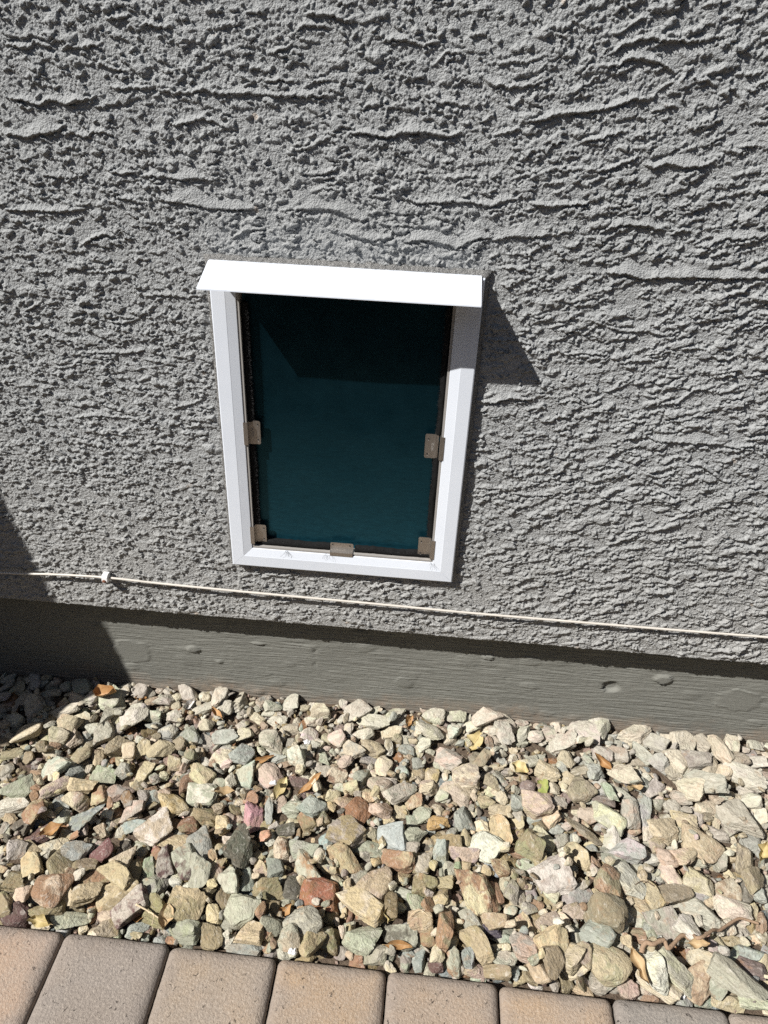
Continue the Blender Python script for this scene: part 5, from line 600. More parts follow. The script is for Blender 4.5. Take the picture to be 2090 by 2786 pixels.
5665,259,187,106,631,-611,-48,88,3,-7,81,0,-1,5855,295,221,107,2947,-1766,-174,105,-4,-8,57,1,-1,6115,306,193,123,-1536,-965,-87,118,-2,-9,22,3,3,
6214,259,219,128,3979,-927,-91,105,-7,-8,57,4,-1,6286,202,138,75,-3437,-2783,-230,82,3,3,-88,0,1,10535,132,94,75,-4665,-3698,-268,64,-97,29,-8,1,-1,
10581,133,90,66,-3945,-2749,-242,19,-103,-57,-12,0,-1,10763,179,115,84,-4828,-2886,-229,60,13,-19,-101,9,-1,10778,114,92,77,-150,-79,13,11,114,-34,0,5,-1,
10780,135,111,74,10420,-1422,-169,104,17,-9,57,11,-1,10799,150,112,61,9712,-2791,-237,2,-120,-7,2,14,-1,10932,142,89,79,-5204,-786,-93,41,8,-24,110,2,-1,
15025,95,54,29,10170,-2878,-192,114,-19,-9,29,1,-1,15028,133,93,70,5658,241,254,15,34,-28,111,3,-1,15116,99,64,33,4130,-2938,112,52,-6,-10,-108,9,-1,
15150,149,116,59,416,-1570,-36,46,-31,-8,-106,0,-1,15155,136,108,48,8256,-2351,-54,93,-5,45,60,11,-1,15245,125,70,34,-2776,220,365,97,13,47,-50,14,12,
15259,96,67,47,-2772,-2274,-14,41,-22,-11,-110,13,0,15393,138,96,64,-695,-854,6,90,9,-8,79,0,-1,15422,94,66,47,10833,-1712,7,13,21,-16,116,12,-1,
15448,143,86,56,1847,-596,-19,91,15,20,74,11,-1,15456,100,57,39,-289,-3530,-25,109,42,19,-22,14,-1,15468,105,65,28,989,-2622,-166,27,-7,-6,-117,4,-1,
15478,111,84,48,-1610,-110,187,95,33,-4,66,2,-1,15544,112,70,33,10325,-1407,-12,16,-13,16,117,2,1,15573,136,112,82,3111,88,96,106,18,-6,-53,2,5,
15586,123,86,58,-3916,-205,134,20,50,-12,107,0,2,15629,104,73,37,431,-2173,-102,53,28,-15,-103,12,3,15718,138,110,55,-3749,-2332,-33,44,-26,63,89,11,-1,
15724,141,82,58,-274,-1160,35,97,-10,-18,-68,4,3,15738,99,77,58,3157,-685,-8,21,-15,-35,112,11,12,15742,117,69,28,-1177,-106,191,74,41,-27,80,12,-1,
15746,94,75,46,-5234,-1560,-188,53,-3,56,-92,2,-1,15775,126,88,43,8566,-887,323,93,-16,16,73,2,1,15791,120,99,44,-5014,-2642,-211,99,-15,52,42,2,-1,
15813,115,99,41,1447,-2335,-117,6,38,-13,-113,4,0,1429,441,178,135,4197,-2609,-201,88,14,-4,-80,12,-1,5751,278,193,99,235,-3513,-251,93,1,-7,76,12,12,
5939,282,190,122,-3562,-3402,-240,105,11,-3,57,0,-1,6030,254,198,102,-2930,-1491,-159,89,3,-3,-80,11,-1,6078,251,204,144,5858,351,102,117,17,-9,-17,11,-1,
6084,275,250,150,3029,-1375,-125,3,-6,-9,-119,0,-1,6275,357,272,136,5860,-1075,-94,38,4,4,-114,1,-1,6326,303,189,160,2015,-823,-67,95,15,-5,-71,4,9,
6333,195,149,115,4516,218,83,64,-10,11,-101,2,-1,6336,183,154,122,-2518,-1522,-164,16,16,8,118,5,12,6358,271,194,161,-1849,-1041,-90,115,22,10,22,2,2,
10626,135,123,83,10505,-2397,-212,53,2,8,-107,2,-1,10796,175,113,74,9239,-2941,-240,54,7,4,-107,0,-1,10856,154,92,90,-1451,-278,-5,13,-58,-77,70,13,-1,
11006,127,96,77,3278,170,54,21,94,-72,-4,3,-1,11134,143,102,59,6641,63,31,0,-118,24,-2,12,-1,11147,157,118,51,1781,106,37,49,-1,-2,109,2,-1,
11161,188,153,73,-4552,-1333,-159,0,120,-9,-5,1,0,15058,138,101,61,2063,-179,57,90,5,-4,-79,4,-1,15106,117,78,42,5250,-2387,-13,33,-13,32,110,0,-1,
15122,113,77,43,4940,-2251,-206,88,14,64,-50,2,-1,15139,126,113,50,2298,-3000,-146,57,-73,0,-76,0,-1,15151,105,94,44,8524,-2207,-142,111,-42,-19,8,2,-1,
15208,157,103,54,83,-157,81,71,-1,43,86,2,-1,15247,123,81,44,6965,-790,106,113,-18,31,-18,1,5,15320,134,84,61,-6015,-960,-44,29,-24,74,87,11,-1,
15339,99,84,48,2607,376,206,24,5,28,-114,1,-1,15375,152,96,56,5955,-2213,-51,117,16,21,7,1,-1,15401,114,82,39,1075,-1059,-142,9,10,-2,-119,14,-1,
15420,188,136,65,4557,-239,94,79,-27,-27,-82,3,2,15507,97,63,38,-4237,-3268,-164,107,16,-26,46,1,1,15579,118,94,69,-2124,-1357,-19,36,-39,1,108,14,-1,
15647,136,94,68,-5106,79,207,81,16,-21,-85,2,0,15650,151,108,58,5085,-768,109,89,-30,48,57,1,2,15651,122,71,53,4303,31,107,29,40,3,-109,0,-1,
15692,103,82,39,3055,-901,20,109,24,32,30,2,1,15806,111,84,46,3503,-685,99,85,-14,-22,81,3,3,1040,342,243,178,-2356,-348,41,116,5,23,21,1,-1,
5552,216,154,107,-691,-3902,-273,37,0,15,-113,1,-1,5568,292,232,155,2852,-2272,-184,110,-8,2,-47,12,-1,5656,220,160,122,5130,-2049,-184,115,-19,8,-26,2,-1,
5779,221,182,106,5696,-2935,-225,97,22,-4,-67,2,-1,5941,263,172,127,-1210,-863,-75,14,-2,7,-119,11,0,6028,297,244,122,10577,-1204,-125,115,-1,7,-33,1,-1,
6184,194,128,112,7173,-773,-69,91,-2,1,78,13,-1,6317,326,269,121,-3024,-2661,-201,6,-6,-5,-120,2,3,6352,297,217,157,-1803,-3474,-222,64,-12,7,-100,1,-1,
6429,216,200,107,-3137,-2942,-218,82,-3,-5,-87,2,-1,10555,170,162,111,-6074,-367,-10,29,95,58,32,3,-1,10708,128,95,52,-6964,140,42,3,-78,91,5,9,-1,
10764,184,119,86,-5878,-1035,-118,35,-7,-14,114,0,-1,10781,152,86,56,-5334,-44,16,120,0,-9,6,0,-1,10800,220,142,103,11033,-1416,-154,120,-3,1,-1,1,-1,
10847,141,111,57,9830,-3083,-238,107,-48,5,23,11,-1,11021,138,97,48,-5990,390,67,118,0,6,-20,4,-1,11061,165,123,108,-4884,-2576,-200,46,-2,52,98,1,-1,
11064,126,119,79,10463,-839,-94,45,-21,15,-108,7,-1,11085,145,111,77,9777,-1629,-186,12,-116,26,9,9,-1,11113,187,120,93,10481,-222,-4,104,57,3,19,7,-1,
11122,150,94,52,-6852,-24,15,8,-60,103,1,5,9,11132,206,154,88,11119,-1785,-156,11,57,88,-58,9,-1,15137,119,77,53,-4822,-1562,-118,48,38,-6,-103,4,-1,
15186,143,103,52,6040,-943,28,109,25,-18,-39,1,-1,15215,111,62,36,3862,-1913,3,113,-4,-12,-39,4,-1,15217,126,69,41,-3188,-3099,-170,88,15,-39,-70,11,0,
15280,107,65,27,-3916,-2613,-162,18,-5,24,-116,4,-1,15379,115,95,48,-4888,-2896,-181,10,-30,47,106,3,-1,15455,116,101,48,4245,96,111,76,41,-40,-72,2,-1,
15480,108,96,71,-4658,-28,218,95,-9,-16,-71,3,-1,15518,105,60,40,2028,-2465,-50,27,-19,11,-115,1,-1,15582,105,62,43,-3843,-527,135,110,30,18,33,5,-1,
15654,158,115,55,-3977,-481,115,69,-30,6,93,9,-1,15663,142,83,61,5367,-151,36,98,-12,2,69,9,-1,15677,100,81,48,2,12,86,53,9,30,-103,0,-1,
15707,115,94,48,5759,-308,33,90,-15,11,-77,5,-1,15713,160,90,62,5446,-185,20,99,9,31,59,13,-1,15717,105,74,38,392,-645,88,84,-5,1,-86,1,12,
15736,133,101,53,2141,68,226,96,17,-43,-56,1,-1,15766,150,88,45,-5768,-62,132,77,-44,9,-80,0,-1,15812,119,69,41,9955,-2817,-183,5,-35,0,-115,1,12,
5610,215,188,84,4855,-526,-47,69,-1,-6,98,0,5,5645,272,193,155,-1172,-562,-19,9,17,-12,118,3,-1,5648,262,217,150,2856,-390,2,85,10,-3,-84,2,-1,
5766,270,181,146,-3594,-2402,-190,80,-21,-20,85,2,0,5823,251,205,99,5207,384,94,30,-3,-4,116,12,-1,5904,252,157,88,-4227,-1004,-111,106,6,6,-55,2,-1,
5928,276,233,125,8116,-2048,-184,32,3,-5,-115,3,-1,6021,367,289,179,-1261,-2945,-186,104,9,0,-59,0,-1,6167,297,240,162,2408,-101,36,116,5,11,28,0,9,
6268,248,150,123,1439,-3876,-255,37,-22,-56,97,0,12,6372,185,159,106,-1613,-1571,-164,29,-2,-9,-116,2,1,10608,154,94,75,-1321,-2631,-216,31,-25,-86,74,0,-1,
10634,162,128,64,10653,-1053,-114,26,106,46,21,3,-1,10805,259,190,92,-5171,-3028,-236,61,5,26,100,0,9,11154,142,133,63,-4175,-2948,-241,7,-32,115,5,7,-1,
11199,167,105,58,10763,-724,-89,14,119,-6,-2,3,-1,15008,133,94,42,643,134,94,96,-7,-4,-72,0,-1,15015,180,129,57,8346,-3861,-34,109,30,11,40,4,-1,
15142,162,107,51,6588,-112,108,52,-58,10,91,2,-1,15164,213,132,53,4334,-304,87,63,-59,5,-83,14,12,15235,96,74,39,887,-966,-53,105,-1,-38,44,0,-1,
15286,142,120,57,-784,-795,124,101,-54,17,30,2,1,15335,93,82,54,-4868,-2404,-40,20,-28,24,112,4,12,15413,156,113,55,7848,-795,43,50,-54,29,91,0,-1,
15417,95,79,51,5104,-1720,-133,7,6,1,120,11,-1,15428,91,54,25,-2883,-2752,-46,86,24,-12,79,2,-1,15430,145,104,61,10186,-2543,-126,76,-15,49,77,3,-1,
15439,97,82,43,-3659,-1153,-36,4,-9,8,119,11,-1,15530,94,70,49,-4991,-1438,-48,65,13,6,100,12,-1,15570,160,102,43,-354,341,309,23,18,-34,-111,13,-1,
15615,115,86,41,3023,-1027,4,108,-26,13,-43,11,-1,15669,128,75,48,-5841,-1376,-11,118,-14,3,14,0,2,15719,166,121,62,8036,-1420,54,71,-11,-18,-94,5,5,
15721,158,100,44,694,-2435,197,91,-27,-48,-57,0,-1,15773,108,67,50,9819,-1606,-71,2,-24,16,-117,0,-1,1135,497,160,95,3595,444,123,115,31,16,-4,9,0,
1545,194,102,59,7101,-4083,-290,115,30,-15,10,0,-1,5550,207,138,108,-1287,-1238,-144,54,-17,-10,105,2,2,5692,184,173,112,7194,375,92,76,87,28,-18,12,-1,
5769,185,162,96,6360,-2365,-202,91,6,-18,76,5,-1,5847,324,259,124,-4108,9,50,86,-1,-7,84,5,-1,5852,224,207,98,140,-2631,-212,15,4,10,-119,12,-1,
5936,300,197,100,8237,-484,-31,19,5,7,-118,12,3,6009,223,206,148,10742,-1861,-157,58,9,3,-105,1,-1,6036,254,192,122,5931,-3099,-222,90,-15,4,78,5,12,
10750,195,127,91,9658,-816,-52,10,-65,-43,91,2,-1,10849,112,92,56,-5879,-1306,-163,101,-8,-11,-63,12,-1,11172,151,129,92,10043,-1184,-135,29,112,30,10,5,12,
15010,131,117,57,-3743,67,204,61,8,-27,100,0,-1,15035,120,87,56,3266,333,67,76,-21,2,90,1,-1,15038,113,71,30,8275,-2557,-22,78,-14,22,87,1,-1,
15133,130,87,46,-4498,297,180,4,28,-3,-117,14,-1,15135,115,92,37,3386,-132,224,117,1,-13,-23,1,-1,15160,150,92,63,10091,-1194,-67,22,-27,-10,114,5,-1,
15214,133,97,52,4003,-1439,-183,114,29,24,8,2,-1,15253,113,72,37,9680,356,164,94,0,48,-56,2,-1,15258,120,79,33,-3043,394,126,119,-1,-12,-6,2,-1,
15263,152,91,62,2554,-2669,-156,51,-1,-27,-105,1,-1,15269,104,64,46,2263,-27,125,99,57,20,31,0,-1,15298,96,83,44,-1853,-2643,-99,68,-60,-45,-65,0,3,
15315,109,94,44,4557,-1157,-38,75,-16,32,87,3,2,15377,98,71,42,-651,-925,-1,115,17,14,-26,2,-1,15385,147,121,52,-198,-247,-6,102,-19,12,60,12,5,
15414,122,70,35,-5688,194,66,89,42,49,-47,0,-1,15460,139,95,39,6164,-1509,-10,115,27,4,-19,9,-1,15535,91,60,37,3701,-2195,-148,115,-18,-3,30,3,-1,
15550,116,77,52,252,-1525,-84,92,-11,-65,-41,3,-1,15611,131,76,52,3111,-8,142,31,-19,15,113,4,-1,15644,91,75,31,-6574,-316,86,23,0,-4,118,13,12,
15733,90,52,33,-358,-1976,-12,100,-4,22,-62,0,-1,15744,97,72,39,9433,-2558,-141,97,-9,-27,-65,2,-1,1232,440,184,117,6353,436,96,9,-117,-25,9,3,-1,
1378,225,157,104,-1448,-3681,-266,10,-119,-6,1,3,-1,1441,311,151,106,4293,-3212,-173,119,0,-9,6,3,-1,5701,291,180,93,5444,123,55,119,9,0,-11,2,-1,
5875,260,204,118,4899,-3701,-255,102,-9,4,-63,0,9,5877,320,239,107,1523,326,84,68,7,-5,-98,2,3,5960,302,199,103,-2307,-846,-81,12,-5,3,-119,3,-1,
6199,265,186,99,-2763,-2847,-227,117,2,5,-26,2,2,6309,256,219,132,-2326,-1967,-172,45,7,-16,-110,13,12,6339,323,294,146,5780,-3416,-222,76,-3,-6,93,9,-1,
6373,242,153,121,2666,-2025,-175,119,-3,-8,-10,11,-1,10628,436,300,201,11907,-469,69,109,37,-31,-12,5,-1,10672,238,184,104,-1679,-226,28,85,10,31,-79,0,-1,
10922,124,107,56,-150,-2226,-216,119,9,1,16,0,-1,10937,177,118,64,5016,-1059,-127,72,1,5,-96,3,-1,10983,153,89,54,9596,-2336,-207,22,9,-112,-35,2,2,
11167,163,112,80,-1088,7,29,43,-112,-11,2,5,12,11200,143,91,77,43,-85,17,10,110,-45,-11,7,3,11231,150,95,59,8941,-2814,-238,90,2,7,-80,3,-1,
15097,168,151,106,-7243,-30,62,94,24,-13,70,2,0,15098,113,75,52,10592,-198,70,85,-9,-31,-78,11,-1,15136,96,80,43,2629,-1909,-86,116,-15,25,3,2,3,
15260,103,68,49,1150,-2063,-137,98,-3,-12,68,12,-1,15380,95,76,50,3223,424,75,108,11,-32,-40,2,-1,15467,95,57,27,9105,-1503,186,114,20,31,-6,1,-1,
15661,100,61,33,8973,-857,118,110,-16,-39,-21,2,-1,15734,152,93,59,5099,-1153,-65,9,25,37,111,13,-1,15767,118,71,33,-2363,394,266,103,-10,15,-59,0,2,
15793,138,109,51,-2361,82,119,80,-32,-31,-78,5,-1,15818,108,68,38,11950,310,62,113,-34,-24,1,2,-1,5554,299,270,194,1276,-909,-47,119,-7,-6,13,7,5,
5638,222,154,113,-519,-1833,-186,23,-8,20,-116,12,9,5657,328,254,171,5103,-3693,-221,98,3,0,-69,0,-1,5671,202,131,110,1062,-873,-81,113,6,-8,40,5,-1,
5731,286,223,100,6180,-3099,-237,48,-6,13,-109,3,-1,5819,201,170,120,-1259,-129,30,3,3,15,-119,5,3,5959,199,184,129,477,-266,9,14,10,0,-119,4,-1,
6023,278,216,101,-302,-3056,-228,20,2,2,-118,1,-1,6112,242,219,151,831,-1924,-163,66,5,4,100,1,-1,6132,365,268,171,-657,350,126,119,-1,8,-13,0,-1,
6151,246,178,79,174,-3731,-267,120,2,-2,5,0,-1,6186,219,151,114,10292,-3208,-230,50,4,9,-109,2,-1,6198,205,153,67,3255,-119,5,119,-3,-2,13,12,5,
6246,245,220,129,2394,-1237,-120,88,10,4,81,0,-1,6264,365,261,198,-1991,-138,68,84,-1,4,-85,9,-1,6266,325,250,171,982,-3573,-228,37,6,14,-113,13,9,
6288,223,212,133,-5462,-2020,-174,76,-11,7,92,2,-1,10692,144,113,72,-4846,-2212,-189,5,-1,-76,93,12,5,10833,239,192,108,-1499,-2919,-211,9,-36,-114,-9,4,5,
10853,159,92,70,4630,-1601,-181,117,3,0,26,0,12,10880,254,188,103,-6120,-1791,-156,21,23,-35,111,12,-1,10913,210,139,87,-5724,-988,-115,17,11,-4,-118,2,-1,
11018,168,121,86,10683,-2654,-221,76,16,-6,-91,2,12,11048,150,120,68,-770,-1241,-149,4,-13,-119,3,4,-1,11063,142,119,75,-5959,-391,-43,114,11,-12,-33,11,-1,
11252,125,114,70,4567,-180,1,31,77,-76,-42,13,2,15102,92,68,35,6303,-146,64,109,-17,24,-39,1,2,15120,124,105,57,1790,405,147,69,-16,12,-96,12,-1,
15141,103,70,37,-3880,-337,72,116,-24,2,-17,0,-1,15146,116,69,36,10184,-2448,-47,4,-51,1,-109,13,-1,15158,148,105,51,7694,-1860,-71,107,53,6,10,0,-1,
15162,92,61,29,11160,-419,13,48,-6,45,-101,1,5,15168,100,55,30,5000,-547,35,33,24,10,-112,1,2,15192,189,106,51,-1241,-1142,-125,98,0,40,56,12,-1,
15205,108,66,37,-2291,-3872,-100,52,-25,43,97,1,-1,15227,133,99,62,6615,-3454,11,114,5,-2,-37,5,-1,15243,95,68,38,2176,-1472,-17,57,-5,-30,-101,5,-1,
15270,131,113,64,8164,-585,145,103,-28,25,-48,14,3,15308,148,106,51,-351,-271,-17,4,29,-8,116,0,-1,15343,123,93,51,8345,-2304,-89,10,4,-56,-106,4,-1,
15388,93,75,31,9766,-116,53,30,30,38,-105,11,-1,15407,121,75,51,-416,-283,27,114,-24,-24,-18,4,-1,15429,104,85,37,6473,-2084,-12,105,-56,-4,-10,13,-1,
15484,103,58,40,-1967,-1223,3,117,7,-16,-19,0,-1,15519,116,74,51,-17,221,103,50,1,-60,-91,4,-1,15557,98,78,57,9845,-1695,-126,111,-33,16,-25,1,-1,
15559,215,124,50,11645,420,148,100,-12,7,-65,0,5,15561,97,57,31,6687,-325,93,78,10,39,-82,1,2,15686,92,59,40,1123,-1390,-103,11,11,30,115,2,5,
15716,100,61,32,1058,-1056,-97,50,51,8,96,14,0,15726,94,78,32,704,-175,80,79,-5,7,90,2,-1,1229,318,121,79,5440,458,72,0,-120,-7,0,1,-1,
5581,289,179,95,5551,-398,-27,53,5,4,107,2,-1,5600,246,160,91,1597,-2739,-223,107,12,-3,53,2,5,5704,221,180,141,-3201,-2367,-186,120,-1,4,-5,3,-1,
5720,181,131,85,-2972,-3385,-252,80,16,-10,87,0,-1,5974,263,191,116,3818,-2217,-193,50,10,3,-109,11,-1,6056,172,126,67,-1372,-969,-115,95,-19,-1,71,3,2,
6130,310,231,180,6771,-2707,-170,20,-10,-34,113,1,0,6253,291,223,147,-2803,-3500,-232,73,3,-13,94,1,-1,6289,185,165,85,5637,-2162,-199,109,-4,-3,-49,0,1,
10776,130,83,58,3015,-641,-64,44,-27,67,-85,1,-1,10888,132,106,67,9994,166,45,9,38,-113,-13,12,-1,10890,165,95,57,-5447,-568,-69,20,-115,26,-5,12,-1,
10977,186,161,109,10259,-3666,-231,7,85,20,82,3,12,11019,127,85,81,1593,-589,-58,68,15,1,-98,1,-1,11031,173,137,88,1910,-1843,-189,14,-105,-56,2,11,-1,
11140,131,102,54,-1590,41,27,71,11,8,-96,2,2,11148,167,119,61,-5475,-2308,-218,30,4,-5,-116,3,3,11183,127,94,62,-4808,-2519,-231,15,42,112,2,11,-1,
11198,170,150,75,-3027,-3918,-276,99,-4,12,-67,3,-1,11256,146,87,60,9746,-4163,-299,119,-11,-2,6,3,-1,15124,97,63,33,-5872,-1805,-60,106,35,-18,-40,0,-1,
15126,166,115,83,1164,-1125,-106,94,-6,-37,-65,5,-1,15174,91,59,26,4716,-3782,-111,39,6,68,-91,3,3,15240,115,92,57,-1817,322,71,98,5,4,69,3,-1,
15304,103,78,37,7842,-1808,91,91,-42,29,59,0,5,15373,94,53,35,-3732,-2120,139,111,-33,28,11,9,0,15386,138,97,52,3992,-1462,-113,57,-29,15,101,2,-1,
15433,126,93,43,-1117,-430,56,91,-16,42,64,5,-1,15470,98,78,51,6968,9,208,1,31,-10,-115,0,-1,15491,122,82,52,-5837,-1148,-50,80,16,14,87,4,-1,
15495,135,94,50,9598,-920,-37,67,-7,12,98,1,-1,15525,92,78,37,3335,346,73,84,23,19,-81,12,1,15528,127,71,41,-2842,-248,99,53,20,-12,-105,1,-1,
15642,109,77,37,9502,-2618,-165,27,-39,43,-101,2,-1,15679,117,72,42,1111,-17,45,59,-3,17,-103,9,2,15712,131,111,50,5907,-416,8,103,-9,-43,-43,4,2,
15769,147,82,44,-6259,-1072,-7,86,-43,-28,-66,3,-1,5599,320,286,166,-6249,-1599,-142,48,-16,3,-109,1,-1,5682,293,247,128,9210,-1328,-131,1,-2,0,120,0,5,
5695,179,165,74,2881,-3496,-259,54,11,3,-106,9,-1,5752,283,203,139,10860,-2589,-194,10,9,-7,119,0,-1,5773,265,161,131,-3686,-2171,-186,97,2,-18,68,12,3,
5840,224,143,99,4068,-2634,-208,67,34,-13,-93,13,9,5866,268,236,110,4517,-2545,-213,81,-8,-6,88,11,-1,5922,285,201,113,6729,-1708,-170,109,15,-8,-47,2,-1,
6083,205,144,81,565,75,43,65,2,-13,100,2,-1,6368,317,224,124,-4473,-524,-27,104,4,1,-59,4,5,10459,259,150,94,10762,-333,-11,116,4,0,-29,12,3,
10637,220,164,120,-4385,-1063,-78,116,-14,25,7,11,3,10667,153,87,86,-3905,-1941,-197,112,8,14,40,12,0,10707,360,326,162,-5336,-3017,-115,79,13,6,90,4,-1,
10908,113,95,60,-5206,-1233,-149,28,6,-117,2,0,-1,10939,172,124,93,-4504,-267,-2,113,-1,-7,39,3,-1,11106,116,78,55,1906,-731,-81,107,-49,-9,20,1,-1,
11107,130,94,63,6315,-98,9,10,86,-83,-7,2,0,11218,157,115,69,-5801,-458,-45,104,-1,3,61,0,0,11228,189,148,74,5104,-1165,-132,78,6,-26,87,2,-1,
15032,132,86,49,10624,-1692,-68,45,-18,40,102,0,-1,15037,172,102,58,7775,-37,172,68,-60,-6,79,5,12,15043,133,85,57,8960,-859,56,18,-14,54,105,1,-1,
15051,93,74,34,2985,-640,-33,94,-9,-21,-71,4,1,15088,102,68,37,11014,-1028,-139,19,-3,13,-118,3,-1,15090,106,62,44,-6237,-49,6,114,-19,-25,-18,2,5,
15091,104,80,32,-4322,-1253,-165,117,11,16,-15,2,-1,15092,119,66,48,9496,-1308,-170,117,-2,-2,-27,5,-1,15173,150,84,42,9651,-744,8,78,60,60,33,14,2,
15181,106,66,45,3835,215,250,68,-35,17,91,12,-1,15201,105,58,40,6229,-2451,-220,100,38,-30,44,2,-1,15234,129,72,36,5436,-250,-28,106,10,-2,-55,0,3,
15277,111,65,45,3599,-692,-83,53,-33,7,102,11,-1,15355,93,75,47,-6190,-1007,-33,7,-20,-41,-111,1,-1,15486,151,95,70,-3064,297,102,107,38,8,39,13,0,
15565,114,65,39,-17,-747,57,115,2,25,24,2,1,15571,108,67,32,7965,394,252,94,-18,-1,-73,4,-1,15640,140,103,45,-7501,377,70,118,16,-9,-12,3,0,
15765,100,65,38,10718,-1724,-95,76,23,-49,-75,4,3,15800,117,69,46,-5434,-2266,-49,107,-12,-42,-32,3,-1,15811,97,63,39,7480,-282,37,82,21,20,82,1,-1,
1383,220,154,105,-89,-3265,-255,120,-1,-1,7,14,-1,5641,245,194,149,1196,-2335,-189,76,4,-22,90,2,-1,5685,235,161,123,11425,-1260,-127,88,-9,-34,-73,0,-1,
5713,318,272,129,3123,-1961,-165,108,3,-11,51,5,2,5803,283,216,151,-6356,-1373,-131,117,0,12,-24,4,-1,5822,291,214,121,-891,-1131,-114,41,4,3,-113,3,-1,
5867,232,186,96,9607,-448,-35,118,6,-5,18,7,-1,5970,292,240,133,8201,376,107,106,13,4,54,0,1,5997,284,217,106,-5969,-560,-47,79,10,5,89,3,-1,
6058,216,162,134,2280,78,65,94,14,-9,-73,2,5,6098,332,261,153,-5694,-2354,-178,29,-6,-5,-116,0,-1,6171,191,165,80,-2196,-2092,-201,111,-3,-3,-45,2,-1,
6229,210,166,82,-2685,-1879,-190,61,10,-12,102,5,12,6239,281,169,113,-367,-772,-69,48,-2,-19,108,7,-1,6412,225,152,123,-2159,446,103,93,6,-5,-76,0,-1,
6432,218,133,103,3427,-1714,-175,70,16,3,96,3,9,6442,220,178,106,6596,-2155,-190,91,8,-5,-77,11,-1,10511,140,119,76,-2841,-838,-112,99,-48,-35,33,5,-1,
10698,123,102,64,-5340,-1344,-162,107,13,13,51,3,2,10857,129,119,66,10202,-1403,-154,2,-23,-105,52,2,-1,10956,176,126,99,9858,-898,-76,2,-35,-5,-115,4,-1,
10981,184,112,101,4916,-1051,-106,30,-19,76,-85,4,-1,10984,271,202,97,11921,-158,35,38,-94,-58,28,1,0,11046,207,171,138,11543,-1062,-69,27,-109,-10,40,12,-1,
11060,122,90,57,-5075,-835,-101,117,-14,1,20,2,-1,11182,145,111,68,-4988,-1105,-131,24,-8,1,117,7,-1,11201,131,101,78,4339,-533,-48,46,106,30,9,0,1,
15019,93,67,32,2632,-1046,42,98,3,-29,-63,1,-1,15059,128,76,36,966,-1085,-144,5,-11,-27,-116,1,-1,15064,98,81,46,6387,-682,93,50,-60,15,-89,2,-1,
15077,91,70,38,-2379,-2500,-161,92,29,6,-72,2,-1,15153,120,69,44,126,-1993,-164,116,-26,-14,-7,1,5,15282,154,96,70,-2442,-1406,-107,114,29,25,-8,12,5,
15288,133,87,36,5365,-167,0,17,-16,39,111,12,5,15333,123,80,38,5204,-2670,-122,105,-15,28,-48,1,-1,15369,207,127,68,-738,-1343,-72,95,-52,-16,48,11,-1,
15435,135,92,59,8731,-983,184,9,3,56,-106,0,-1,15464,103,65,48,-1303,-1305,-89,65,31,31,91,5,-1,15471,120,89,42,9285,-1059,-6,103,19,-4,58,14,-1,
15490,111,90,64,-593,-4097,-202,115,-1,-21,-27,2,-1,15527,135,96,57,-1266,172,58,17,3,26,116,11,12,15568,124,98,45,-2293,-208,118,80,13,3,89,13,-1,
15578,95,62,37,8010,-2231,19,15,5,36,-113,2,-1,15626,99,55,28,-6110,-791,-15,72,8,-23,-93,9,-1,15658,90,69,36,11081,-1613,-66,102,32,-46,31,0,5,
15680,101,73,41,538,-2989,-53,47,44,11,100,2,-1,15748,114,68,28,-2457,-3525,-166,52,5,-5,108,14,-1,1333,314,176,126,7120,-2061,-179,119,-10,-8,0,11,-1,
1380,222,142,79,-803,-3394,-189,8,97,-67,-19,12,-1,5684,247,180,85,-5501,-1389,-157,59,3,1,-105,0,-1,5882,239,147,97,-5269,-1961,-200,70,-1,18,-96,4,1,
5934,301,236,122,-2743,-2344,-188,4,-4,1,120,0,-1,5998,327,230,157,9235,-941,-82,16,7,16,118,13,9,6103,278,205,153,7277,-1940,-174,119,-12,8,6,0,-1,
6403,275,219,136,8316,-2303,-190,4,9,-6,-119,1,5,10652,124,94,56,11534,-319,-30,36,10,-6,114,2,3,10696,138,102,89,-4324,-3377,-253,51,-16,-42,99,2,-1,
10798,132,103,58,1505,31,35,6,-26,-84,-81,2,-1,10810,175,135,59,1104,389,75,48,10,1,109,0,-1,10991,130,112,71,877,-2796,-228,117,-19,-11,12,2,-1,
11219,166,99,53,-4950,-1625,-188,58,15,-27,-101,9,-1,11250,168,139,115,11463,-767,-67,20,48,98,45,0,-1,15033,161,106,61,-4392,-468,98,107,-39,-7,-36,1,-1,
15454,93,53,28,6592,-184,146,6,26,23,115,3,-1,15481,100,59,36,2779,-1546,-6,8,3,11,119,14,-1,15580,100,64,26,-1170,-1641,-109,104,-38,37,29,12,-1,
15763,122,73,41,7672,56,197,59,-67,-5,-81,4,3,15770,161,116,61,4690,-714,-91,3,10,4,119,4,3,15798,110,70,52,496,-1297,-156,105,-38,14,42,1,-1,
5563,186,151,106,6925,-1229,-130,107,14,7,52,1,-1,5622,280,255,154,3671,-2927,-199,85,14,6,-83,0,-1,5884,258,194,111,8374,-1050,-108,112,10,-1,-41,0,0,
5907,217,186,99,673,-3663,-256,10,-1,0,-120,11,-1,5908,317,258,143,5802,-2283,-185,75,-9,-12,92,11,-1,5980,313,194,136,7846,-2535,-191,101,11,14,-62,2,-1,
6047,223,168,146,596,-3518,-238,40,38,5,-106,2,-1,6048,235,173,84,3377,-1142,-127,71,-1,4,-97,2,1,6061,305,206,136,6703,-3186,-222,109,-23,25,-37,4,-1,
6113,292,263,119,106,-3103,-224,55,1,0,-107,11,-1,6222,251,190,144,-832,-2609,-189,102,7,3,-63,2,-1,6230,216,168,82,7866,-3345,-248,95,3,0,73,3,1,
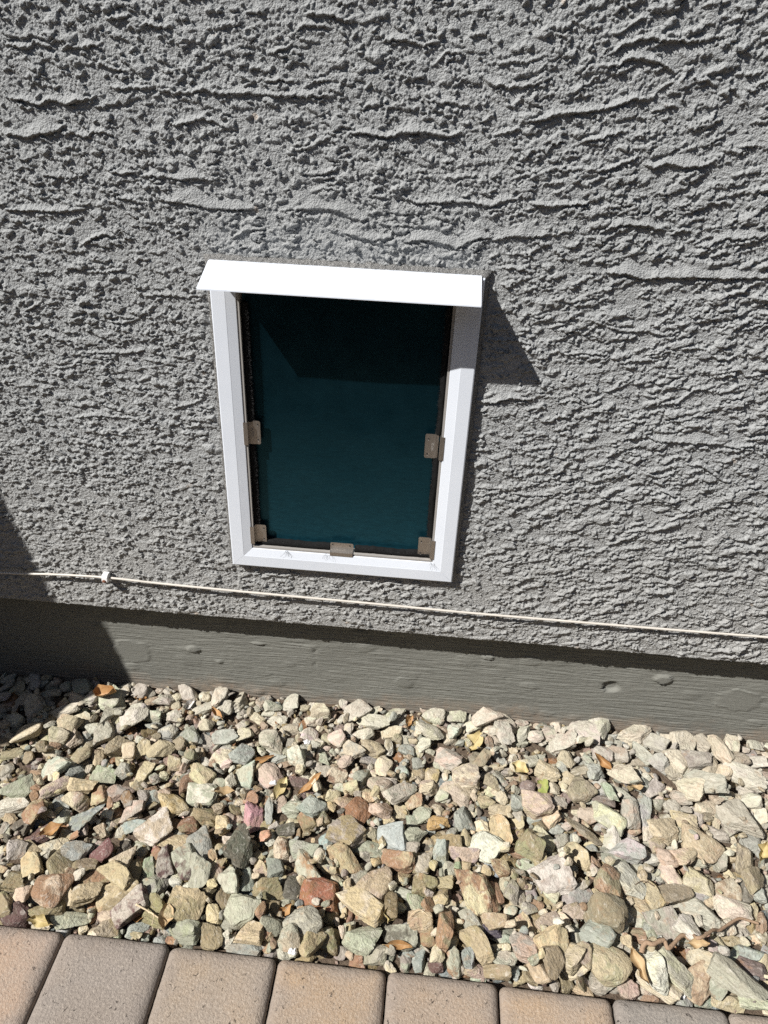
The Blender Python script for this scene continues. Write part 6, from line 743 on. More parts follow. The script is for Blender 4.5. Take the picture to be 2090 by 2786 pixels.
6240,200,159,120,-2890,-450,-22,44,11,-3,-111,5,3,6285,277,179,146,-2480,39,43,92,47,-25,-56,11,-1,6369,201,138,111,10237,-3803,-256,60,7,-3,104,0,-1,
10496,138,99,91,9888,-610,-56,59,4,5,105,4,-1,10768,142,114,56,-7348,118,41,17,-4,1,-119,2,2,10863,199,122,66,10694,-2503,-221,22,-1,-10,118,11,3,
10954,152,127,64,-1544,-2785,-238,120,-1,10,-3,3,-1,11034,117,114,57,4461,-1657,-202,10,106,-54,-10,1,-1,11082,157,123,62,10003,-472,-36,2,16,-59,-103,1,-1,
15041,97,74,45,5654,-3111,-179,32,-8,24,113,2,-1,15069,97,73,54,-1739,-2788,-190,114,2,4,38,4,-1,15193,104,77,32,-6318,76,26,108,-23,-26,-40,0,1,
15272,196,143,102,-4157,-2551,23,92,-32,12,-69,5,-1,15294,132,76,41,9052,-2338,-75,114,-20,23,23,11,-1,15442,102,60,41,-7200,287,64,87,-37,11,-72,0,-1,
15475,208,120,62,6547,-242,64,115,-6,-4,-33,12,-1,15499,92,82,50,1218,-1563,-196,106,-14,-21,-49,11,-1,15602,117,69,34,-896,-826,3,99,30,-46,-39,5,-1,
15693,116,82,58,4519,-1618,-174,104,-3,41,44,5,12,15799,91,66,28,9347,-2039,-198,9,-13,68,97,0,1,1110,239,207,153,-2602,-2052,-187,119,8,16,6,7,-1,
5546,221,177,94,19,-2048,-190,47,-1,-5,-110,0,-1,5576,212,146,80,-3195,-3588,-263,120,1,3,-8,1,-1,5634,186,147,111,-1716,-3274,-235,82,-10,1,-87,12,-1,
5646,311,186,166,-735,-2970,-190,77,-6,14,91,2,-1,5659,219,157,112,1203,-3342,-236,113,11,8,-39,3,-1,5858,256,227,163,188,-3993,-247,19,-3,6,118,4,-1,
5871,249,196,110,4577,-3961,-269,112,-5,2,-42,12,-1,5887,307,238,112,-3051,59,58,112,-1,7,-43,4,-1,5888,173,162,97,5009,-1296,-156,45,3,12,110,0,-1,
5945,215,174,103,5438,-2514,-210,51,-9,0,108,2,-1,5961,197,157,104,-3448,-3566,-255,109,9,-5,49,3,-1,5973,203,152,102,4735,-81,24,118,-6,-3,-22,5,-1,
5981,239,170,123,8342,-2840,-217,117,-16,1,-24,2,2,6033,183,144,97,1201,-2096,-190,40,-12,-1,112,3,5,6185,270,174,91,2572,-1087,-122,3,1,7,-120,0,2,
6206,217,197,129,6239,-2185,-181,117,2,-22,-13,3,-1,6291,213,150,80,4191,-3294,-248,74,-8,8,-94,4,12,10468,328,220,120,-6513,-1271,-80,22,101,37,49,2,1,
10505,124,120,63,-1622,166,49,108,5,4,-52,0,0,10564,277,188,155,5342,-474,-7,58,8,-2,105,0,-1,10813,153,105,91,-6449,-1181,-124,35,101,-47,-27,1,2,
10879,156,114,87,9176,-3741,-262,14,9,41,-111,12,-1,10896,132,108,54,-6512,-1037,-131,71,-3,-15,96,12,-1,11146,154,92,74,9652,-909,-102,17,2,-8,119,1,-1,
15057,92,63,27,2056,-2430,-81,66,-21,-4,-98,1,12,15096,113,101,54,-5613,-1540,-173,63,-16,59,82,0,-1,15169,146,101,50,-917,-993,-63,41,-39,-3,106,2,-1,
15204,161,139,101,7200,-3499,-247,96,39,21,57,0,-1,15216,105,61,33,-5586,-1665,-119,62,-10,6,-102,9,2,15267,122,72,36,3139,91,31,117,10,24,7,2,1,
15289,103,66,27,6916,-773,164,40,-46,-8,-103,2,-1,15437,92,78,45,8226,-1490,25,103,22,-1,58,12,-1,15509,139,120,49,-3053,-2137,-18,98,-4,-45,52,9,-1,
15521,91,63,32,6854,74,114,74,14,-21,91,5,-1,15592,99,72,33,-1706,-2761,-162,42,-22,32,105,0,12,15708,93,54,28,-799,-147,47,26,-35,20,110,1,-1,
15729,93,51,33,-2264,-3402,-24,74,8,-37,86,0,-1,1542,217,189,116,7632,-3994,-187,5,-119,-7,-11,2,-1,5566,350,227,123,-3672,353,102,4,-5,-12,119,0,-1,
5575,191,163,74,-3069,-1628,-181,84,-2,0,-85,5,-1,5626,183,156,71,86,-2189,-207,102,4,1,-63,2,1,5727,207,137,99,-4593,-3801,-260,109,10,-5,48,2,-1,
5938,325,230,169,-2934,-2973,-192,99,7,11,-67,1,9,5990,229,212,152,-316,-3658,-261,118,-15,12,8,3,-1,5999,233,165,140,8361,-1487,-148,19,1,17,-117,12,-1,
6026,251,181,111,1296,84,61,36,4,-7,114,9,-1,6037,374,246,157,6987,-58,54,77,4,4,92,12,2,6161,223,170,100,7571,-2330,-202,65,-6,5,-101,11,2,
6179,332,264,142,-3606,-476,-19,119,10,-4,13,4,1,6241,277,174,156,-2100,-1748,-150,118,23,2,-2,9,-1,6257,239,184,87,8834,-2272,-201,14,-1,-3,119,4,-1,
6261,221,144,124,-3448,-2455,-193,102,9,-12,61,0,2,6303,242,169,87,1065,-2758,-229,113,-5,-5,-41,5,-1,6330,352,260,142,9116,-181,35,120,4,2,4,12,-1,
10619,166,117,66,10154,-2366,-216,84,5,25,-81,4,-1,11068,135,93,65,-4652,-2441,-220,108,-4,11,52,2,5,11077,142,124,74,5476,-508,-18,2,-74,-15,-93,2,-1,
11099,147,110,81,-4345,214,64,107,13,-3,-52,5,2,11233,124,93,68,-7275,30,28,116,22,20,-13,2,0,15251,136,85,62,-4013,-2950,-235,99,-27,17,-61,4,-1,
15365,103,83,40,4677,-229,65,113,-41,-2,8,13,-1,15372,104,90,39,1344,-648,106,28,-29,-44,-104,4,12,15391,93,78,45,4319,53,64,39,33,10,-108,0,1,
15505,116,91,44,6044,-1458,-128,112,-11,15,38,5,12,15539,153,120,73,10499,-3137,-73,110,-37,-17,-25,5,-1,15638,158,95,50,1374,-698,189,70,-6,63,74,4,3,
15672,143,111,82,-2338,-2408,-84,98,-14,-30,-61,14,1,15737,123,78,38,8189,-2246,-123,91,-72,16,26,12,-1,15745,117,94,44,1244,-1579,-143,109,-8,-31,-40,0,-1,
15757,94,68,28,1895,-132,97,103,5,28,55,4,1,15776,101,82,56,-1909,-703,-59,14,15,-35,-113,2,5,15816,114,70,50,-1887,-656,-12,94,20,-16,-70,12,1,
5591,300,206,166,6758,-1138,-93,100,1,5,-66,7,-1,5633,252,218,145,6138,-103,48,42,3,10,-112,14,12,5660,227,188,115,3814,-402,-22,79,-9,-12,89,0,-1,
5678,209,163,107,2004,-3357,-238,31,6,-4,-116,9,-1,5694,314,204,157,319,-3004,-209,102,59,-7,-19,12,3,5696,213,192,90,7863,-2340,-206,66,3,-8,-100,3,2,
5853,248,182,99,-2329,-2480,-207,119,-2,-11,8,3,-1,5903,220,192,106,6590,-1844,-176,109,-1,3,-50,0,-1,5962,219,150,109,6799,71,47,115,-2,-8,-32,0,5,
6045,280,206,169,3644,5,63,63,7,-17,-101,4,3,6049,261,191,84,-1033,-2675,-220,110,12,5,-46,4,-1,6076,266,190,112,7957,-173,20,115,18,-4,30,3,-1,
6095,317,223,184,4132,-2115,-151,61,0,-1,103,2,-1,6159,225,164,90,7448,-492,-43,35,-2,24,112,12,-1,6169,180,151,109,10606,-624,-53,20,-5,7,118,3,-1,
6183,271,188,129,7602,-616,-41,92,8,0,77,1,-1,6188,192,183,106,2421,-907,-92,33,-6,6,-115,12,-1,6193,252,231,125,8959,307,101,111,-5,14,-44,1,-1,
6277,267,191,106,31,-861,-96,113,-13,-5,38,2,-1,6356,228,160,113,-1442,-593,-41,63,9,1,102,9,5,6374,225,171,99,2419,-477,-35,22,-8,0,-118,12,-1,
6396,292,202,137,-472,112,75,110,-7,7,46,13,-1,10607,188,128,100,-5009,-3336,-240,60,-3,6,-104,4,-1,10789,136,94,55,12049,215,54,119,17,-4,1,5,-1,
10793,132,98,73,11614,-632,-74,4,-45,101,-46,3,3,10812,135,90,68,-5503,-201,-4,5,-90,78,-15,1,1,10906,292,179,143,-4905,-2101,-171,56,-2,-6,106,2,-1,
10931,206,147,114,1964,240,77,30,-2,-21,114,0,-1,10960,141,118,64,1569,-1062,-128,8,104,-59,-7,1,-1,11020,151,117,96,1420,-1612,-178,13,61,-102,-9,7,-1,
11080,207,176,117,-6297,-1226,-105,33,-17,74,-86,2,2,11096,183,144,92,-5653,-1669,-179,65,9,-14,-100,3,-1,11130,123,111,70,-4174,454,82,13,23,-117,-10,12,2,
11156,166,127,74,5328,262,69,112,-6,-15,41,4,5,15044,91,58,40,5215,-3516,-127,106,-32,-40,21,1,0,15080,122,85,44,6904,-1264,-67,104,17,2,-58,1,-1,
15105,120,71,31,874,-1539,-171,90,-27,-28,69,0,-1,15131,137,101,41,-3639,-152,15,99,15,-16,-64,0,12,15148,119,70,46,-1573,368,68,106,54,-16,-8,9,-1,
15443,144,97,49,-3178,-1162,-133,86,-39,43,-60,0,-1,15457,114,77,34,-2106,-2196,-100,110,39,-2,27,2,5,15524,127,74,51,-2417,425,65,108,42,7,30,9,-1,
15593,97,74,46,5520,365,75,4,46,-24,108,1,-1,15794,119,82,55,-1760,-657,-82,49,8,-31,-105,0,-1,]
LEAVES=[(-0.2735, 0.0005, 0.0289, -0.006, -0.2639, 0.9645), (-0.2137, 0.0159, 0.011, 0.5849, 0.3105, 0.7493), (-0.1146, 0.0113, 0.012, 0, 0, 1), (-0.0513, -0.0127, 0.0194, 0.305, -0.4773, 0.8241), (0.0093, -0.1785, 0.012, 0, 0, 1), (-0.2508, -0.2738, -0.0004, -0.0819, 0.1966, 0.977), (-0.0483, 0.0709, 0.012, 0, 0, 1), (0.4452, -0.0118, 0.0063, -0.2888, -0.1793, 0.9404), (0.0566, -0.0908, 0.0001, 0.149, -0.6023, 0.7843), (0.1525, -0.1351, 0.0009, -0.8486, -0.4149, 0.3282), (0.0996, -0.1463, -0.0095, 0.3006, -0.3882, 0.8712), (0.3184, 0.0218, 0.0097, 0.7727, -0.2749, 0.5721), (0.0455, 0.0805, 0.012, 0, 0, 1), (0.5679, -0.0939, -0.002, -0.8198, -0.5049, 0.2704), (0.5251, -0.0673, 0.0096, -0.0151, -0.4359, 0.8999), (0.7438, 0.0818, 0.012, 0, 0, 1), (0.6794, -0.0337, 0.018, -0.6141, -0.7827, 0.1008), (0.7316, -0.0858, 0.012, 0, 0, 1), (0.9119, -0.1936, 0.012, 0, 0, 1), (-0.0217, -0.3869, -0.0068, 0.4901, 0.0971, 0.8662), (-0.2, -0.4115, -0.0067, -0.168, -0.7491, 0.6408), (0.1496, -0.348, -0.0232, -0.2233, -0.9412, 0.2536), (0.3054, -0.351, -0.0033, 0.6006, 0.7613, 0.2444), (0.326, -0.3884, -0.0113, -0.1403, -0.8324, 0.5362), (0.6714, -0.3917, 0.0059, -0.7767, -0.2543, 0.5762), (0.7587, -0.3551, 0.0192, -0.6369, -0.4783, 0.6046), (-0.0661, -0.3799, -0.0208, 0.3943, -0.5986, 0.6973)]
CRUMBS=[(0.0879, -0.1481, 0.012, 0, 0, 1), (0.1304, -0.0516, 0.0125, 0.007, -0.2995, 0.9541), (0.116, 0.0349, 0.012, 0, 0, 1), (0.7708, 0.0861, 0.012, 0, 0, 1), (0.1768, -0.4208, 0.0069, 0.4664, -0.5441, 0.6974), (0.7281, -0.4125, -0.0135, 0.1636, -0.1019, 0.9812)]
TWIGS=[[(0.6743, -0.3734, 0.0078), (0.678, -0.3655, 0.0059), (0.6832, -0.3617, 0.0142), (0.6914, -0.3636, 0.0152), (0.7093, -0.3549, -0.0047), (0.7141, -0.365, 0.0115), (0.7401, -0.3421, -0.0243), (0.7513, -0.3441, -0.0077), (0.7562, -0.3431, 0.0006), (0.7558, -0.3504, 0.0197), (0.7649, -0.3486, 0.021), (0.7854, -0.333, -0.0047), (0.7939, -0.3277, -0.0047), (0.8016, -0.3253, 0.003), (0.8194, -0.3124, -0.0046), (0.8405, -0.2997, -0.015), (0.855, -0.2993, -0.0086), (0.87, -0.3022, -0.0078)], [(-0.067, -0.3805, 0.0059), (-0.0478, -0.3845, -0.0037), (-0.0259, -0.3912, -0.0082)], [(-0.0478, -0.3845, -0.0037), (-0.0363, -0.3911, -0.0061), (-0.0308, -0.4097, 0.012)], [(0.3406, -0.3497, -0.0031), (0.3461, -0.3437, -0.0024), (0.3575, -0.3409, 0.0011), (0.3741, -0.3538, 0.0024)], [(0.8076, 0.069, 0.012), (0.8587, 0.0792, 0.012), (0.9045, 0.0807, 0.012)], [(0.0051, 0.0803, 0.012), (0.0441, 0.0865, 0.012), (0.0861, 0.086, 0.012)], [(0.7195, -0.2655, 0.006), (0.7017, -0.2595, 0.0055), (0.6776, -0.2791, 0.0085)], [(0.1449, -0.034, 0.0033), (0.1572, 0.0012, 0.012), (0.178, 0.0257, 0.012), (0.2192, 0.0138, 0.0117)]]
LEDGES=[(6,22,1,[(-2564,9995),(-2412,9979),(-2233,9965),(-2043,10006),(-1856,10037),(-1687,10110)]),(5,8,0,[(-1657,10067),(-1480,9987),(-1339,10059),(-1210,10065),(-1067,10005)]),(5,8,0,[(-2327,10957),(-2117,10915),(-1995,10910),(-1918,10982),(-1677,10911)]),(6,10,0,[(-2367,10382),(-2193,10368),(-2000,10323),(-1833,10393),(-1641,10348),(-1455,10398),(-1249,10428)]),(5,7,0,[(-1605,10904),(-1499,10947),(-1354,10943),(-1107,10971)]),(5,7,0,[(-1185,10800),(-998,10746),(-808,10713)]),(5,7,0,[(-1069,10539),(-808,10549),(-534,10570)]),(5,8,0,[(-464,10542),(-245,10520),(-47,10538),(103,10575),(294,10531),(660,10556),(1022,10540),(1647,10565)]),(6,8,0,[(-1015,11235),(-872,11240),(-677,11275)]),(5,8,0,[(-645,11172),(-498,11205),(-362,11162),(-216,11196)]),(5,7,0,[(-386,10165),(-104,10220),(75,10271),(269,10215),(412,10146)]),(5,7,0,[(-1282,9635),(-1079,9598),(-865,9631)]),(5,12,1,[(-819,9587),(-506,9591),(-301,9566),(-65,9600),(114,9574)]),(5,8,0,[(-2732,9088),(-2376,9094),(-1966,9103),(-1604,9158)]),(5,8,0,[(-1203,9310),(-992,9297),(-812,9258)]),(5,26,1,[(-645,9314),(-462,9300),(-200,9289),(59,9242),(401,9248),(690,9275)]),(3,30,1,[(976,9253),(1237,9302),(1650,9323)]),(4,8,0,[(295,8876),(570,9014),(756,9024)]),(4,7,0,[(765,10703),(908,10688),(1100,10705),(1267,10692)]),(6,9,0,[(896,10956),(1039,11000),(1181,11053)]),(5,8,0,[(1351,10003),(1501,10096),(1648,10167)]),(5,8,0,[(1362,10696),(1505,10711),(1647,10727)]),(4,8,0,[(1347,9713),(1649,9750)]),(6,9,0,[(1329,11351),(1489,11357),(1666,11355),(1808,11310),(1896,11327)]),(5,8,0,[(1218,11172),(1327,11250),(1488,11255),(1631,11238)]),(5,8,0,[(2222,11119),(2381,11154),(2558,11146),(2703,11107),(2911,11158)]),(5,8,0,[(2825,10901),(2990,11058),(3178,11042)]),(5,8,0,[(3045,10632),(3075,10712),(3246,10811)]),(4,8,0,[(2720,10588),(2906,10548),(3052,10554),(3330,10518)]),(5,14,0,[(3385,10847),(3520,10760),(3756,10738),(3932,10761),(4098,10844)]),(4,8,0,[(3531,10973),(3638,10962),(3896,11016),(4133,11070)]),(7,12,0,[(1841,10162),(1992,10202),(2334,10158),(2482,10215),(2800,10237),(3083,10200),(3246,10256)]),(5,8,0,[(1187,9964),(1381,10007),(1670,10154)]),(4,20,1,[(1338,9693),(1573,9722),(1749,9791)]),(4,14,1,[(1394,9482),(1533,9560),(1790,9537)]),(4,24,1,[(1170,9288),(1572,9317),(1753,9299),(1914,9215),(2135,9208)]),(5,8,0,[(2126,9500),(2363,9485)]),(5,9,0,[(2519,9510),(2758,9441),(3146,9479),(3436,9493),(3675,9443),(3783,9511),(4008,9558)]),(4,18,1,[(1795,9039),(2019,8994),(2182,8965),(2443,9017)]),(5,24,1,[(2567,8967),(2886,9013),(3191,8963),(3294,8930),(3521,9057),(3756,9088)]),(5,26,1,[(3760,9051),(3969,9118),(4206,9112),(4471,9164)]),(4,8,0,[(3027,9739),(3218,9756),(3501,9787)]),(5,9,0,[(3618,10239),(3780,10279),(3958,10320)]),(5,8,0,[(4784,11275),(4959,11331),(5042,11419),(5186,11452)]),(6,10,0,[(4823,11080),(4908,11171),(5067,11227),(5194,11268),(5403,11246),(5855,11262)]),(6,10,0,[(4774,10975),(4944,10996),(5032,11073),(5187,11072),(5383,11042),(5577,10953)]),(4,8,0,[(5415,10758),(5522,10823),(5651,10933)]),(4,8,0,[(3719,10995),(3897,10987),(4065,11038)]),(5,8,0,[(3842,10742),(4017,10772),(4099,10813)]),(6,10,0,[(3964,10384),(4159,10425),(4383,10498),(4684,10526),(4855,10565),(5008,10602),(5153,10671),(5363,10679)]),(5,8,0,[(4633,10210),(4915,10264),(5081,10336),(5189,10340)]),(5,7,0,[(5249,10311),(5396,10301)]),(6,9,0,[(4876,9896),(5053,9938),(5153,9993),(5389,10088)]),(6,16,1,[(5444,10007),(5579,9979),(5694,10035),(5941,9996),(6135,10022),(6278,10095)]),(4,16,1,[(4348,9922),(4541,9888),(4755,9941)]),(4,8,0,[(3881,9762),(4063,9823),(4239,9900)]),(6,9,0,[(4145,9511),(4418,9489),(4903,9549)]),(6,16,1,[(5083,9215),(5293,9318),(5482,9328),(5675,9320),(5877,9276)]),(6,12,0,[(5961,9244),(6060,9304),(6201,9275)]),(5,18,1,[(6281,9114),(6470,9124),(6576,9222),(6838,9236),(7122,9288)]),(5,8,0,[(5924,9548),(6096,9609),(6174,9735)]),(5,8,0,[(5140,9508),(5357,9555)]),(4,8,0,[(6280,9619),(6627,9636)]),(6,8,0,[(6331,10959),(6531,10975)]),(5,8,0,[(6383,10842),(6558,10773)]),(5,8,0,[(6455,10234),(6714,10262)]),(5,8,0,[(5496,10638),(5713,10616)]),(5,8,0,[(5748,10892),(5957,10885),(6110,10831)]),(6,24,1,[(5238,8730),(5505,8735),(5740,8683),(5955,8717),(6392,8743),(6721,8751),(7275,8794)]),(4,8,0,[(4617,7959),(4905,8061)]),(5,8,0,[(3907,8720),(4158,8712),(4344,8679)]),(4,8,0,[(5349,8054),(5666,7979),(5890,8017),(6251,7958)]),(4,8,0,[(4840,7608),(5142,7654),(5499,7653)]),(4,8,0,[(5641,7539),(5867,7591),(6191,7626)]),(5,9,0,[(6409,7788),(6632,7827),(6775,7812)]),(5,9,0,[(6846,7720),(7088,7687),(7220,7794)]),(5,9,0,[(6869,8057),(7060,8186)]),(5,9,0,[(7138,8075),(7449,8234)]),(6,14,1,[(3789,6850),(4040,6855),(4230,6936),(4555,6933)]),(5,10,0,[(5155,7043),(5373,6927),(5547,7045)]),(4,8,0,[(6070,7110),(6344,7077)]),(5,12,1,[(6321,6970),(6595,7043),(6762,7238),(6989,7280)]),(4,14,1,[(6515,6771),(6670,6743),(6975,6887)]),(4,10,0,[(5844,6556),(5990,6691),(6234,6709)]),(4,8,0,[(6417,6559),(6682,6594)]),(5,20,1,[(6255,6505),(6422,6435),(6747,6433),(7092,6446),(7363,6454)]),(5,22,1,[(7371,6427),(7621,6419),(7846,6492)]),(4,14,1,[(4967,6062),(5179,6036),(5274,6230)]),(4,8,0,[(5621,5882),(5836,5973),(6067,5978)]),(5,10,0,[(6420,5890),(6639,5835),(6880,6002)]),(5,10,0,[(6962,6081),(7160,6097),(7528,5866)]),(5,10,0,[(6438,5347),(6552,5542),(6717,5617),(6975,5518)]),(4,8,0,[(4432,5388),(4757,5369),(5150,5419)]),(4,8,0,[(5408,5318),(5708,5282),(5873,5390),(6166,5385),(6302,5366)]),(4,8,0,[(6899,5075),(7172,5258),(7371,5400)]),(4,8,0,[(6360,4848),(6614,4920),(6769,5063)]),(4,8,0,[(6817,4744),(7407,4865)]),(5,8,0,[(3962,5253),(4112,5360),(4299,5376)]),(4,8,0,[(6982,7482),(7283,7577),(7411,7462),(7661,7554)]),(4,8,0,[(3836,7751),(4242,7765),(4414,7728)]),(6,9,0,[(-1773,8681),(-1569,8794),(-1413,8853),(-1237,8812)]),(5,8,0,[(-2765,7744),(-2613,7810),(-2459,7894)]),(4,8,0,[(-2473,8275),(-2216,8326)]),(4,8,0,[(-1762,8334),(-1497,8350),(-1208,8401)]),(6,9,0,[(-2607,7390),(-2461,7419),(-2260,7334)]),(4,8,0,[(-1972,7175),(-1648,7207),(-1409,7213),(-1044,7277)]),(4,8,0,[(-1575,7649),(-1320,7665),(-1120,7715)]),(4,8,0,[(-2352,6120),(-2025,6188),(-1398,6192)]),(4,8,0,[(-2505,6916),(-2258,6934),(-2071,7068)]),(4,8,0,[(-836,6386),(-499,6476),(-287,6576)]),(4,8,0,[(-996,8057),(-651,8096),(-372,8076),(-180,8124)])]
# ------------------------------------------------------------------ helpers
def tag(o, label=None, cat=None, group=None, kind=None):
    if label: o['label'] = label
    if cat: o['category'] = cat
    if group: o['group'] = group
    if kind: o['kind'] = kind
    return o

def empty(name, loc=(0, 0, 0), parent=None):
    o = bpy.data.objects.new(name, None); COL.objects.link(o); o.location = loc; o.empty_display_size = .05
    if parent: o.parent = parent
    return o

def mesh_obj(name, verts, faces, mat=None, parent=None, smooth=True, loc=None):
    me = bpy.data.meshes.new(name)
    V = np.asarray(verts, np.float32); F = np.asarray(faces, np.int32) if not isinstance(faces, list) or len({len(f) for f in faces}) == 1 else None
    if F is not None:
        k = F.shape[1]
        me.vertices.add(len(V)); me.vertices.foreach_set('co', V.ravel())
        me.loops.add(F.size); me.loops.foreach_set('vertex_index', F.ravel())
        me.polygons.add(len(F)); me.polygons.foreach_set('loop_start', np.arange(0, F.size, k, dtype=np.int32))
        me.update(calc_edges=True)
    else:
        me.from_pydata([tuple(v) for v in verts], [], faces)
    me.polygons.foreach_set('use_smooth', np.full(len(me.polygons), smooth))
    me.update()
    if mat: me.materials.append(mat)
    o = bpy.data.objects.new(name, me); COL.objects.link(o)
    if parent: o.parent = parent
    if loc: o.location = loc
    return o

def bm_obj(name, bm, mat=None, parent=None, smooth=False, bevel=0, loc=None, segs=2):
    if bevel:
        bmesh.ops.bevel(bm, geom=[e for e in bm.edges], offset=bevel, segments=segs, affect='EDGES', profile=.6, clamp_overlap=True)
    bmesh.ops.recalc_face_normals(bm, faces=bm.faces[:])
    me = bpy.data.meshes.new(name); bm.to_mesh(me); bm.free()
    for p in me.polygons: p.use_smooth = smooth
    if mat: me.materials.append(mat)
    o = bpy.data.objects.new(name, me); COL.objects.link(o)
    if parent: o.parent = parent
    if loc: o.location = loc
    return o

def prism(bm, pts, axis_fn, d0, d1):
    """closed outline pts (2D) swept from d0 to d1 through axis_fn(p, d) -> 3D"""
    a = [bm.verts.new(axis_fn(p, d0)) for p in pts]; b = [bm.verts.new(axis_fn(p, d1)) for p in pts]
    n = len(pts)
    bm.faces.new(a[::-1]); bm.faces.new(b)
    for i in range(n): bm.faces.new((a[i], a[(i + 1) % n], b[(i + 1) % n], b[i]))

def box(bm, x0, x1, y0, y1, z0, z1):
    prism(bm, [(x0, y0), (x1, y0), (x1, y1), (x0, y1)], lambda p, d: (p[0], p[1], d), z0, z1)

def rot_hash(ix, iy, seed):
    h = (ix.astype(np.int64) * 374761393 + iy.astype(np.int64) * 668265263 + seed * 974634777) & 0xFFFFFFFF
    h = ((h ^ (h >> 13)) * 1274126177) & 0xFFFFFFFF
    h = h ^ (h >> 16)
    return (h & 0xFFFFFF) / float(0x1000000)

def vnoise(x, y, seed):
    """gradient noise in about -1..1"""
    xi = np.floor(x); yi = np.floor(y); fx = x - xi; fy = y - yi
    u = fx * fx * fx * (fx * (fx * 6 - 15) + 10); v = fy * fy * fy * (fy * (fy * 6 - 15) + 10)
    def g(ox, oy):
        a = rot_hash(xi + ox, yi + oy, seed) * 6.2831853
        return np.cos(a) * (fx - ox) + np.sin(a) * (fy - oy)
    n0 = g(0, 0) * (1 - u) + g(1, 0) * u; n1 = g(0, 1) * (1 - u) + g(1, 1) * u
    return (n0 * (1 - v) + n1 * v) * 1.5

def fbm(x, y, seed, octv=3, gain=.5):
    s = 0; a = 1.0; t = 0
    for k in range(octv):
        s = s + a * vnoise(x * 2 ** k, y * 2 ** k, seed + 17 * k); t += a; a *= gain
    return s / t

def lumps(x, y, cell, seed, dens, asp=1.5, rmin=.35, rmax=.75, power=.6):
    """scattered dabs of plaster: returns 0..1, one dab per cell where the cell's draw is under dens"""
    gx = x / (cell * asp); gy = y / cell
    xi = np.floor(gx); yi = np.floor(gy); out = np.zeros_like(x)
    for ox in (-1, 0, 1):
        for oy in (-1, 0, 1):
            cx = xi + ox; cy = yi + oy
            px = cx + rot_hash(cx, cy, seed); py = cy + rot_hash(cx, cy, seed + 1)
            r = rmin + (rmax - rmin) * rot_hash(cx, cy, seed + 2); hgt = .45 + .55 * rot_hash(cx, cy, seed + 3)
            on = rot_hash(cx, cy, seed + 4) < dens
            ang = (rot_hash(cx, cy, seed + 5) - .5) * 1.2
            dx = gx - px; dy = gy - py
            d2 = ((dx * np.cos(ang) + dy * np.sin(ang)) ** 2 + (-dx * np.sin(ang) + dy * np.cos(ang)) ** 2) / (r * r)
            out = np.maximum(out, np.where(on, hgt * np.maximum(0, 1 - d2) ** power, 0))
    return out

def sstep(a, b, x):
    t = np.clip((x - a) / (b - a), 0, 1); return t * t * (3 - 2 * t)

# ------------------------------------------------------------------ materials
def srgb(r, g, b, k=1.0):
    f = lambda c: ((c / 255) / 12.92 if c / 255 < .04045 else ((c / 255 + .055) / 1.055) ** 2.4) * k
    return (f(r), f(g), f(b), 1.0)

class Mat:
    def __init__(s, name, rough=.8, spec=.3, base=(.5, .5, .5, 1), metal=0):
        s.m = bpy.data.materials.new(name); s.m.use_nodes = True
        s.nt = s.m.node_tree; s.N = s.nt.nodes; s.L = s.nt.links
        s.b = s.N['Principled BSDF']
        s.b.inputs['Roughness'].default_value = rough; s.b.inputs['Specular IOR Level'].default_value = spec
        s.b.inputs['Base Color'].default_value = base; s.b.inputs['Metallic'].default_value = metal
    def new(s, t, **kw):
        n = s.N.new(t)
        for k, v in kw.items():
            if k in n.inputs: n.inputs[k].default_value = v
            else: setattr(n, k, v)
        return n
    def link(s, a, b): s.L.new(a, b)
    def coords(s, kind='Object', scale=(1, 1, 1)):
        t = s.new('ShaderNodeTexCoord'); mp = s.new('ShaderNodeMapping'); mp.inputs['Scale'].default_value = scale
        s.link(t.outputs[kind], mp.inputs['Vector']); return mp.outputs[0]
    def noise(s, vec, scale, detail=4, rough=.55, dist=0):
        n = s.new('ShaderNodeTexNoise'); n.inputs['Scale'].default_value = scale; n.inputs['Detail'].default_value = detail
        n.inputs['Roughness'].default_value = rough; n.inputs['Distortion'].default_value = dist
        if vec is not None: s.link(vec, n.inputs['Vector'])
        return n.outputs['Fac']
    def voro(s, vec, scale, feature='F1', out='Distance'):
        n = s.new('ShaderNodeTexVoronoi', feature=feature); n.inputs['Scale'].default_value = scale
        if vec is not None: s.link(vec, n.inputs['Vector'])
        return n.outputs[out]
    def ramp(s, fac, stops):
        r = s.new('ShaderNodeValToRGB'); e = r.color_ramp.elements
        while len(e) < len(stops): e.new(.5)
        for q, (p, c) in zip(e, stops): q.position = p; q.color = c if len(c) == 4 else (*c, 1)
        s.link(fac, r.inputs[0]); return r.outputs[0]
    def mix(s, fac, a, b, mode='MIX'):
        n = s.new('ShaderNodeMix', data_type='RGBA', blend_type=mode)
        for sock, v in ((n.inputs[0], fac), (n.inputs[6], a), (n.inputs[7], b)):
            if hasattr(v, 'is_linked'): s.link(v, sock)
            else: sock.default_value = v
        return n.outputs[2]
    def mth(s, op, a, b=0.0, clamp=False):
        n = s.new('ShaderNodeMath', operation=op, use_clamp=clamp)
        for i, v in enumerate((a, b)):
            if hasattr(v, 'is_linked'): s.link(v, n.inputs[i])
            else: n.inputs[i].default_value = v
        return n.outputs[0]
    def bump(s, h, dist=.001, strength=1.0, prev=None):
        n = s.new('ShaderNodeBump'); n.inputs['Distance'].default_value = dist; n.inputs['Strength'].default_value = strength
        s.link(h, n.inputs['Height'])
        if prev is not None: s.link(prev, n.inputs['Normal'])
        return n.outputs[0]
    def color(s, c): s.link(c, s.b.inputs['Base Color'])
    def rough(s, r): s.link(r, s.b.inputs['Roughness'])
    def normal(s, n): s.link(n, s.b.inputs['Normal'])

def G(v): return (v, v, v, 1)

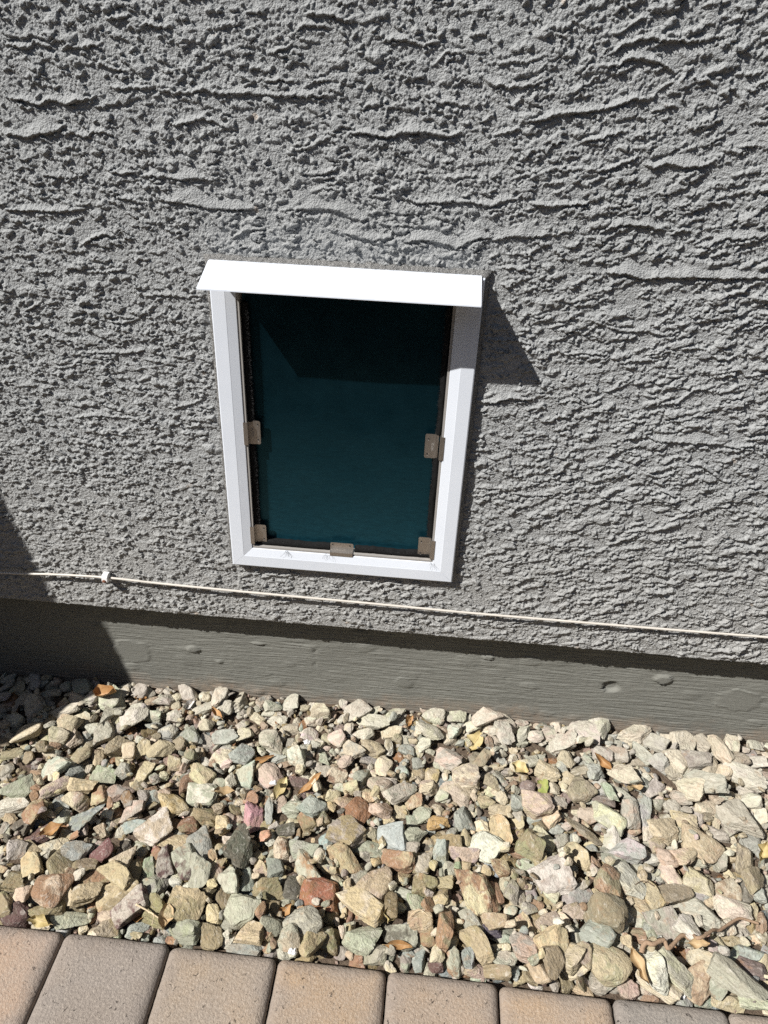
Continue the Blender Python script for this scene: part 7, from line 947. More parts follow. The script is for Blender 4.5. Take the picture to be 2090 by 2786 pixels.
def mat_stucco():
    M = Mat('stucco_paint', .9, .15); v = M.coords()
    c = M.ramp(M.noise(v, 3.5, 3), [(.3, (.305, .311, .308, 1)), (.7, (.340, .346, .342, 1))])
    c = M.mix(M.mth('MULTIPLY', M.ramp(M.noise(v, 160, 3, .7), [(.45, G(0)), (.75, G(1))]), .25), c, (.39, .395, .39, 1))
    # yard dust clinging to the lower part of the wall
    sep = M.new('ShaderNodeSeparateXYZ'); t = M.new('ShaderNodeTexCoord'); M.link(t.outputs['Object'], sep.inputs[0])
    hz = M.mth('ADD', sep.outputs[2], M.mth('MULTIPLY', M.mth('SUBTRACT', M.noise(v, 6, 4, .65), .5), .35))
    c = M.mix(M.mth('MULTIPLY', M.ramp(hz, [(.28, G(1)), (.62, G(0))]), .35), c, (.36, .342, .31, 1))
    # chips where the paint is off: pale tan spots
    chip = M.ramp(M.noise(v, 23, 2, .5), [(.745, G(0)), (.765, G(1))])
    c = M.mix(M.mth('MULTIPLY', chip, .5), c, (.45, .36, .28, 1))
    M.color(c)
    h = M.mth('ADD', M.noise(v, 420, 4, .7), M.mth('MULTIPLY', M.voro(v, 520), .5))
    M.normal(M.bump(h, .0022, 1.0)); return M.m

def mat_foundation():
    M = Mat('painted_concrete', .85, .2); v = M.coords(); vs = M.coords(scale=(1, 1, 9))
    c = M.ramp(M.noise(v, 9, 4, .6), [(.3, (.162, .161, .142, 1)), (.7, (.186, .185, .163, 1))])
    c = M.mix(M.mth('MULTIPLY', M.noise(vs, 60, 3, .6), .2), c, (.19, .19, .17, 1))
    # soil splashed up the foot of the wall
    sep = M.new('ShaderNodeSeparateXYZ'); t = M.new('ShaderNodeTexCoord'); M.link(t.outputs['Object'], sep.inputs[0])
    hz = M.mth('ADD', sep.outputs[2], M.mth('MULTIPLY', M.mth('SUBTRACT', M.noise(v, 14, 4, .65), .5), .09))
    d = M.ramp(hz, [(0.02, G(1)), (.052, G(0))])
    d = M.mth('MULTIPLY', d, M.ramp(M.noise(v, 90, 4, .7), [(.3, G(.1)), (.65, G(.6))]))
    c = M.mix(d, c, (.27, .20, .145, 1)); M.color(c)
    M.normal(M.bump(M.mth('ADD', M.noise(vs, 150, 4, .65), M.mth('MULTIPLY', M.noise(v, 500, 3, .7), .5)), .0012, .9)); return M.m

def mat_white():
    M = Mat('white_powder_coat', .33, .45, (.80, .81, .83, 1)); v = M.coords()
    c = M.ramp(M.noise(v, 14, 4, .6), [(.3, (.62, .655, .71, 1)), (.75, (.65, .685, .735, 1))])
    sm = M.ramp(M.noise(M.coords(scale=(1, 1, .35)), 55, 5, .75), [(.62, G(0)), (.72, G(.16))])
    M.color(M.mix(sm, c, (.45, .44, .42, 1)))
    M.normal(M.bump(M.noise(v, 900, 2, .5), .00012, .4)); return M.m

def mat_metal(name='stainless', base=(.52, .49, .455, 1), rough=.40):
    M = Mat(name, rough, .5, base, 1.0); v = M.coords(scale=(1, 1, .06))
    M.rough(M.ramp(M.noise(v, 900, 3, .6), [(.2, G(rough - .1)), (.8, G(rough + .12))]))
    M.color(M.mix(M.noise(M.coords(), 60, 3), base, tuple(x * .8 for x in base[:3]) + (1,))); return M.m

def mat_flap():
    M = Mat('tinted_vinyl', .2, .85, (.003, .014, .021, 1)); v = M.coords()
    dust = M.ramp(M.noise(v, 700, 4, .75), [(.58, G(0)), (.8, G(.10))])
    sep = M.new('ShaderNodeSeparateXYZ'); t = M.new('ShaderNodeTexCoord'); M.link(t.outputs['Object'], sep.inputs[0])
    # reflected light painted into the colour, brightest at the foot of the flap
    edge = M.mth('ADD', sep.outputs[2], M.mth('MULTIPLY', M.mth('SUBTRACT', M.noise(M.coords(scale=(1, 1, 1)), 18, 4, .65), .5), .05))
    foot_sheen = M.ramp(edge, [(.400, G(1)), (.428, G(.52)), (.50, G(.30)), (.60, G(.15)), (.76, G(0))])
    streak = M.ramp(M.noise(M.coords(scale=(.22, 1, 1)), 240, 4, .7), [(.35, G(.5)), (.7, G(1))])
    c = M.mix(M.mth('MULTIPLY', foot_sheen, streak), (.0004, .0023, .0036, 1), (.009, .050, .070, 1))
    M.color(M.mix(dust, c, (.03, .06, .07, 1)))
    M.rough(M.ramp(M.noise(v, 25, 4), [(.3, G(.30)), (.7, G(.38))]))
    M.b.inputs['Specular Tint'].default_value = (.20, .72, 1.0, 1)
    M.normal(M.bump(M.noise(v, 7, 2), .004, .35)); return M.m

def plain(name, base, rough=.6, spec=.3, bump=0, bscale=300):
    M = Mat(name, rough, spec, base); v = M.coords()
    M.color(M.mix(M.noise(v, 40, 4), tuple(x * .85 for x in base[:3]) + (1,), tuple(min(1, x * 1.12) for x in base[:3]) + (1,)))
    if bump: M.normal(M.bump(M.noise(v, bscale, 4, .65), bump, .8))
    return M.m

def mat_sealant():
    M = Mat('clear_sealant', .28, .6, (.2, .19, .175, 1)); v = M.coords()
    M.color(M.ramp(M.noise(v, 160, 4, .7), [(.3, (.09, .088, .082, 1)), (.7, (.20, .195, .185, 1))]))
    M.normal(M.bump(M.noise(v, 260, 4, .7), .003, 1.0)); return M.m

def mat_paver():
    M = Mat('paver_concrete', .88, .2); v = M.coords(); oi = M.new('ShaderNodeObjectInfo')
    off = M.new('ShaderNodeVectorMath', operation='ADD'); M.link(v, off.inputs[0])
    rv = M.new('ShaderNodeCombineXYZ'); M.link(M.mth('MULTIPLY', oi.outputs['Random'], 37.0), rv.inputs[0]); M.link(rv.outputs[0], off.inputs[1]); v = off.outputs[0]
    c = oi.outputs['Color']
    blot = M.ramp(M.noise(v, 10, 4, .6, .5), [(.36, G(0)), (.64, G(1))])
    c = M.mix(M.mth('MULTIPLY', blot, .50), c, (.27, .24, .215, 1))
    warm = M.ramp(M.noise(v, 7, 3, .5), [(.5, G(0)), (.72, G(1))])
    c = M.mix(M.mth('MULTIPLY', warm, .28), c, (.40, .30, .215, 1))
    c = M.mix(M.ramp(M.noise(v, 300, 3, .75), [(.48, G(0)), (.70, G(.5))]), c, (.48, .42, .35, 1))
    c = M.mix(M.ramp(M.noise(v, 150, 4, .7), [(.30, G(.45)), (.44, G(0))]), c, (.18, .155, .135, 1))
    # traffic-worn edges have lost their tan face
    tc = M.new('ShaderNodeTexCoord'); sp = M.new('ShaderNodeSeparateXYZ'); M.link(tc.outputs['Object'], sp.inputs[0])
    ax = M.mth('DIVIDE', M.mth('ABSOLUTE', sp.outputs[0]), .0772); ay = M.mth('DIVIDE', M.mth('ABSOLUTE', M.mth('ADD', sp.outputs[1], .1167)), .1167)
    ed = M.mth('ADD', M.mth('MAXIMUM', ax, M.mth('SUBTRACT', M.mth('MULTIPLY', ay, 1.5), .5)), M.mth('MULTIPLY', M.mth('SUBTRACT', M.noise(v, 24, 4, .65), .5), .55))
    c = M.mix(M.ramp(ed, [(.66, G(0)), (.98, G(.60))]), c, (.225, .195, .172, 1))
    pit = M.mth('MULTIPLY', M.ramp(M.noise(v, 120, 4, .65, .8), [(.29, G(1)), (.36, G(0))]), M.ramp(M.noise(v, 26, 2), [(.40, G(0)), (.58, G(1))]))
    c = M.mix(M.mth('MULTIPLY', pit, .75), c, (.09, .075, .065, 1)); M.color(c)
    h = M.mth('ADD', M.mth('MULTIPLY', M.noise(v, 240, 4, .72), .75), M.mth('MULTIPLY', pit, -1.3))
    M.normal(M.bump(h, .0034, 1.0)); return M.m

def mat_stone():
    M = Mat('gravel_stone', .82, .25)
    a1 = M.new('ShaderNodeAttribute', attribute_name='tone_a').outputs['Color']
    a2 = M.new('ShaderNodeAttribute', attribute_name='tone_b').outputs['Color']
    lo = M.new('ShaderNodeAttribute', attribute_name='grain').outputs['Vector']
    st = M.new('ShaderNodeMapping'); st.inputs['Scale'].default_value = (1, 1.4, 5.5); M.link(lo, st.inputs['Vector']); st = st.outputs[0]
    patch = M.ramp(M.noise(lo, 38, 4, .6, .5), [(.47, G(0)), (.57, G(1))])
    c = M.mix(patch, a1, a2)
    # bedding bands and mineral speckle
    band = M.noise(st, 75, 4, .65, .6)
    c = M.mix(M.ramp(band, [(.33, G(.45)), (.50, G(0))]), c, (.15, .125, .095, 1))
    c = M.mix(M.ramp(band, [(.56, G(0)), (.76, G(.55))]), c, (.64, .60, .53, 1))
    c = M.mix(M.ramp(M.noise(lo, 420, 3, .7), [(.56, G(0)), (.74, G(.30))]), c, (.60, .57, .50, 1))
    c = M.mix(M.ramp(M.noise(lo, 55, 3, .6), [(.62, G(0)), (.74, G(.40))]), c, (.36, .20, .10, 1))
    M.color(c)
    h = M.mth('ADD', M.mth('MULTIPLY', band, 1.1), M.mth('MULTIPLY', M.noise(lo, 230, 4, .7), .8))
    M.normal(M.bump(h, .0030, 1.0)); return M.m

def mat_soil():
    M = Mat('soil', .95, .1); v = M.coords()
    M.color(M.ramp(M.noise(v, 90, 5, .7), [(.3, (.085, .062, .045, 1)), (.7, (.17, .13, .095, 1))]))
    M.normal(M.bump(M.noise(v, 220, 5, .7), .006, 1.0)); return M.m

def mat_leaf(name, a, b):
    M = Mat(name, .6, .3); v = M.coords()
    M.color(M.mix(M.ramp(M.noise(v, 90, 4, .6), [(.35, G(0)), (.65, G(1))]), a, b))
    M.b.inputs['Subsurface Weight'].default_value = 0.0
    M.normal(M.bump(M.noise(v, 300, 3), .0006, .8)); return M.m

STUCCO = mat_stucco(); FOUND = mat_foundation(); WHITE = mat_white(); STEEL = mat_metal()
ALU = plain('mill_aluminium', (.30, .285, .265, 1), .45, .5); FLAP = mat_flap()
PILE = plain('black_pile', (.006, .006, .006, 1), .8, .2); GLINT_FIBRE = plain('pile_glint_fibre', (.05, .05, .052, 1), .5, .4); SEAL = mat_sealant()  # paler fibres put the glints on the black pile into the colour
PAVER = mat_paver(); STONE = mat_stone(); SOIL = mat_soil()
CABLE = plain('cream_cable_jacket', (.54, .505, .45, 1), .45, .35); CLIPW = plain('white_nylon', (.74, .73, .72, 1), .4, .4)
RUST = plain('rusty_screw', (.16, .065, .035, 1), .75, .3, .0006, 600); DARK = plain('stamped_mark', (.015, .014, .013, 1), .6)
BACK = plain('dark_lining', (.02, .02, .02, 1), .8); GREY_RENDER = plain('rendered_block', (.24, .23, .21, 1), .9, .15, .002, 200)

# ------------------------------------------------------------------ ground and setting
gm = mesh_obj('ground', [(-40, -60, -.075), (40, -60, -.075), (40, 30, -.075), (-40, 30, -.075)], [(0, 1, 2, 3)], SOIL); tag(gm, kind='structure')
nx, ny = 120, 40
gx, gy = np.meshgrid(np.linspace(-.9, 1.35, nx), np.linspace(-.424, .06, ny))
gz = -.036 + .020 * (gy + .43) / .48 + .004 * fbm(gx * 40, gy * 40, 3) + .018 * np.clip((gy + .16) / .19, 0, 1) ** 1.3 + .005
idx = np.arange(nx * ny).reshape(ny, nx)
quads = lambda ix: np.stack([ix[:-1, :-1], ix[:-1, 1:], ix[1:, 1:], ix[1:, :-1]], -1).reshape(-1, 4)
tag(mesh_obj('soil_bed', np.stack([gx, gy, gz], -1).reshape(-1, 3), quads(idx), SOIL), kind='structure')

# ------------------------------------------------------------------ house wall: stucco coat over a painted concrete footing
HX0, HX1, HZ0, HZ1 = 0.0, 0.37, 0.368, 0.8585          # pet door frame, outer
STUC_Y = 0.012
house = empty('house_wall', (0, .05, 0))
tag(house, 'grey stucco house wall with rough trowelled relief above a painted concrete footing', 'wall', kind='thing')

def stucco_relief(x, z):
    """height of the plaster (m, towards the viewer) over the wall plane"""
    wx = x + .006 * fbm(x * 45, z * 45, 11, 2) + .0025 * vnoise(x * 190, z * 190, 12)
    wz = z + .006 * fbm(x * 45, z * 45, 21, 2) + .0025 * vnoise(x * 190, z * 190, 22)
    rightish = sstep(.25, .75, x)
    # coats laid one over the other: ramps that end in a lip on their lower side
    tilt = .10 * rightish * x + .02 * np.sin(x * 5 + z * 3)
    h = np.zeros_like(x); smooth = np.zeros_like(x)
    for k, (lam, amp, seed, th) in enumerate(((.050, .0040, 31, .05), (.030, .0034, 37, .02), (.023, .0030, 43, .0))):
        ph = (wz - tilt * (1.6 if k else 1.0)) / lam + 1.5 * fbm(wx * 9 / (1 + .35 * k) , wz * 16, seed, 3, .55) + .28 * fbm(wx * 60, wz * 60, seed + 5, 2)
        fr = ph - np.floor(ph)
        lip = np.clip(1 - fr / .55, 0, 1) ** 1.6 * sstep(0, .05, fr)
        lip = lip * sstep(th, th + .30, vnoise(wx * 15 + 3.1 * np.floor(ph), wz * 30, seed + 9) + .12)
        h = h + amp * lip * (.62 + .75 * rightish)
    h = h * (.40 + .15 * rightish)
    # knocked-down islands: flat tops, crisp scalloped edges; broad on the right, small and crowded on the left
    zone = fbm(x * 6, z * 7, 51, 2)
    lx = x + .0045 * fbm(x * 120, z * 120, 13, 2); lz = z + .0045 * fbm(x * 120, z * 120, 23, 2) - .22 * rightish * (x - .3)
    m_ = fbm(x * 8 + 2, z * 10, 331, 2); k_ = fbm(x * 10 + 9, z * 11, 333, 2)
    n1 = fbm(lx * 21, lz * 58, 301, 3, .55) + .22 * zone + .05
    n2 = fbm(lx * 38 + 7, lz * 92, 311, 3, .55) + .30 * m_
    n3 = fbm(lx * 88 + 3, lz * 140, 321, 2, .55) + .35 * k_
    isl1 = sstep(.24, .31, n1) * (.55 + .45 * rightish); isl2 = sstep(.24, .33, n2); isl3 = sstep(.36, .47, n3) * (1 - .35 * rightish)
    h = h + .0034 * isl1 + .0034 * isl2 * (1 - .35 * isl1) + .0034 * isl3 * (1 - .6 * np.maximum(isl1, isl2))
    top = np.clip(np.maximum(isl1, isl2), 0, 1)
    rough = .60 + .70 * sstep(-.35, .40, zone) * (1 - .30 * rightish)
    big = lumps(wx, wz, .0120, 61, .40, 1.5, .28, .55, .42) * sstep(-.15, .25, fbm(x * 12, z * 14, 65, 2) - .10 - .15 * rightish)
    sml = lumps(x + .0007 * vnoise(x * 400, z * 400, 83), z, .0042, 81, .60, 1.15, .32, .58, .42)
    sandy = sstep(-.30, .35, fbm(x * 9 + 5, z * 12, 95, 2))
    grain = (rough * .0048 * big + .0018 * (.35 + .65 * sandy) * sml) * (1 - .55 * top) + .0011 * fbm(x * 320, z * 320, 91, 2) * (1 - .35 * top)
    return h, grain

def apply_ledges(x, z, h, grain):
    jz = .0026 * fbm(x * 110, z * 0 + .5, 101, 3, .6)
    for q, (H, band, sm, P) in enumerate(LEDGES):
        P = sorted((a / 1e4, b / 1e4) for a, b in P)
        px = np.array([p[0] for p in P]); pz = np.array([p[1] for p in P]); Hm = H * .00125; B = band * .0008 + .004
        m = (x > px[0] - .004) & (x < px[-1] + .004) & (z > pz.min() - .012) & (z < pz.max() + B + .012)
        if not m.any(): continue
        xs = x[m]; zs = z[m]
        s = zs - (np.interp(xs, px, pz) + .0022 * vnoise(xs * 130 + q * 7, xs * 0 + q, 111) + .0014 * vnoise(xs * 300 + q * 3, xs * 0 + q, 112))
        ends = sstep(px[0] - .004, px[0] + .009, xs) * (1 - sstep(px[-1] - .009, px[-1] + .004, xs))
        B = B * (.70 + .75 * vnoise(xs * 28 + q * 5, xs * 0 + q * 3, 113)) * (.45 + .55 * sstep(0, .030, np.minimum(xs - px[0], px[-1] - xs)))
        B = np.maximum(B, .004)
        prof = np.where(s > 0, np.clip(1 - s / B, 0, 1) ** (1.35 if sm else 1.6), 0) * (.80 + .35 * vnoise(xs * 55 + q, xs * 0 + q, 114))
        prof = np.where(s <= 0, sstep(-.0012, .0002, s), prof)
        # below the lip the wall is scraped back a little, above it the coat is drawn flat
        below = np.where(s < 0, sstep(-.010, -.001, s), 0)
        hh = h[m]; gg = grain[m]
        near = np.where(s > 0, 1 - sstep(B * .6, B * 1.2, s), sstep(-.006, 0, s)) * ends
        hh = hh * (1 - .75 * near) + Hm * prof * ends
        gg = gg * (1 - (.70 if sm else .30) * np.where(s > 0, near, 0)) * (1 - .45 * below * ends)
        h[m] = hh; grain[m] = gg
    return h, grain

NC, NR = 940, 830
t = np.linspace(-1, 1, NC); uu = 1.06 * t + .9 * np.sign(t) * np.clip(np.abs(t) - .93, 0, 1) / .07 * 1.0
ZB = .2410
s_ = np.linspace(0, 1, NR); zz = ZB + s_ * .975; zz = np.where(s_ > .985, zz + (s_ - .985) / .015 * .7, zz)
half = np.interp(zz, [.24, 1.16, 3], [.700, .455, .455]); cen = np.interp(zz, [.24, 1.16, 3], [.240, .208, .208])
X = cen[:, None] + uu[None, :] * half[:, None]; Zg = np.repeat(zz[:, None], NC, 1)
h, grain = stucco_relief(X, Zg)
h, grain = apply_ledges(X, Zg, h, grain)
# the plaster is thinner and rubbed flat right round the frame
dx = np.maximum(np.maximum(HX0 - X, X - HX1), 0); dz = np.maximum(np.maximum(HZ0 - Zg, Zg - HZ1), 0); dd = np.hypot(dx, dz)
fl = sstep(.0, .020, dd); h = h * (.25 + .75 * fl); grain = grain * (.35 + .65 * fl)
h = h + .0012 * fbm(X * 4, Zg * 4, 131, 2)
Y = STUC_Y + .0024 - (h + grain) * (.45 + .55 * sstep(.241, .256, Zg))
# ragged drip edge
ragged = .0009 * fbm(X[0] * 70, X[0] * 0, 141, 3, .6)
Zg[0] += ragged; Zg[1] += ragged * .6
V = np.stack([X, Y, Zg], -1)
lipA = V[0].copy(); lipA[:, 1] += .004; lipA[:, 2] -= .0008
lipB = V[0].copy(); lipB[:, 1] = .075; lipB[:, 2] = ZB + .001
V = np.concatenate([lipB[None], lipA[None], V], 0)
idx = np.arange(V.shape[0] * NC).reshape(V.shape[0], NC)
Q = quads(idx)
cx = V.reshape(-1, 3)[Q].mean(1)
hole = (cx[:, 0] > .016) & (cx[:, 0] < .354) & (cx[:, 2] > .384) & (cx[:, 2] < .846)
sobj = mesh_obj('stucco_coat', V.reshape(-1, 3) - np.array([0, .05, 0]), Q[~hole], STUCCO, house)

# footing with the grain of its form boards
NX, NZ = 560, 260
fx, fz = np.meshgrid(np.linspace(-.80, 1.40, NX), np.linspace(-.03, .262, NZ))
bend = .006 * fbm(fx * 3, fz * 5, 201, 2) + .006 * np.exp(-((fx - .80) / .12) ** 2) * np.sin(fz * 45)
fw = fz + bend
fh = .0003 * vnoise(fx * 7, fw * 150, 211) + .0005 * vnoise(fx * 14, fw * 260, 212) + .0008 * vnoise(fx * 16, fw * 400, 215) * (vnoise(fx * 8, fz * 14, 216) > -.25) + .0006 * fbm(fx * 110, fz * 250, 213, 2)
fh += .0015 * fbm(fx * 6, fz * 8, 214, 2)
def patch_at(px, pz, rx, rz, hgt, edge=.12, flat=.8):
    global fh
    r = np.hypot((fx - px) / rx, (fz - pz) / rz) + .28 * fbm(fx * 45, fz * 45, int(px * 977) + 301, 3)
    ring = sstep(-.15, .25, fbm(fx * 38, fz * 38, int(px * 977) + 321, 2))
    m = 1 - sstep(1 - edge, 1 + edge, r)
    fh = fh * (1 - flat * m) + hgt * m + abs(hgt) * .8 * ring * np.exp(-((r - 1) / .06) ** 2)
patch_at(-.2335, .1024, .036, .026, .0016); patch_at(.7819, .1497, .015, .0095, .0045, .25); patch_at(.6912, .119, .0150, .0120, -.0065, .3, .4)
patch_at(.928, .1145, .040, .026, .0018); patch_at(-.1103, .1214, .011, .008, .0035, .3); patch_at(.303, .083, .016, .013, .0022, .4)
patch_at(.455, .165, .010, .004, .003, .5); patch_at(.02, .150, .012, .003, .003, .5); patch_at(-.06, .095, .006, .005, .003, .5)
crack = np.abs(fx - .130 - .004 * fbm(fz * 40, fx * 0, 221, 2)); fh -= .0025 * (1 - sstep(0, .0016, crack)) * (fz > .07)
for cz, seed in ((.205, 231), (.06, 232)):
    fh += .0020 * lumps(fx, fz, .022, seed, .06, 1.6)
fy = .054 - fh
idx = np.arange(NX * NZ).reshape(NZ, NX)
mesh_obj('footing', np.stack([fx, fy - .05, fz], -1).reshape(-1, 3), quads(idx), FOUND, house)
# body of the wall behind the coat (closes the volume, seen only from far to the side)
bm = bmesh.new(); box(bm, -6, -.82, .02 - .05, .25, -.09, 3.0); box(bm, 1.42, 7, .02 - .05, .25, -.09, 3.0); box(bm, -.819, 1.419, .10, .25, -.09, 3.0); box(bm, -.819, 1.419, -.028, .099, 1.92, 3.0)
bm_obj('wall_core', bm, GREY_RENDER, house)

# unseen block added past the left edge, sloped to cast the wall's shade
bm = bmesh.new()
pts = [(-1.6, 0), (-.706, 0), (-.706 - .23 * 1.7, 1.7), (-1.6, 1.7)]
prism(bm, pts, lambda p, d: (p[0], d, p[1] - .07), -.40, -.29)
blocker = bm_obj('shade_blocker', bm, GREY_RENDER, bevel=.006)
tag(blocker, 'grey block with a sloping side, added beyond the left edge to cast shade', 'blocker', kind='thing')
# two unseen slabs added to cut sky light: one overhead, one behind the viewer
bm = bmesh.new(); box(bm, -6, 7, -.62, .02, 2.80, 2.98)
wpe = bm_obj('sky_blocker_top', bm, GREY_RENDER, house); wpe.data.transform(Matrix.Translation((0, -.05, 0)))
bm = bmesh.new(); box(bm, -7, 8, -2.75, -2.55, -.075, 2.0)
yw = bm_obj('sky_blocker_rear', bm, GREY_RENDER, bevel=.01); tag(yw, 'grey slab added behind the viewer to cut the sky light', 'wall', kind='thing')
# ------------------------------------------------------------------ pet door
door = empty('pet_door', (.185, .012, HZ0))
tag(door, 'white framed pet door with dark teal flap and sloping hood, set in the stucco', 'pet door', kind='thing')
def dpart(name, bm, mat, smooth=False, bevel=0, parent=None, segs=2):
    o = bm_obj(name, bm, mat, None, smooth, bevel, None, segs)
    par = parent or door
    o.data.transform(Matrix.Translation((-.185, -.012, -HZ0)))
    o.parent = par; return o
FW = .035
PROF = [(.0, .022), (.0, .0022), (.0006, .0007), (.0020, .0), (.0205, .0), (.0212, .0003), (.0343, .0032), (.0349, .0040), (.0349, .0300), (.010, .0300)]
def rail(side):
    """one mitred length of the frame; t runs inward from the outer edge"""
    bm = bmesh.new(); g = .00012
    def P(t, y, end):
        if side in 'BT':
            zc = HZ0 + t if side == 'B' else HZ1 - t
            return ((HX0 + t + g, y, zc) if end == 0 else (HX1 - t - g, y, zc))
        xc = HX0 + t if side == 'L' else HX1 - t
        return ((xc, y, HZ0 + t + g) if end == 0 else (xc, y, HZ1 - t - g))
    a = [bm.verts.new(P(t, y, 0)) for t, y in PROF]; b = [bm.verts.new(P(t, y, 1)) for t, y in PROF]
    n = len(PROF)
    for i in range(n): bm.faces.new((a[i], a[(i + 1) % n], b[(i + 1) % n], b[i]))
    bm.faces.new(a); bm.faces.new(b)
    return dpart('frame_rail', bm, WHITE)
for s in 'BLRT': rail(s)

# hood: bent sheet, flange on the frame, slope, folded drip lip
bm = bmesh.new()
hp = [(.010, .8612), (.0005, .8612), (-.0012, .8605), (-.0548, .8388), (-.0560, .8376), (-.0562, .8358), (-.0549, .8356), (-.0546, .8370), (-.0010, .8588), (.0002, .8586), (.010, .8586)]
prism(bm, hp, lambda p, d: (d, p[0], p[1]), .0015, .3650)
dpart('hood', bm, WHITE)

# aluminium track lining the opening
T0, T1 = .0349, .0385
def ring(x0, x1, z0, z1, th, y0, y1, name, mat):
    bm = bmesh.new()
    box(bm, x0, x0 + th, y0, y1, z0 + th, z1 - th); box(bm, x1 - th, x1, y0, y1, z0 + th, z1 - th)
    box(bm, x0, x1, y0, y1, z0, z0 + th); box(bm, x0, x1, y0, y1, z1 - th, z1)
    return dpart(name, bm, mat)
ring(HX0 + .0351, HX1 - .0351, HZ0 + .0351, HZ1 - .0351, .0034, .0046, .0320, 'track', ALU)
# opening lining behind the flap
ring(HX0 + .0352, HX1 - .0352, HZ0 + .0352, HZ1 - .0352, .002, .0330, .1400, 'tunnel_lining', BACK)
bm = bmesh.new(); box(bm, .03, .34, .1405, .1440, .395, .835); dpart('inner_cover', bm, BACK)

# flap: one sheet of tinted vinyl
nx, nz = 40, 60
fx_, fz_ = np.meshgrid(np.linspace(.0395, .3305, nx), np.linspace(.4075, .8225, nz))
fy_ = .0205 + .0012 * fbm(fx_ * 9, fz_ * 7, 401, 2) + .0010 * np.cos((fx_ - .185) * 16)
idx = np.arange(nx * nz).reshape(nz, nx)
Vf = np.stack([fx_, fy_, fz_], -1).reshape(-1, 3); Vb = Vf + np.array([0, .003, 0]); Qf = quads(idx); n0 = len(Vf)
rim = np.concatenate([idx[0], idx[1:, -1], idx[-1, -2::-1], idx[-2:0:-1, 0]])
side = np.stack([rim, np.roll(rim, -1), np.roll(rim, -1) + n0, rim + n0], -1)
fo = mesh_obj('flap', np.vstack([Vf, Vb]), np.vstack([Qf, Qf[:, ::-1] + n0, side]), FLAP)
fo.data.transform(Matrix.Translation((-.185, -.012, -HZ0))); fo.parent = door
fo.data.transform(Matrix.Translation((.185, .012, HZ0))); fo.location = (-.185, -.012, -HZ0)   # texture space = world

# brush pile strips between flap and track
def pile(x0, z0, x1, z1, w, seed, up=1):
    rs = np.random.RandomState(seed)
    L = math.hypot(x1 - x0, z1 - z0); d = np.array([(x1 - x0) / L, (z1 - z0) / L]); nrm = np.array([-d[1], d[0]]) * up
    V = []; F = []
    # backing core
    k = 26
    for i in range(k):
        t = i / (k - 1); wob = .0007 * math.sin(t * 9 + seed) + .0004 * rs.normal(); ww = w * (1 - .10 * rs.rand())
        for a, b in ((0, .0185), (0, .0100), (ww * .5, .0092), (ww, .0125), (ww, .0190)):
            p = np.array([x0, z0]) + d * t * L + nrm * (a + wob); V.append((p[0], b, p[1]))
        if i:
            for j in range(4): q = (i - 1) * 5 + j; F.append((q, q + 1, q + 6, q + 5))
    V = list(V); nb = len(V)
    n = int(L * 11000)
    for i in range(n):
        t = rs.rand() * L; a = rs.rand() * w; p = np.array([x0, z0]) + d * t + nrm * a
        y = .0100 + .003 * rs.rand() ; ln = .0012 + .0022 * rs.rand()
        th = rs.normal() * .8; dirn = nrm * math.cos(th) + d * math.sin(th); q = p + dirn * ln; yq = y - ln * rs.uniform(.1, 1.1)
        wv = d * .00019
        m = len(V)
        V += [(p[0] - wv[0], y, p[1] - wv[1]), (p[0] + wv[0], y, p[1] + wv[1]), (q[0] + wv[0] * .3, yq, q[1] + wv[1] * .3), (q[0] - wv[0] * .3, yq, q[1] - wv[1] * .3)]
        F.append((m, m + 1, m + 2, m + 3))
    V = np.array(V) - np.array([.185, .012, HZ0])
    o = mesh_obj('brush_strip', V, np.array(F), PILE, door, True); o.data.materials.append(GLINT_FIBRE)
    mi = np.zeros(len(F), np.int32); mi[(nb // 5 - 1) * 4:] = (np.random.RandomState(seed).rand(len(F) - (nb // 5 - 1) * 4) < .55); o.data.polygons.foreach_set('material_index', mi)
    return o
xl, xr, zb = .0388, .3312, .4070
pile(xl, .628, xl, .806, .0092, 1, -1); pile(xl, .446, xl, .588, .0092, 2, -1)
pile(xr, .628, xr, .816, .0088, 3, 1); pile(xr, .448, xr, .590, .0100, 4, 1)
pile(.041, zb, .1632, zb - .0006, .0100, 5, 1); pile(.2052, zb - .0006, .329, zb, .0095, 6, 1)

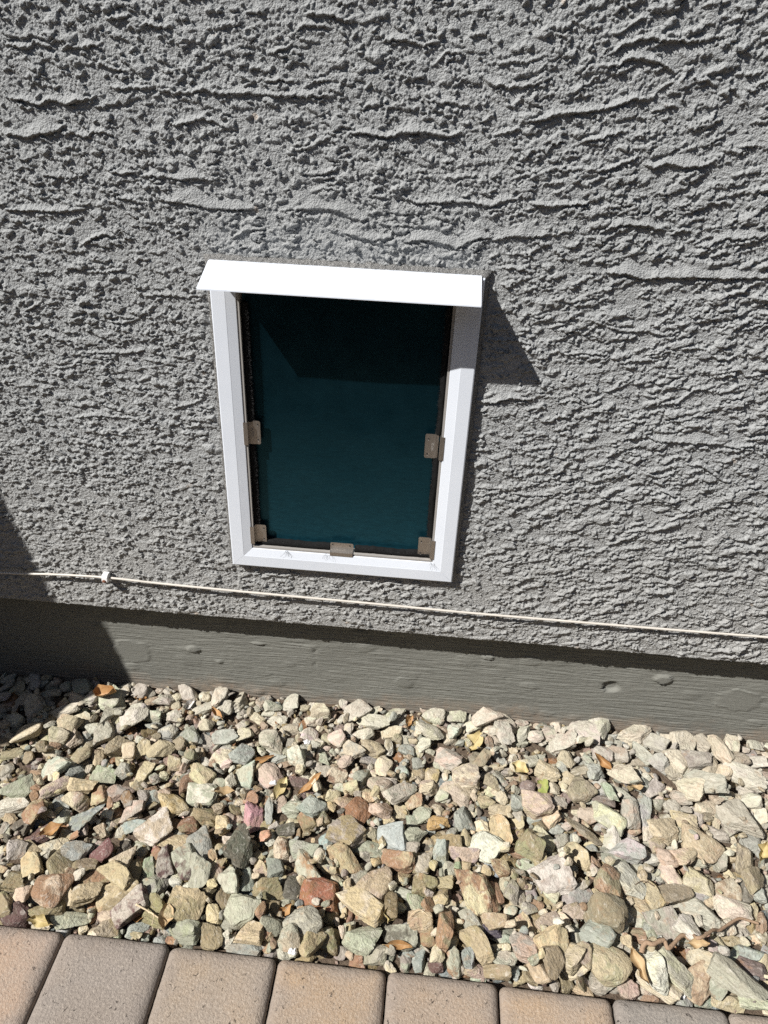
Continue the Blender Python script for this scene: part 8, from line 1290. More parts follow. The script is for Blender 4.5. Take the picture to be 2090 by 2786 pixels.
# steel latch plates
def plate(cx, cz, w, hgt, side, text):
    """side: which edge is folded over the track: L, R or B"""
    bm = bmesh.new(); r = .0028; pts = []
    x0, x1, z0, z1 = cx - w / 2, cx + w / 2, cz - hgt / 2, cz + hgt / 2
    rad = {'L': (0, r, r, 0), 'R': (r, 0, 0, r), 'B': (0, 0, r, r)}[side]
    for (px, pz, a0), rr in zip(((x0, z0, 180), (x1, z0, 270), (x1, z1, 0), (x0, z1, 90)), rad):
        if rr == 0: pts.append((px, pz)); continue
        ccx = px + (rr if px == x0 else -rr); ccz = pz + (rr if pz == z0 else -rr)
        for k in range(5):
            a = math.radians(a0 + 90 * k / 4); pts.append((ccx + rr * math.cos(a), ccz + rr * math.sin(a)))
    prism(bm, pts, lambda p, d: (p[0], d, p[1]), .0105, .0114)
    pl = dpart('latch_plate', bm, STEEL)
    # folded lip that grips the track
    bm = bmesh.new(); LP = [(.0334, .0022), (.0400, .0022), (.0402, .0112), (.0394, .0112), (.0392, .0032), (.0334, .0032)]
    if side == 'B': prism(bm, LP, lambda p, d: (d, p[1], HZ0 + p[0]), x0 + .0004, x1 - .0004)
    else:
        sx = (lambda t: HX0 + t) if side == 'L' else (lambda t: HX1 - t)
        prism(bm, LP, lambda p, d: (sx(p[0]), p[1], d), z0 + .0010, z1 - .0004)
    dpart('lip', bm, STEEL, parent=pl)
    marks = {'L': ((x1 - .004, z1 - .006), (x1 - .004, z0 + .0075)), 'R': ((x0 + .0045, z1 - .008), (x0 + .004, z0 + .0065)), 'B': ((x0 + .004, z1 - .004), (x1 - .006, z1 - .0045))}[side]
    for mx, mz in marks:
        bm = bmesh.new()
        prism(bm, [(mx - .0014, mz + .0008), (mx + .0013, mz + .0011), (mx + .0010, mz - .0016), (mx - .0002, mz - .0008)], lambda p, d: (p[0], d, p[1]), .0101, .0106)
        dpart('punched_mark', bm, DARK, parent=pl)
        bm = bmesh.new()
        prism(bm, [(mx - .0001, mz - .0009), (mx + .0011, mz - .0017), (mx + .0015, mz - .0026), (mx + .0001, mz - .0024)], lambda p, d: (p[0], d, p[1]), .0099, .0106)
        dpart('punched_burr', bm, ALU, parent=pl)
    if text:
        cu = bpy.data.curves.new('stamp', 'FONT'); cu.body = 'H.P.D.'; cu.size = .0052; cu.extrude = .00012; cu.align_x = 'CENTER'; cu.align_y = 'CENTER'; cu.resolution_u = 2
        to = bpy.data.objects.new('stamp', cu); COL.objects.link(to); bpy.context.view_layer.update()
        me = bpy.data.meshes.new_from_object(to.evaluated_get(bpy.context.evaluated_depsgraph_get()))
        bpy.data.objects.remove(to); me.name = 'stamped_lettering'; me.materials.clear(); me.materials.append(ALU)
        ang = 90 if side == 'R' else -90
        me.transform(Matrix.Translation((cx + (.002 if side == 'R' else -.003), .01035, cz)) @ Matrix.Rotation(math.radians(90), 4, 'X') @ Matrix.Rotation(math.radians(ang), 4, 'Z'))
        me.transform(Matrix.Translation((-.185, -.012, -HZ0)))
        lo = bpy.data.objects.new('stamped_lettering', me); COL.objects.link(lo); lo.parent = pl
    return pl
plate(.0484, .6105, .0180, .0385, 'L', True); plate(.3178, .6090, .0200, .0395, 'R', True)
plate(.0490, .4285, .0185, .0340, 'L', False); plate(.3195, .4275, .0200, .0375, 'R', False); plate(.1840, .4130, .0385, .0185, 'B', False)

# stray fibres caught on the sill
for k, (sx, n) in enumerate(((.093, 9), (.160, 4), (.168, 3), (.334, 6))):
    rs = np.random.RandomState(50 + k); V = []; F = []
    for i in range(n):
        a = rs.uniform(-2.7, -.4); ln = rs.uniform(.006, .015); p = np.array([sx + rs.normal() * .0015, .4045 - .0008])
        q = p + np.array([math.cos(a), math.sin(a)]) * ln; mid = (p + q) / 2 + rs.normal(size=2) * .0012
        m = len(V); pts = [p, mid, q]
        for j, r in enumerate(pts):
            yy = .0060 - .0070 * (1 if j else 0) + (-.0004 * j)
            V += [(r[0] - .00011, yy, r[1]), (r[0] + .00011, yy, r[1])]
        F += [(m, m + 1, m + 3, m + 2), (m + 2, m + 3, m + 5, m + 4)]
    mesh_obj('loose_fibres', np.array(V) - np.array([.185, .012, HZ0]), np.array(F), PILE, door, True)

# sealant smeared between frame and plaster
per = [(HX0, HZ0), (HX0, HZ1), (HX1, HZ1), (HX1, HZ0)]
V = []; nk = 9; samples = []
for (x0, z0), (x1, z1) in zip(per, per[1:] + per[:1]):
    k = int(math.hypot(x1 - x0, z1 - z0) / .0016)
    for i in range(k): samples.append((x0 + (x1 - x0) * i / k, z0 + (z1 - z0) * i / k))
sx = np.array([p[0] for p in samples]); sz = np.array([p[1] for p in samples])
cxm, czm = .185, (HZ0 + HZ1) / 2
# outward normal, blended at corners
ox = np.where(sx <= HX0 + 1e-6, -1., np.where(sx >= HX1 - 1e-6, 1., 0)); oz = np.where(sz <= HZ0 + 1e-6, -1., np.where(sz >= HZ1 - 1e-6, 1., 0))
along = np.arange(len(sx)) * .0016
wid = .0080 + .0035 * fbm(along * 60, along * 0, 501, 3, .6); wid = np.where(oz > 0, wid * 1.25, wid); wid = np.where((oz < 0), wid * .45, wid)
rings = []
for j in range(nk):
    t_ = j / (nk - 1)
    px = sx + ox * (wid * t_ - .001); pz = sz + oz * (wid * t_ - .001)
    yy = .0055 + .0060 * t_ ** .7 - .0014 * math.sin(math.pi * t_) + .0016 * fbm(px * 170, pz * 170, 511, 2)
    if j == nk - 1: yy = yy * 0 + .0150
    rings.append(np.stack([px, yy, pz], -1))
Vr = np.stack(rings, 0); ns = len(sx); idx = np.arange(nk * ns).reshape(nk, ns); idx = np.concatenate([idx, idx[:, :1]], 1)
mesh_obj('sealant_bead', Vr.reshape(-1, 3) - np.array([.185, .012, HZ0]), quads(idx), SEAL, door)

# ------------------------------------------------------------------ cable along the wall, with its nail-on clip
def tube(name, P, R, mat, parent=None, sides=10, res=8, jitter=0, seed=0):
    P = np.array(P, float); n = len(P); rs = np.random.RandomState(seed)
    pts = []; rad = []
    R = np.full(n, R) if np.isscalar(R) else np.array(R)
    for i in range(n - 1):                                   # Catmull-Rom
        p0, p1, p2, p3 = P[max(i - 1, 0)], P[i], P[i + 1], P[min(i + 2, n - 1)]
        for k in range(res):
            t = k / res; pts.append(.5 * ((2 * p1) + (-p0 + p2) * t + (2 * p0 - 5 * p1 + 4 * p2 - p3) * t * t + (-p0 + 3 * p1 - 3 * p2 + p3) * t ** 3)); rad.append(R[i] * (1 - t) + R[i + 1] * t)
    pts.append(P[-1]); rad.append(R[-1]); pts = np.array(pts); rad = np.array(rad)
    if jitter: rad = rad * (1 + jitter * rs.normal(size=len(rad)))
    T = np.gradient(pts, axis=0); T /= np.linalg.norm(T, axis=1)[:, None]
    ref = np.array([0, 0, 1.]) if abs(T[0][2]) < .9 else np.array([1., 0, 0])
    A = np.cross(T, ref); A /= np.linalg.norm(A, axis=1)[:, None]; B = np.cross(T, A)
    an = np.linspace(0, 2 * math.pi, sides, endpoint=False)
    V = pts[:, None] + rad[:, None, None] * (np.cos(an)[None, :, None] * A[:, None] + np.sin(an)[None, :, None] * B[:, None])
    m = len(pts); idx = np.arange(m * sides).reshape(m, sides); idx = np.concatenate([idx, idx[:, :1]], 1)
    F = quads(idx).tolist() + [list(range(sides))[::-1], list(range((m - 1) * sides, m * sides))]
    me = bpy.data.meshes.new(name); me.from_pydata(V.reshape(-1, 3).tolist(), [], F); me.update()
    me.polygons.foreach_set('use_smooth', np.full(len(me.polygons), True))
    me.materials.append(mat); o = bpy.data.objects.new(name, me); COL.objects.link(o)
    if parent: o.parent = parent
    return o
CB = [(-1.0, .004, .2990), (-.7, .004, .3005), (-.4234, .004, .3064), (-.3217, .004, .3126), (-.2285, .0035, .3157), (-.124, .004, .3121), (.0382, .0035, .3098), (.2303, .004, .3077), (.4197, .0035, .3057), (.6673, .004, .3056), (.9032, .004, .3072), (1.4, .004, .3110)]
cb = tube('cable', CB, .0021, CABLE, res=14); tag(cb, 'thin cream cable running along the foot of the stucco wall', 'cable', kind='thing')
clip = empty('cable_clip', (-.2285, .008, .3150)); tag(clip, 'small white cable clip with a rusty nail head, left of the pet door', 'cable clip')
def wpart(o, par):
    o.data.transform(Matrix.Translation(-par.location)); o.parent = par; return o
bm = bmesh.new()
prism(bm, [(.010, .3242), (.0010, .3240), (-.0036, .3205), (-.0048, .3125), (-.0030, .3088), (.010, .3085)], lambda p, d: (d, p[0], p[1]), -.2340, -.2238)
wpart(bm_obj('clip_body', bm, CLIPW, bevel=.0010), clip)
bm = bmesh.new(); bmesh.ops.create_uvsphere(bm, u_segments=14, v_segments=8, radius=.0036)
bmesh.ops.scale(bm, vec=(1.05, .55, .9), verts=bm.verts[:]); bmesh.ops.translate(bm, vec=(-.2294, -.0046, .3130), verts=bm.verts[:])
wpart(bm_obj('nail_head', bm, RUST, smooth=True), clip)
bm = bmesh.new(); box(bm, -.2322, -.2268, -.0058, -.0035, .3094, .3106); wpart(bm_obj('clip_tongue', bm, CLIPW, bevel=.0005), clip)

# ------------------------------------------------------------------ patio of concrete pavers
PX, PW, PY, SL, AN = -.15732, .15665, -.42184, .07225, .00736
bm = bmesh.new(); box(bm, -1.4, 1.9, -1.62, -.43, -.30, -.072)
patio = bm_obj('patio', bm, SOIL); tag(patio, kind='structure')
def paver(w, l, seed):
    """tumbled paver: rounded shoulders, chipped outline; local origin at the middle of its front edge, top at z=0"""
    rs = np.random.RandomState(seed); na, nb = 34, 46
    def spread(n, s):
        t = np.linspace(-1, 1, n); t = np.sign(t) * (1 - (1 - np.abs(t)) ** 1.5) ; return t * s / 2
    ax = spread(na, w); ay = spread(nb, l); x, y = np.meshgrid(ax, ay)
    ex = w / 2 - np.abs(x); ey = l / 2 - np.abs(y); R = .0125
    d = np.minimum(ex, ey); d = np.where((ex < R) & (ey < R), R - np.hypot(R - ex, R - ey), d)
    d = np.clip(d, 0, R); z = -(R - np.sqrt(np.maximum(R * R - (R - d) ** 2, 0))) * .62
    z = z - .0022 * np.clip(1 - np.minimum(ex, ey) / .030, 0, 1) ** 2 + .0007 * fbm(x * 30, y * 30, seed, 3) + .0003 * fbm(x * 160, y * 160, seed + 1, 2)
    # corners rounded in plan, edges worn uneven
    cr = .010; k = (ex < cr) & (ey < cr); dx_ = np.where(k, cr - ex, 0); dy_ = np.where(k, cr - ey, 0); hyp = np.maximum(np.hypot(dx_, dy_), 1e-9)
    sc_ = np.where(hyp > cr, cr / hyp, 1); x = np.where(k, np.sign(x) * (w / 2 - cr + dx_ * sc_), x); y = np.where(k, np.sign(y) * (l / 2 - cr + dy_ * sc_), y)
    edge = np.clip(1 - np.minimum(ex, ey) / .004, 0, 1)
    x = x + edge * .0009 * fbm(x * 90, y * 90, seed + 2, 2); y = y + edge * .0009 * fbm(x * 90, y * 90, seed + 3, 2)
    V = np.stack([x, y - l / 2, z], -1).reshape(-1, 3); idx = np.arange(na * nb).reshape(nb, na)
    rim = np.concatenate([idx[0], idx[1:, -1], idx[-1, -2::-1], idx[-2:0:-1, 0]])
    low = V[rim].copy(); low[:, 2] = -.062; n0 = len(V); m = len(rim); lo = np.arange(m) + n0
    side = np.stack([rim, lo, np.roll(lo, -1), np.roll(rim, -1)], -1)
    return np.vstack([V, low]), np.vstack([quads(idx), side])
tones = {-4: (156, 135, 115), -3: (165, 140, 116), -2: (145, 134, 121), -1: (183, 156, 134), 0: (150, 138, 127), 1: (169, 151, 131), 2: (178, 153, 126), 3: (171, 150, 129), 4: (184, 158, 130), 5: (143, 138, 130), 6: (176, 159, 142), 7: (162, 146, 128), 8: (171, 148, 124), 9: (147, 136, 123)}
rsP = np.random.RandomState(77)
for row in range(3):
    for i in range(-4, 10):
        sh = 0 if row == 0 else .078
        V, F = paver(PW - .0022, .2335, 600 + i + 31 * row)
        o = mesh_obj('paver', V, F, PAVER, patio)
        xc = PX + (i + .5) * PW + sh; yc = PY - AN * (xc - PX) - row * .2365 - .0006
        o.location = (xc + rsP.normal() * .0003, yc + rsP.normal() * .0006, -.07225 * (row * .2365) + rsP.normal() * .0007)
        o.rotation_euler = (math.atan(SL) + rsP.normal() * .004, rsP.normal() * .004, -math.atan(AN) + rsP.normal() * .0015)
        o.color = srgb(*(tones[i] if row == 0 else tones[((i * 5 + row * 3) % 14) - 4]), .75)
# ------------------------------------------------------------------ gravel
def ico(n):
    t=(1+5**.5)/2
    v=[(-1,t,0),(1,t,0),(-1,-t,0),(1,-t,0),(0,-1,t),(0,1,t),(0,-1,-t),(0,1,-t),(t,0,-1),(t,0,1),(-t,0,-1),(-t,0,1)]
    f=[(0,11,5),(0,5,1),(0,1,7),(0,7,10),(0,10,11),(1,5,9),(5,11,4),(11,10,2),(10,7,6),(7,1,8),(3,9,4),(3,4,2),(3,2,6),(3,6,8),(3,8,9),(4,9,5),(2,4,11),(6,2,10),(8,6,7),(9,8,1)]
    v=[np.array(p,float)/np.linalg.norm(p) for p in v]
    for _ in range(n):
        c={};g=[]
        def mid(a,b):
            k=(min(a,b),max(a,b))
            if k not in c:
                m=v[a]+v[b]; v.append(m/np.linalg.norm(m)); c[k]=len(v)-1
            return c[k]
        for a,b,d in f:
            x,y,z=mid(a,b),mid(b,d),mid(d,a); g+=[(a,x,z),(b,y,x),(d,z,y),(x,y,z)]
        f=g
    return np.array(v),np.array(f,np.int32)
def stone(seed,a,b,c,U,rough=1.0):
    """angular stone: a ball of directions U cut back by a set of random planes, edges slightly worn"""
    rs=np.random.RandomState(seed)
    rounded=rs.rand()<.14
    K=rs.randint(5,9)
    N=rs.normal(size=(K,3))*np.array([1,1,.8]); N/=np.linalg.norm(N,axis=1)[:,None]
    ax=np.array([[1,0,0],[-1,0,0],[0,1,0],[0,-1,0],[0,0,1],[0,0,-1]],float)+rs.normal(size=(6,3))*.26
    ax/=np.linalg.norm(ax,axis=1)[:,None]
    N=np.vstack([ax,N]); D=np.concatenate([rs.uniform(.80,1.02,6),rs.uniform(.74,1.08,K)])
    p=8. if rounded else 60.
    q=np.maximum(U@N.T,1e-6)/D
    r=(q**p).sum(1)**(-1/p)
    for fr,am in ((2.3,.05),(6.,.026),(13.,.016)):
        for _ in range(3):
            k=rs.normal(size=3)*fr; ph=rs.rand()*6.28
            r=r*(1+am*rough*.6*np.cos(U@k+ph))
    V=U*r[:,None]
    lo=V.min(0);hi=V.max(0); V=(V-(lo+hi)/2)/(hi-lo)   # unit box
    return V*np.array([a,b,c])

TONE = dict(g=(196, 188, 173), t=(206, 190, 160), b=(188, 168, 126), n=(168, 169, 152), s=(150, 158, 156), r=(164, 120, 82), R=(158, 110, 74), p=(108, 74, 76), P=(118, 78, 82), k=(192, 164, 148), K=(178, 136, 136),
            m=(166, 156, 148), o=(150, 132, 94), d=(104, 98, 88), w=(204, 200, 190), Y=(184, 152, 92), y=(200, 172, 96), S=(150, 164, 166), V=(78, 66, 84))
WORD = dict(g='pale grey', t='cream', b='buff', n='green-grey', s='slate grey', r='rust-brown', R='deep rust-orange', p='purple-brown', P='deep purple', k='pinkish', K='raspberry-pink', m='mauve-grey', o='olive-brown', d='dark grey',
            w='whitish', Y='ochre-yellow', y='yellow', S='blue-grey', V='violet-black')
raw = np.array(STONES).reshape(-1, 13)
KEYS = 'gtbnsrRpPkKmodwYySV'
codes = [KEYS[r[11]] + (KEYS[r[12]] if r[12] >= 0 else '') for r in raw]
N_VISIBLE = len(raw)
U3, F3 = ico(3); U2, F2 = ico(2); U1, F1 = ico(1)
rsC = np.random.RandomState(9)

def stone_data(k, U):
    sd, a, b, c, x, y, z, qw, qx, qy, qz = [float(v) for v in raw[k][:11]]
    V = stone(int(sd), a / 1e4, b / 1e4, c / 1e4, U)
    R = np.array(Quaternion((qw, qx, qy, qz)).normalized().to_matrix())
    return V, R, np.array([x, y, z]) / 1e4

def tones_of(k):
    cd = codes[k]; r = np.random.RandomState(int(raw[k][0]) + 7)
    def T(ch):
        c = np.array(srgb(*TONE[ch])[:3]); c = c * (1 + r.normal() * .10) * (1 + r.normal(size=3) * .03); g = c.mean(); c = g + (c - g) * (.82 if ch in 'RPKYV' else .64); return np.clip(c * .90 * np.array([1.0, .975, .86]), .01, .8)
    A = T(cd[0])
    if len(cd) > 1: B = T(cd[1])
    else: B = A * r.uniform(.78, 1.18) * (1 + r.normal(size=3) * .06)
    # dust from the wall dulls the stones that lie close to it
    y = raw[k][5] / 1e4; x = raw[k][4] / 1e4
    f = np.clip((y + .20) / .22, 0, 1) * .35 + .18 * np.clip((x - .45) / .3, 0, 1)
    dust = np.array([.44, .41, .35])
    return A * (1 - f) + dust * f, B * (1 - f) + dust * f

def set_attr(me, name, typ, data):
    at = me.attributes.new(name, typ, 'POINT')
    at.data.foreach_set('color' if typ == 'FLOAT_COLOR' else 'vector', np.asarray(data, np.float32).ravel())

def col4(c, n): return np.repeat(np.append(c, 1)[None], n, 0)

recs = []
for k in range(300):
    V, R, loc = stone_data(k, U3)
    o = mesh_obj('stone', V, F3, STONE, smooth=False)
    o.matrix_world = Matrix.Translation(loc) @ Matrix([list(r) for r in R]).to_4x4()
    A, B = tones_of(k); n = len(V)
    set_attr(o.data, 'tone_a', 'FLOAT_COLOR', col4(A, n)); set_attr(o.data, 'tone_b', 'FLOAT_COLOR', col4(B, n))
    set_attr(o.data, 'grain', 'FLOAT_VECTOR', V + rsC.uniform(-5, 5, 3))
    L, W, T = sorted((raw[k][1], raw[k][2], raw[k][3]), reverse=True)
    shape = 'long' if L > 1.65 * W else ('flat' if T < .45 * W else ('round' if L < 1.15 * W else 'blocky'))
    recs.append((o, codes[k], shape, L, loc))
    o['category'] = 'stone'; o['group'] = 'loose stones of the gravel bed'

# labels: colour first, then where in the bed it lies, counted along the pavers
ORD = ['first', 'second', 'third', 'fourth', 'fifth', 'sixth', 'seventh', 'eighth', 'ninth', 'tenth', 'eleventh', 'twelfth']
def bed_row(y):
    return 'beside the footing' if y > -.03 else 'in the upper gravel' if y > -.16 else 'in the middle gravel' if y > -.29 else 'in the lower gravel' if y > -.385 else 'against the pavers'
def column(x):
    i = int(math.floor((x - PX) / PW)) + 1
    if i < 0: return 'left of the first paver'
    if i > 7: return 'right of the eighth paver'
    return 'above the %s paver' % ORD[i]
def words_for(level, code, shape, L, loc):
    c = WORD[code[0]]
    if level >= 1 and len(code) > 1: c += ' and ' + WORD[code[1]]
    s = (shape + ' ') if level >= 2 else ''
    return '%s%s stone %s %s' % (s, c, bed_row(loc[1]), column(loc[0]))
pend = list(range(300)); done = {}
for level in (0, 1, 2):
    tally = {}
    for q in pend: tally.setdefault(words_for(level, *recs[q][1:]), []).append(q)
    nxt = []
    for w, qs in tally.items():
        if len(qs) == 1 and w not in done.values(): done[qs[0]] = w
        elif level < 2: nxt += qs
        else:
            qs.sort(key=lambda q: recs[q][4][0])
            for j, q in enumerate(qs):
                pre = ('left' if j == 0 else 'right') if len(qs) == 2 else ('leftmost' if j == 0 else 'rightmost' if j == len(qs) - 1 else ORD[j])
                done[q] = '%s %s' % (pre, w)
    pend = nxt
for q, w in done.items(): recs[q][0]['label'] = w + ' from left' if 'the' in w else w

# the smaller and buried stones, one mass
VV, FF, CA, CBn, GR = [], [], [], [], []; off = 0
for k in range(300, len(raw)):
    U, F = (U2, F2) if raw[k][1] > 170 else (U1, F1)
    V, R, loc = stone_data(k, U); A, B = tones_of(k)
    VV.append(V @ R.T + loc); FF.append(F + off); off += len(V)
    CA.append(col4(A, len(V))); CBn.append(col4(B, len(V))); GR.append(V + rsC.uniform(-5, 5, 3))
rg = np.random.RandomState(31)
for k in range(900):                                          # lower layer, mostly hidden
    a = rg.uniform(.016, .028); V = stone(40000 + k % 80, a * rg.uniform(1, 1.3), a, a * .55, U1)
    x = rg.uniform(-.8, 1.25); y = rg.uniform(-.412, .042); z = -.036 + .020 * (y + .43) / .48 + a * .22 + .018 * min(1, max(0, (y + .16) / .19)) ** 1.3
    R = np.array(Quaternion((1, rg.normal() * .2, rg.normal() * .2, rg.normal() * 2)).normalized().to_matrix()); cc = np.array(srgb(*TONE[rg.choice(list('gtbnomkrs'))])[:3]) * .60
    VV.append(V @ R.T + np.array([x, y, z])); FF.append(F1 + off); off += len(V)
    CA.append(col4(cc, len(V))); CBn.append(col4(cc * .8, len(V))); GR.append(V + rg.uniform(-5, 5, 3))
# chips and grit in the gaps
for k in range(2600):
    a = rg.uniform(.003, .009); V = stone(20000 + k % 60, a * rg.uniform(1, 1.5), a, a * .7, U1)
    x = rg.uniform(-.8, 1.25); y = rg.uniform(-.415, .050); z = -.036 + .020 * (y + .43) / .48 + .006 + abs(rg.normal()) * .006 + .018 * min(1, max(0, (y + .16) / .19)) ** 1.3
    q = Quaternion(rg.normal(size=4)).normalized(); R = np.array(q.to_matrix()); cc = np.array(srgb(*TONE[rg.choice(list('gtbnomk'))])[:3]) * .62
    VV.append(V @ R.T + np.array([x, y, z])); FF.append(F1 + off); off += len(V)
    CA.append(col4(cc, len(V))); CBn.append(col4(cc * .85, len(V))); GR.append(V + rg.uniform(-5, 5, 3))
gv = mesh_obj('gravel', np.vstack(VV), np.vstack(FF), STONE, smooth=False)
set_attr(gv.data, 'tone_a', 'FLOAT_COLOR', np.vstack(CA)); set_attr(gv.data, 'tone_b', 'FLOAT_COLOR', np.vstack(CBn)); set_attr(gv.data, 'grain', 'FLOAT_VECTOR', np.vstack(GR))
tag(gv, 'small multicoloured angular gravel filling the bed between wall and pavers', 'gravel', kind='stuff')

# ------------------------------------------------------------------ fallen leaves, twigs, pale crumbs
LT = dict(br=mat_leaf('leaf_brown', (.30, .155, .06, 1), (.42, .25, .11, 1)), ye=mat_leaf('leaf_yellow', (.38, .30, .13, 1), (.46, .38, .20, 1)), gr=mat_leaf('leaf_green', (.16, .20, .05, 1), (.27, .28, .09, 1)),
          ta=mat_leaf('leaf_tan', (.34, .235, .12, 1), (.42, .31, .18, 1)), wh=mat_leaf('leaf_pale', (.52, .49, .46, 1), (.62, .59, .56, 1)), or_=mat_leaf('leaf_orange', (.27, .135, .05, 1), (.36, .21, .09, 1)))
VEIN = plain('leaf_vein', (.40, .30, .17, 1), .6)
def leaf(p, ang, L, W, curl, mat, label, seed, lift=.0028):
    rs = np.random.RandomState(seed); n, m = 14, 7
    t = np.linspace(0, 1, n); base = np.sin(math.pi * np.clip(t, 0.02, .98) ** rs.uniform(.7, 1.1)) ** rs.uniform(.7, 1.2) * W / 2 + .0003
    wob = lambda: 1 + .22 * np.interp(t, np.linspace(0, 1, 6), rs.normal(size=6)); profs = (base * wob(), base * wob())
    V = []
    for i in range(n):
        for j in range(m):
            s = j / (m - 1) * 2 - 1; x = (t[i] - .5) * L; y = s * profs[0 if s < 0 else 1][i]
            z = curl * (abs(s) ** 1.5) * W * .55 + curl * .35 * L * (t[i] - .5) ** 2 + .00025 * rs.normal() + .0014 * math.sin(i * .7 + seed + 1.5 * s)
            y += .10 * L * math.sin(t[i] * 2.2 + seed) * .4; V.append((x, y, z))
    idx = np.arange(n * m).reshape(n, m); Q = quads(idx)
    V = np.array(V); n0 = len(V); V2 = V + np.array([0, 0, -.00025])
    root = empty('leaf', (p[0], p[1], p[2] + lift)); nz = Vector(p[3:6]); nz = (nz * .7 + Vector((rs.normal() * .25, -.15 + rs.normal() * .25, .8))).normalized()
    xa = Vector((math.cos(ang), math.sin(ang), 0)); xa = (xa - nz * xa.dot(nz)).normalized(); ya = nz.cross(xa)
    root.matrix_world = Matrix(((xa.x, ya.x, nz.x, root.location.x), (xa.y, ya.y, nz.y, root.location.y), (xa.z, ya.z, nz.z, root.location.z), (0, 0, 0, 1)))
    mesh_obj('blade', np.vstack([V, V2]), np.vstack([Q, Q[:, ::-1] + n0]), mat, root)
    mid = [V[i * m + m // 2] + np.array([0, 0, .0003]) for i in range(0, n, 2)]; mid = [mid[0] + np.array([-.12 * L, 0, .001])] + mid
    tube('midrib', mid, [.0005] * 2 + [.00035] * (len(mid) - 2), VEIN, root, 5, 2)
    tag(root, label, 'leaf', 'fallen leaves'); return root
LS = [(20, .040, .030, 1.0, 'br', 'curled brown leaf over a grey stone by the shaded footing'),
      (10, .022, .012, .6, 'or_', 'small orange-brown leaf lying among pale stones near the footing'),
      (70, .034, .012, .5, 'wh', 'pale feathery leaf standing between grey stones left of centre'),
      (140, .030, .010, .9, 'br', 'dark brown curled leaf below the left half of the footing'),
      (12, .036, .017, .5, 'ta', 'golden tan leaf on gravel above the second paver'),
      (40, .036, .022, .5, 'or_', 'ragged orange leaf on a purple stone above the first paver'),
      (160, .030, .016, 1.0, 'ta', 'tan curled leaf leaning at the footing below the pet door'),
      (60, .046, .036, .35, 'ye', 'broad pale yellow leaf in the upper gravel, right of centre'),
      (25, .040, .012, .5, 'or_', 'slim orange leaf among grey stones below the pet door'),
      (35, .054, .013, .4, 'or_', 'long rust-orange leaf in the middle gravel'),
      (75, .050, .018, .4, 'ye', 'yellow leaf with a green tip beside a white crumb'),
      (80, .026, .014, .5, 'or_', 'small brown drop-shaped leaf among grey upper stones'),
      (5, .050, .008, .6, 'ta', 'narrow straw-coloured leaf lying along the foot of the footing'),
      (120, .034, .022, .4, 'gr', 'green leaf on the gravel right of centre'),
      (150, .032, .024, .5, 'ye', 'pale yellow crumpled leaf left of the green leaf'),
      (0, .040, .013, .7, 'ta', 'tan leaf pressed to the footing beside a large cream stone'),
      (120, .040, .013, .9, 'or_', 'curled orange-brown leaf in the upper gravel at right'),
      (10, .026, .014, .5, 'ta', 'small tan leaf in the gravel at right'),
      (60, .036, .024, 1.0, 'ye', 'crumpled yellow leaf at the right edge of the gravel'),
      (100, .034, .020, .6, 'ta', 'tan leaf under the white twig near the pavers'),
      (170, .034, .016, .8, 'ye', 'straw-yellow leaf against the first paver'),
      (60, .030, .014, .6, 'or_', 'folded orange leaf above the fourth paver'),
      (90, .022, .014, .6, 'ye', 'bright yellow leaf fragment wedged under a tall stone'),
      (0, .040, .012, .5, 'or_', 'flat brown leaf lying just above the fifth paver'),
      (110, .050, .020, .8, 'ta', 'long tan leaf beneath the root, by the sixth paver'),
      (8, .030, .012, .6, 'ta', 'tan leaf behind the bend of the root at right'),
      (20, .030, .018, .7, 'or_', 'rust-brown leaf scrap beside the white twig')]
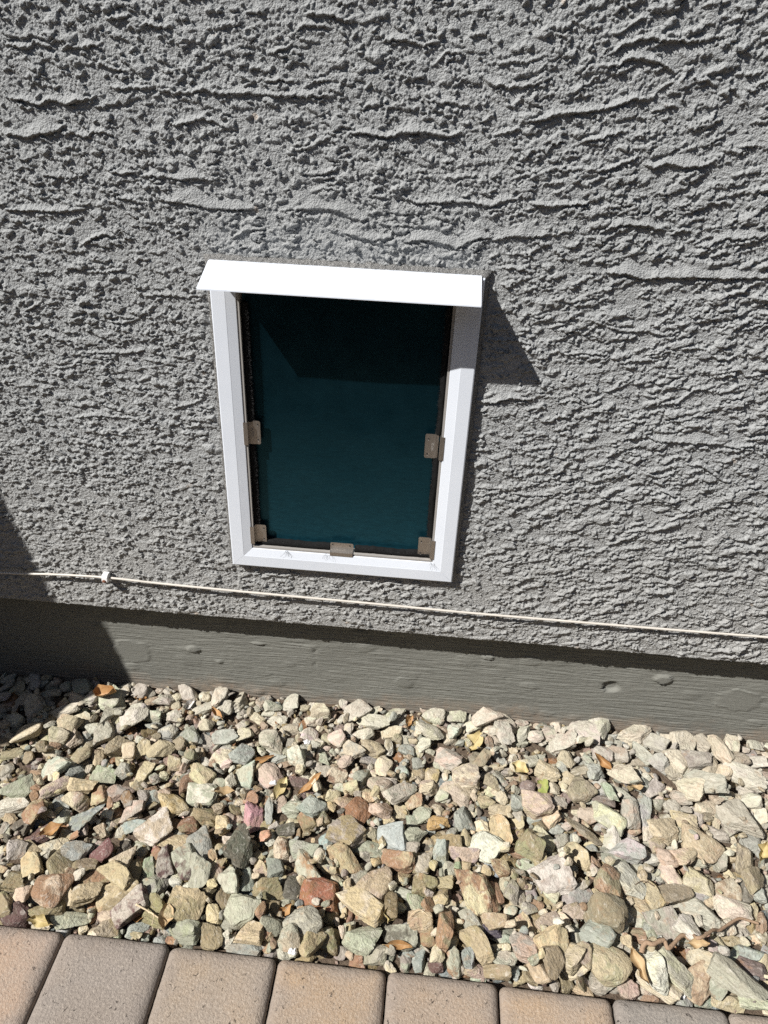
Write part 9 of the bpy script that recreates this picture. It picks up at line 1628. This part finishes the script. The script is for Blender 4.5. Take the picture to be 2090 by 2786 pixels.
for k, (p, (a, L, W, cu, mt, lb)) in enumerate(zip(LEAVES, LS)):
    leaf(p, math.radians(a), L, W, cu, LT[mt], lb, 700 + k)
BARK = plain('root_bark', (.30, .205, .135, 1), .85, .2, .0012, 500); STRAW = plain('straw', (.62, .50, .33, 1), .6, .3); TWD = plain('twig_dark', (.15, .105, .07, 1), .8)
TL = [('root_twig', .0034, BARK, 'thick winding brown root lying on the gravel at lower right', .006), ('twig', .0016, STRAW, 'straight pale straw twig near the second paver', .006), ('twig', .0011, STRAW, 'short straw twig crossing the pale twig', .005),
      ('twig', .0006, STRAW, 'thin curved grass stem above the fifth paver', .005), ('twig', .0011, TWD, 'thin dark stick along the footing at right', .006), ('twig', .0016, STRAW, 'straw stick along the footing below the pet door', .006),
      ('twig', .0007, TWD, 'hair-thin dark stem in the gravel at lower right', .004), ('twig', .0006, TWD, 'hair-thin dark stem among grey stones below the pet door', .006)]
for k, (P, (nm, r, mt, lb, lift)) in enumerate(zip(TWIGS, TL)):
    P = np.array(P); z = P[:, 2].copy()
    for _ in range(3):                                        # a stick bridges the hollows between stones
        zs = z.copy()
        zs[1:-1] = np.maximum(z[1:-1], .5 * (z[:-2] + z[2:])); z = zs
    P[:, 2] = z + lift * (1.15 if k == 0 else .8)
    n = len(P); R = r * np.linspace(1.05, .55, n)
    o = tube(nm, P, R, mt, sides=7, res=6, jitter=.06, seed=k); tag(o, lb, 'twig', 'twigs on the gravel')
CRUMB = plain('white_crumb', (.78, .77, .75, 1), .7, .3, .001, 400)
CL = ['white crumb beside the yellow and green leaf', 'white crumb among grey stones below the pet door', 'small white crumb near the footing below the pet door', 'white crumb at the footing beside a tan leaf', 'white crumb just above the fourth paver', 'white crumb just above the seventh paver']
for k, (p, lb) in enumerate(zip(CRUMBS, CL)):
    V = stone(30000 + k, .012, .009, .006, U2, 2.2); V = V + .0012 * np.sin(V[:, ::-1] * 900 + k); o = mesh_obj('crumb', V, F2, CRUMB, None, True, (p[0], p[1], p[2] + .001)); tag(o, lb, 'crumb', 'white crumbs on the gravel')
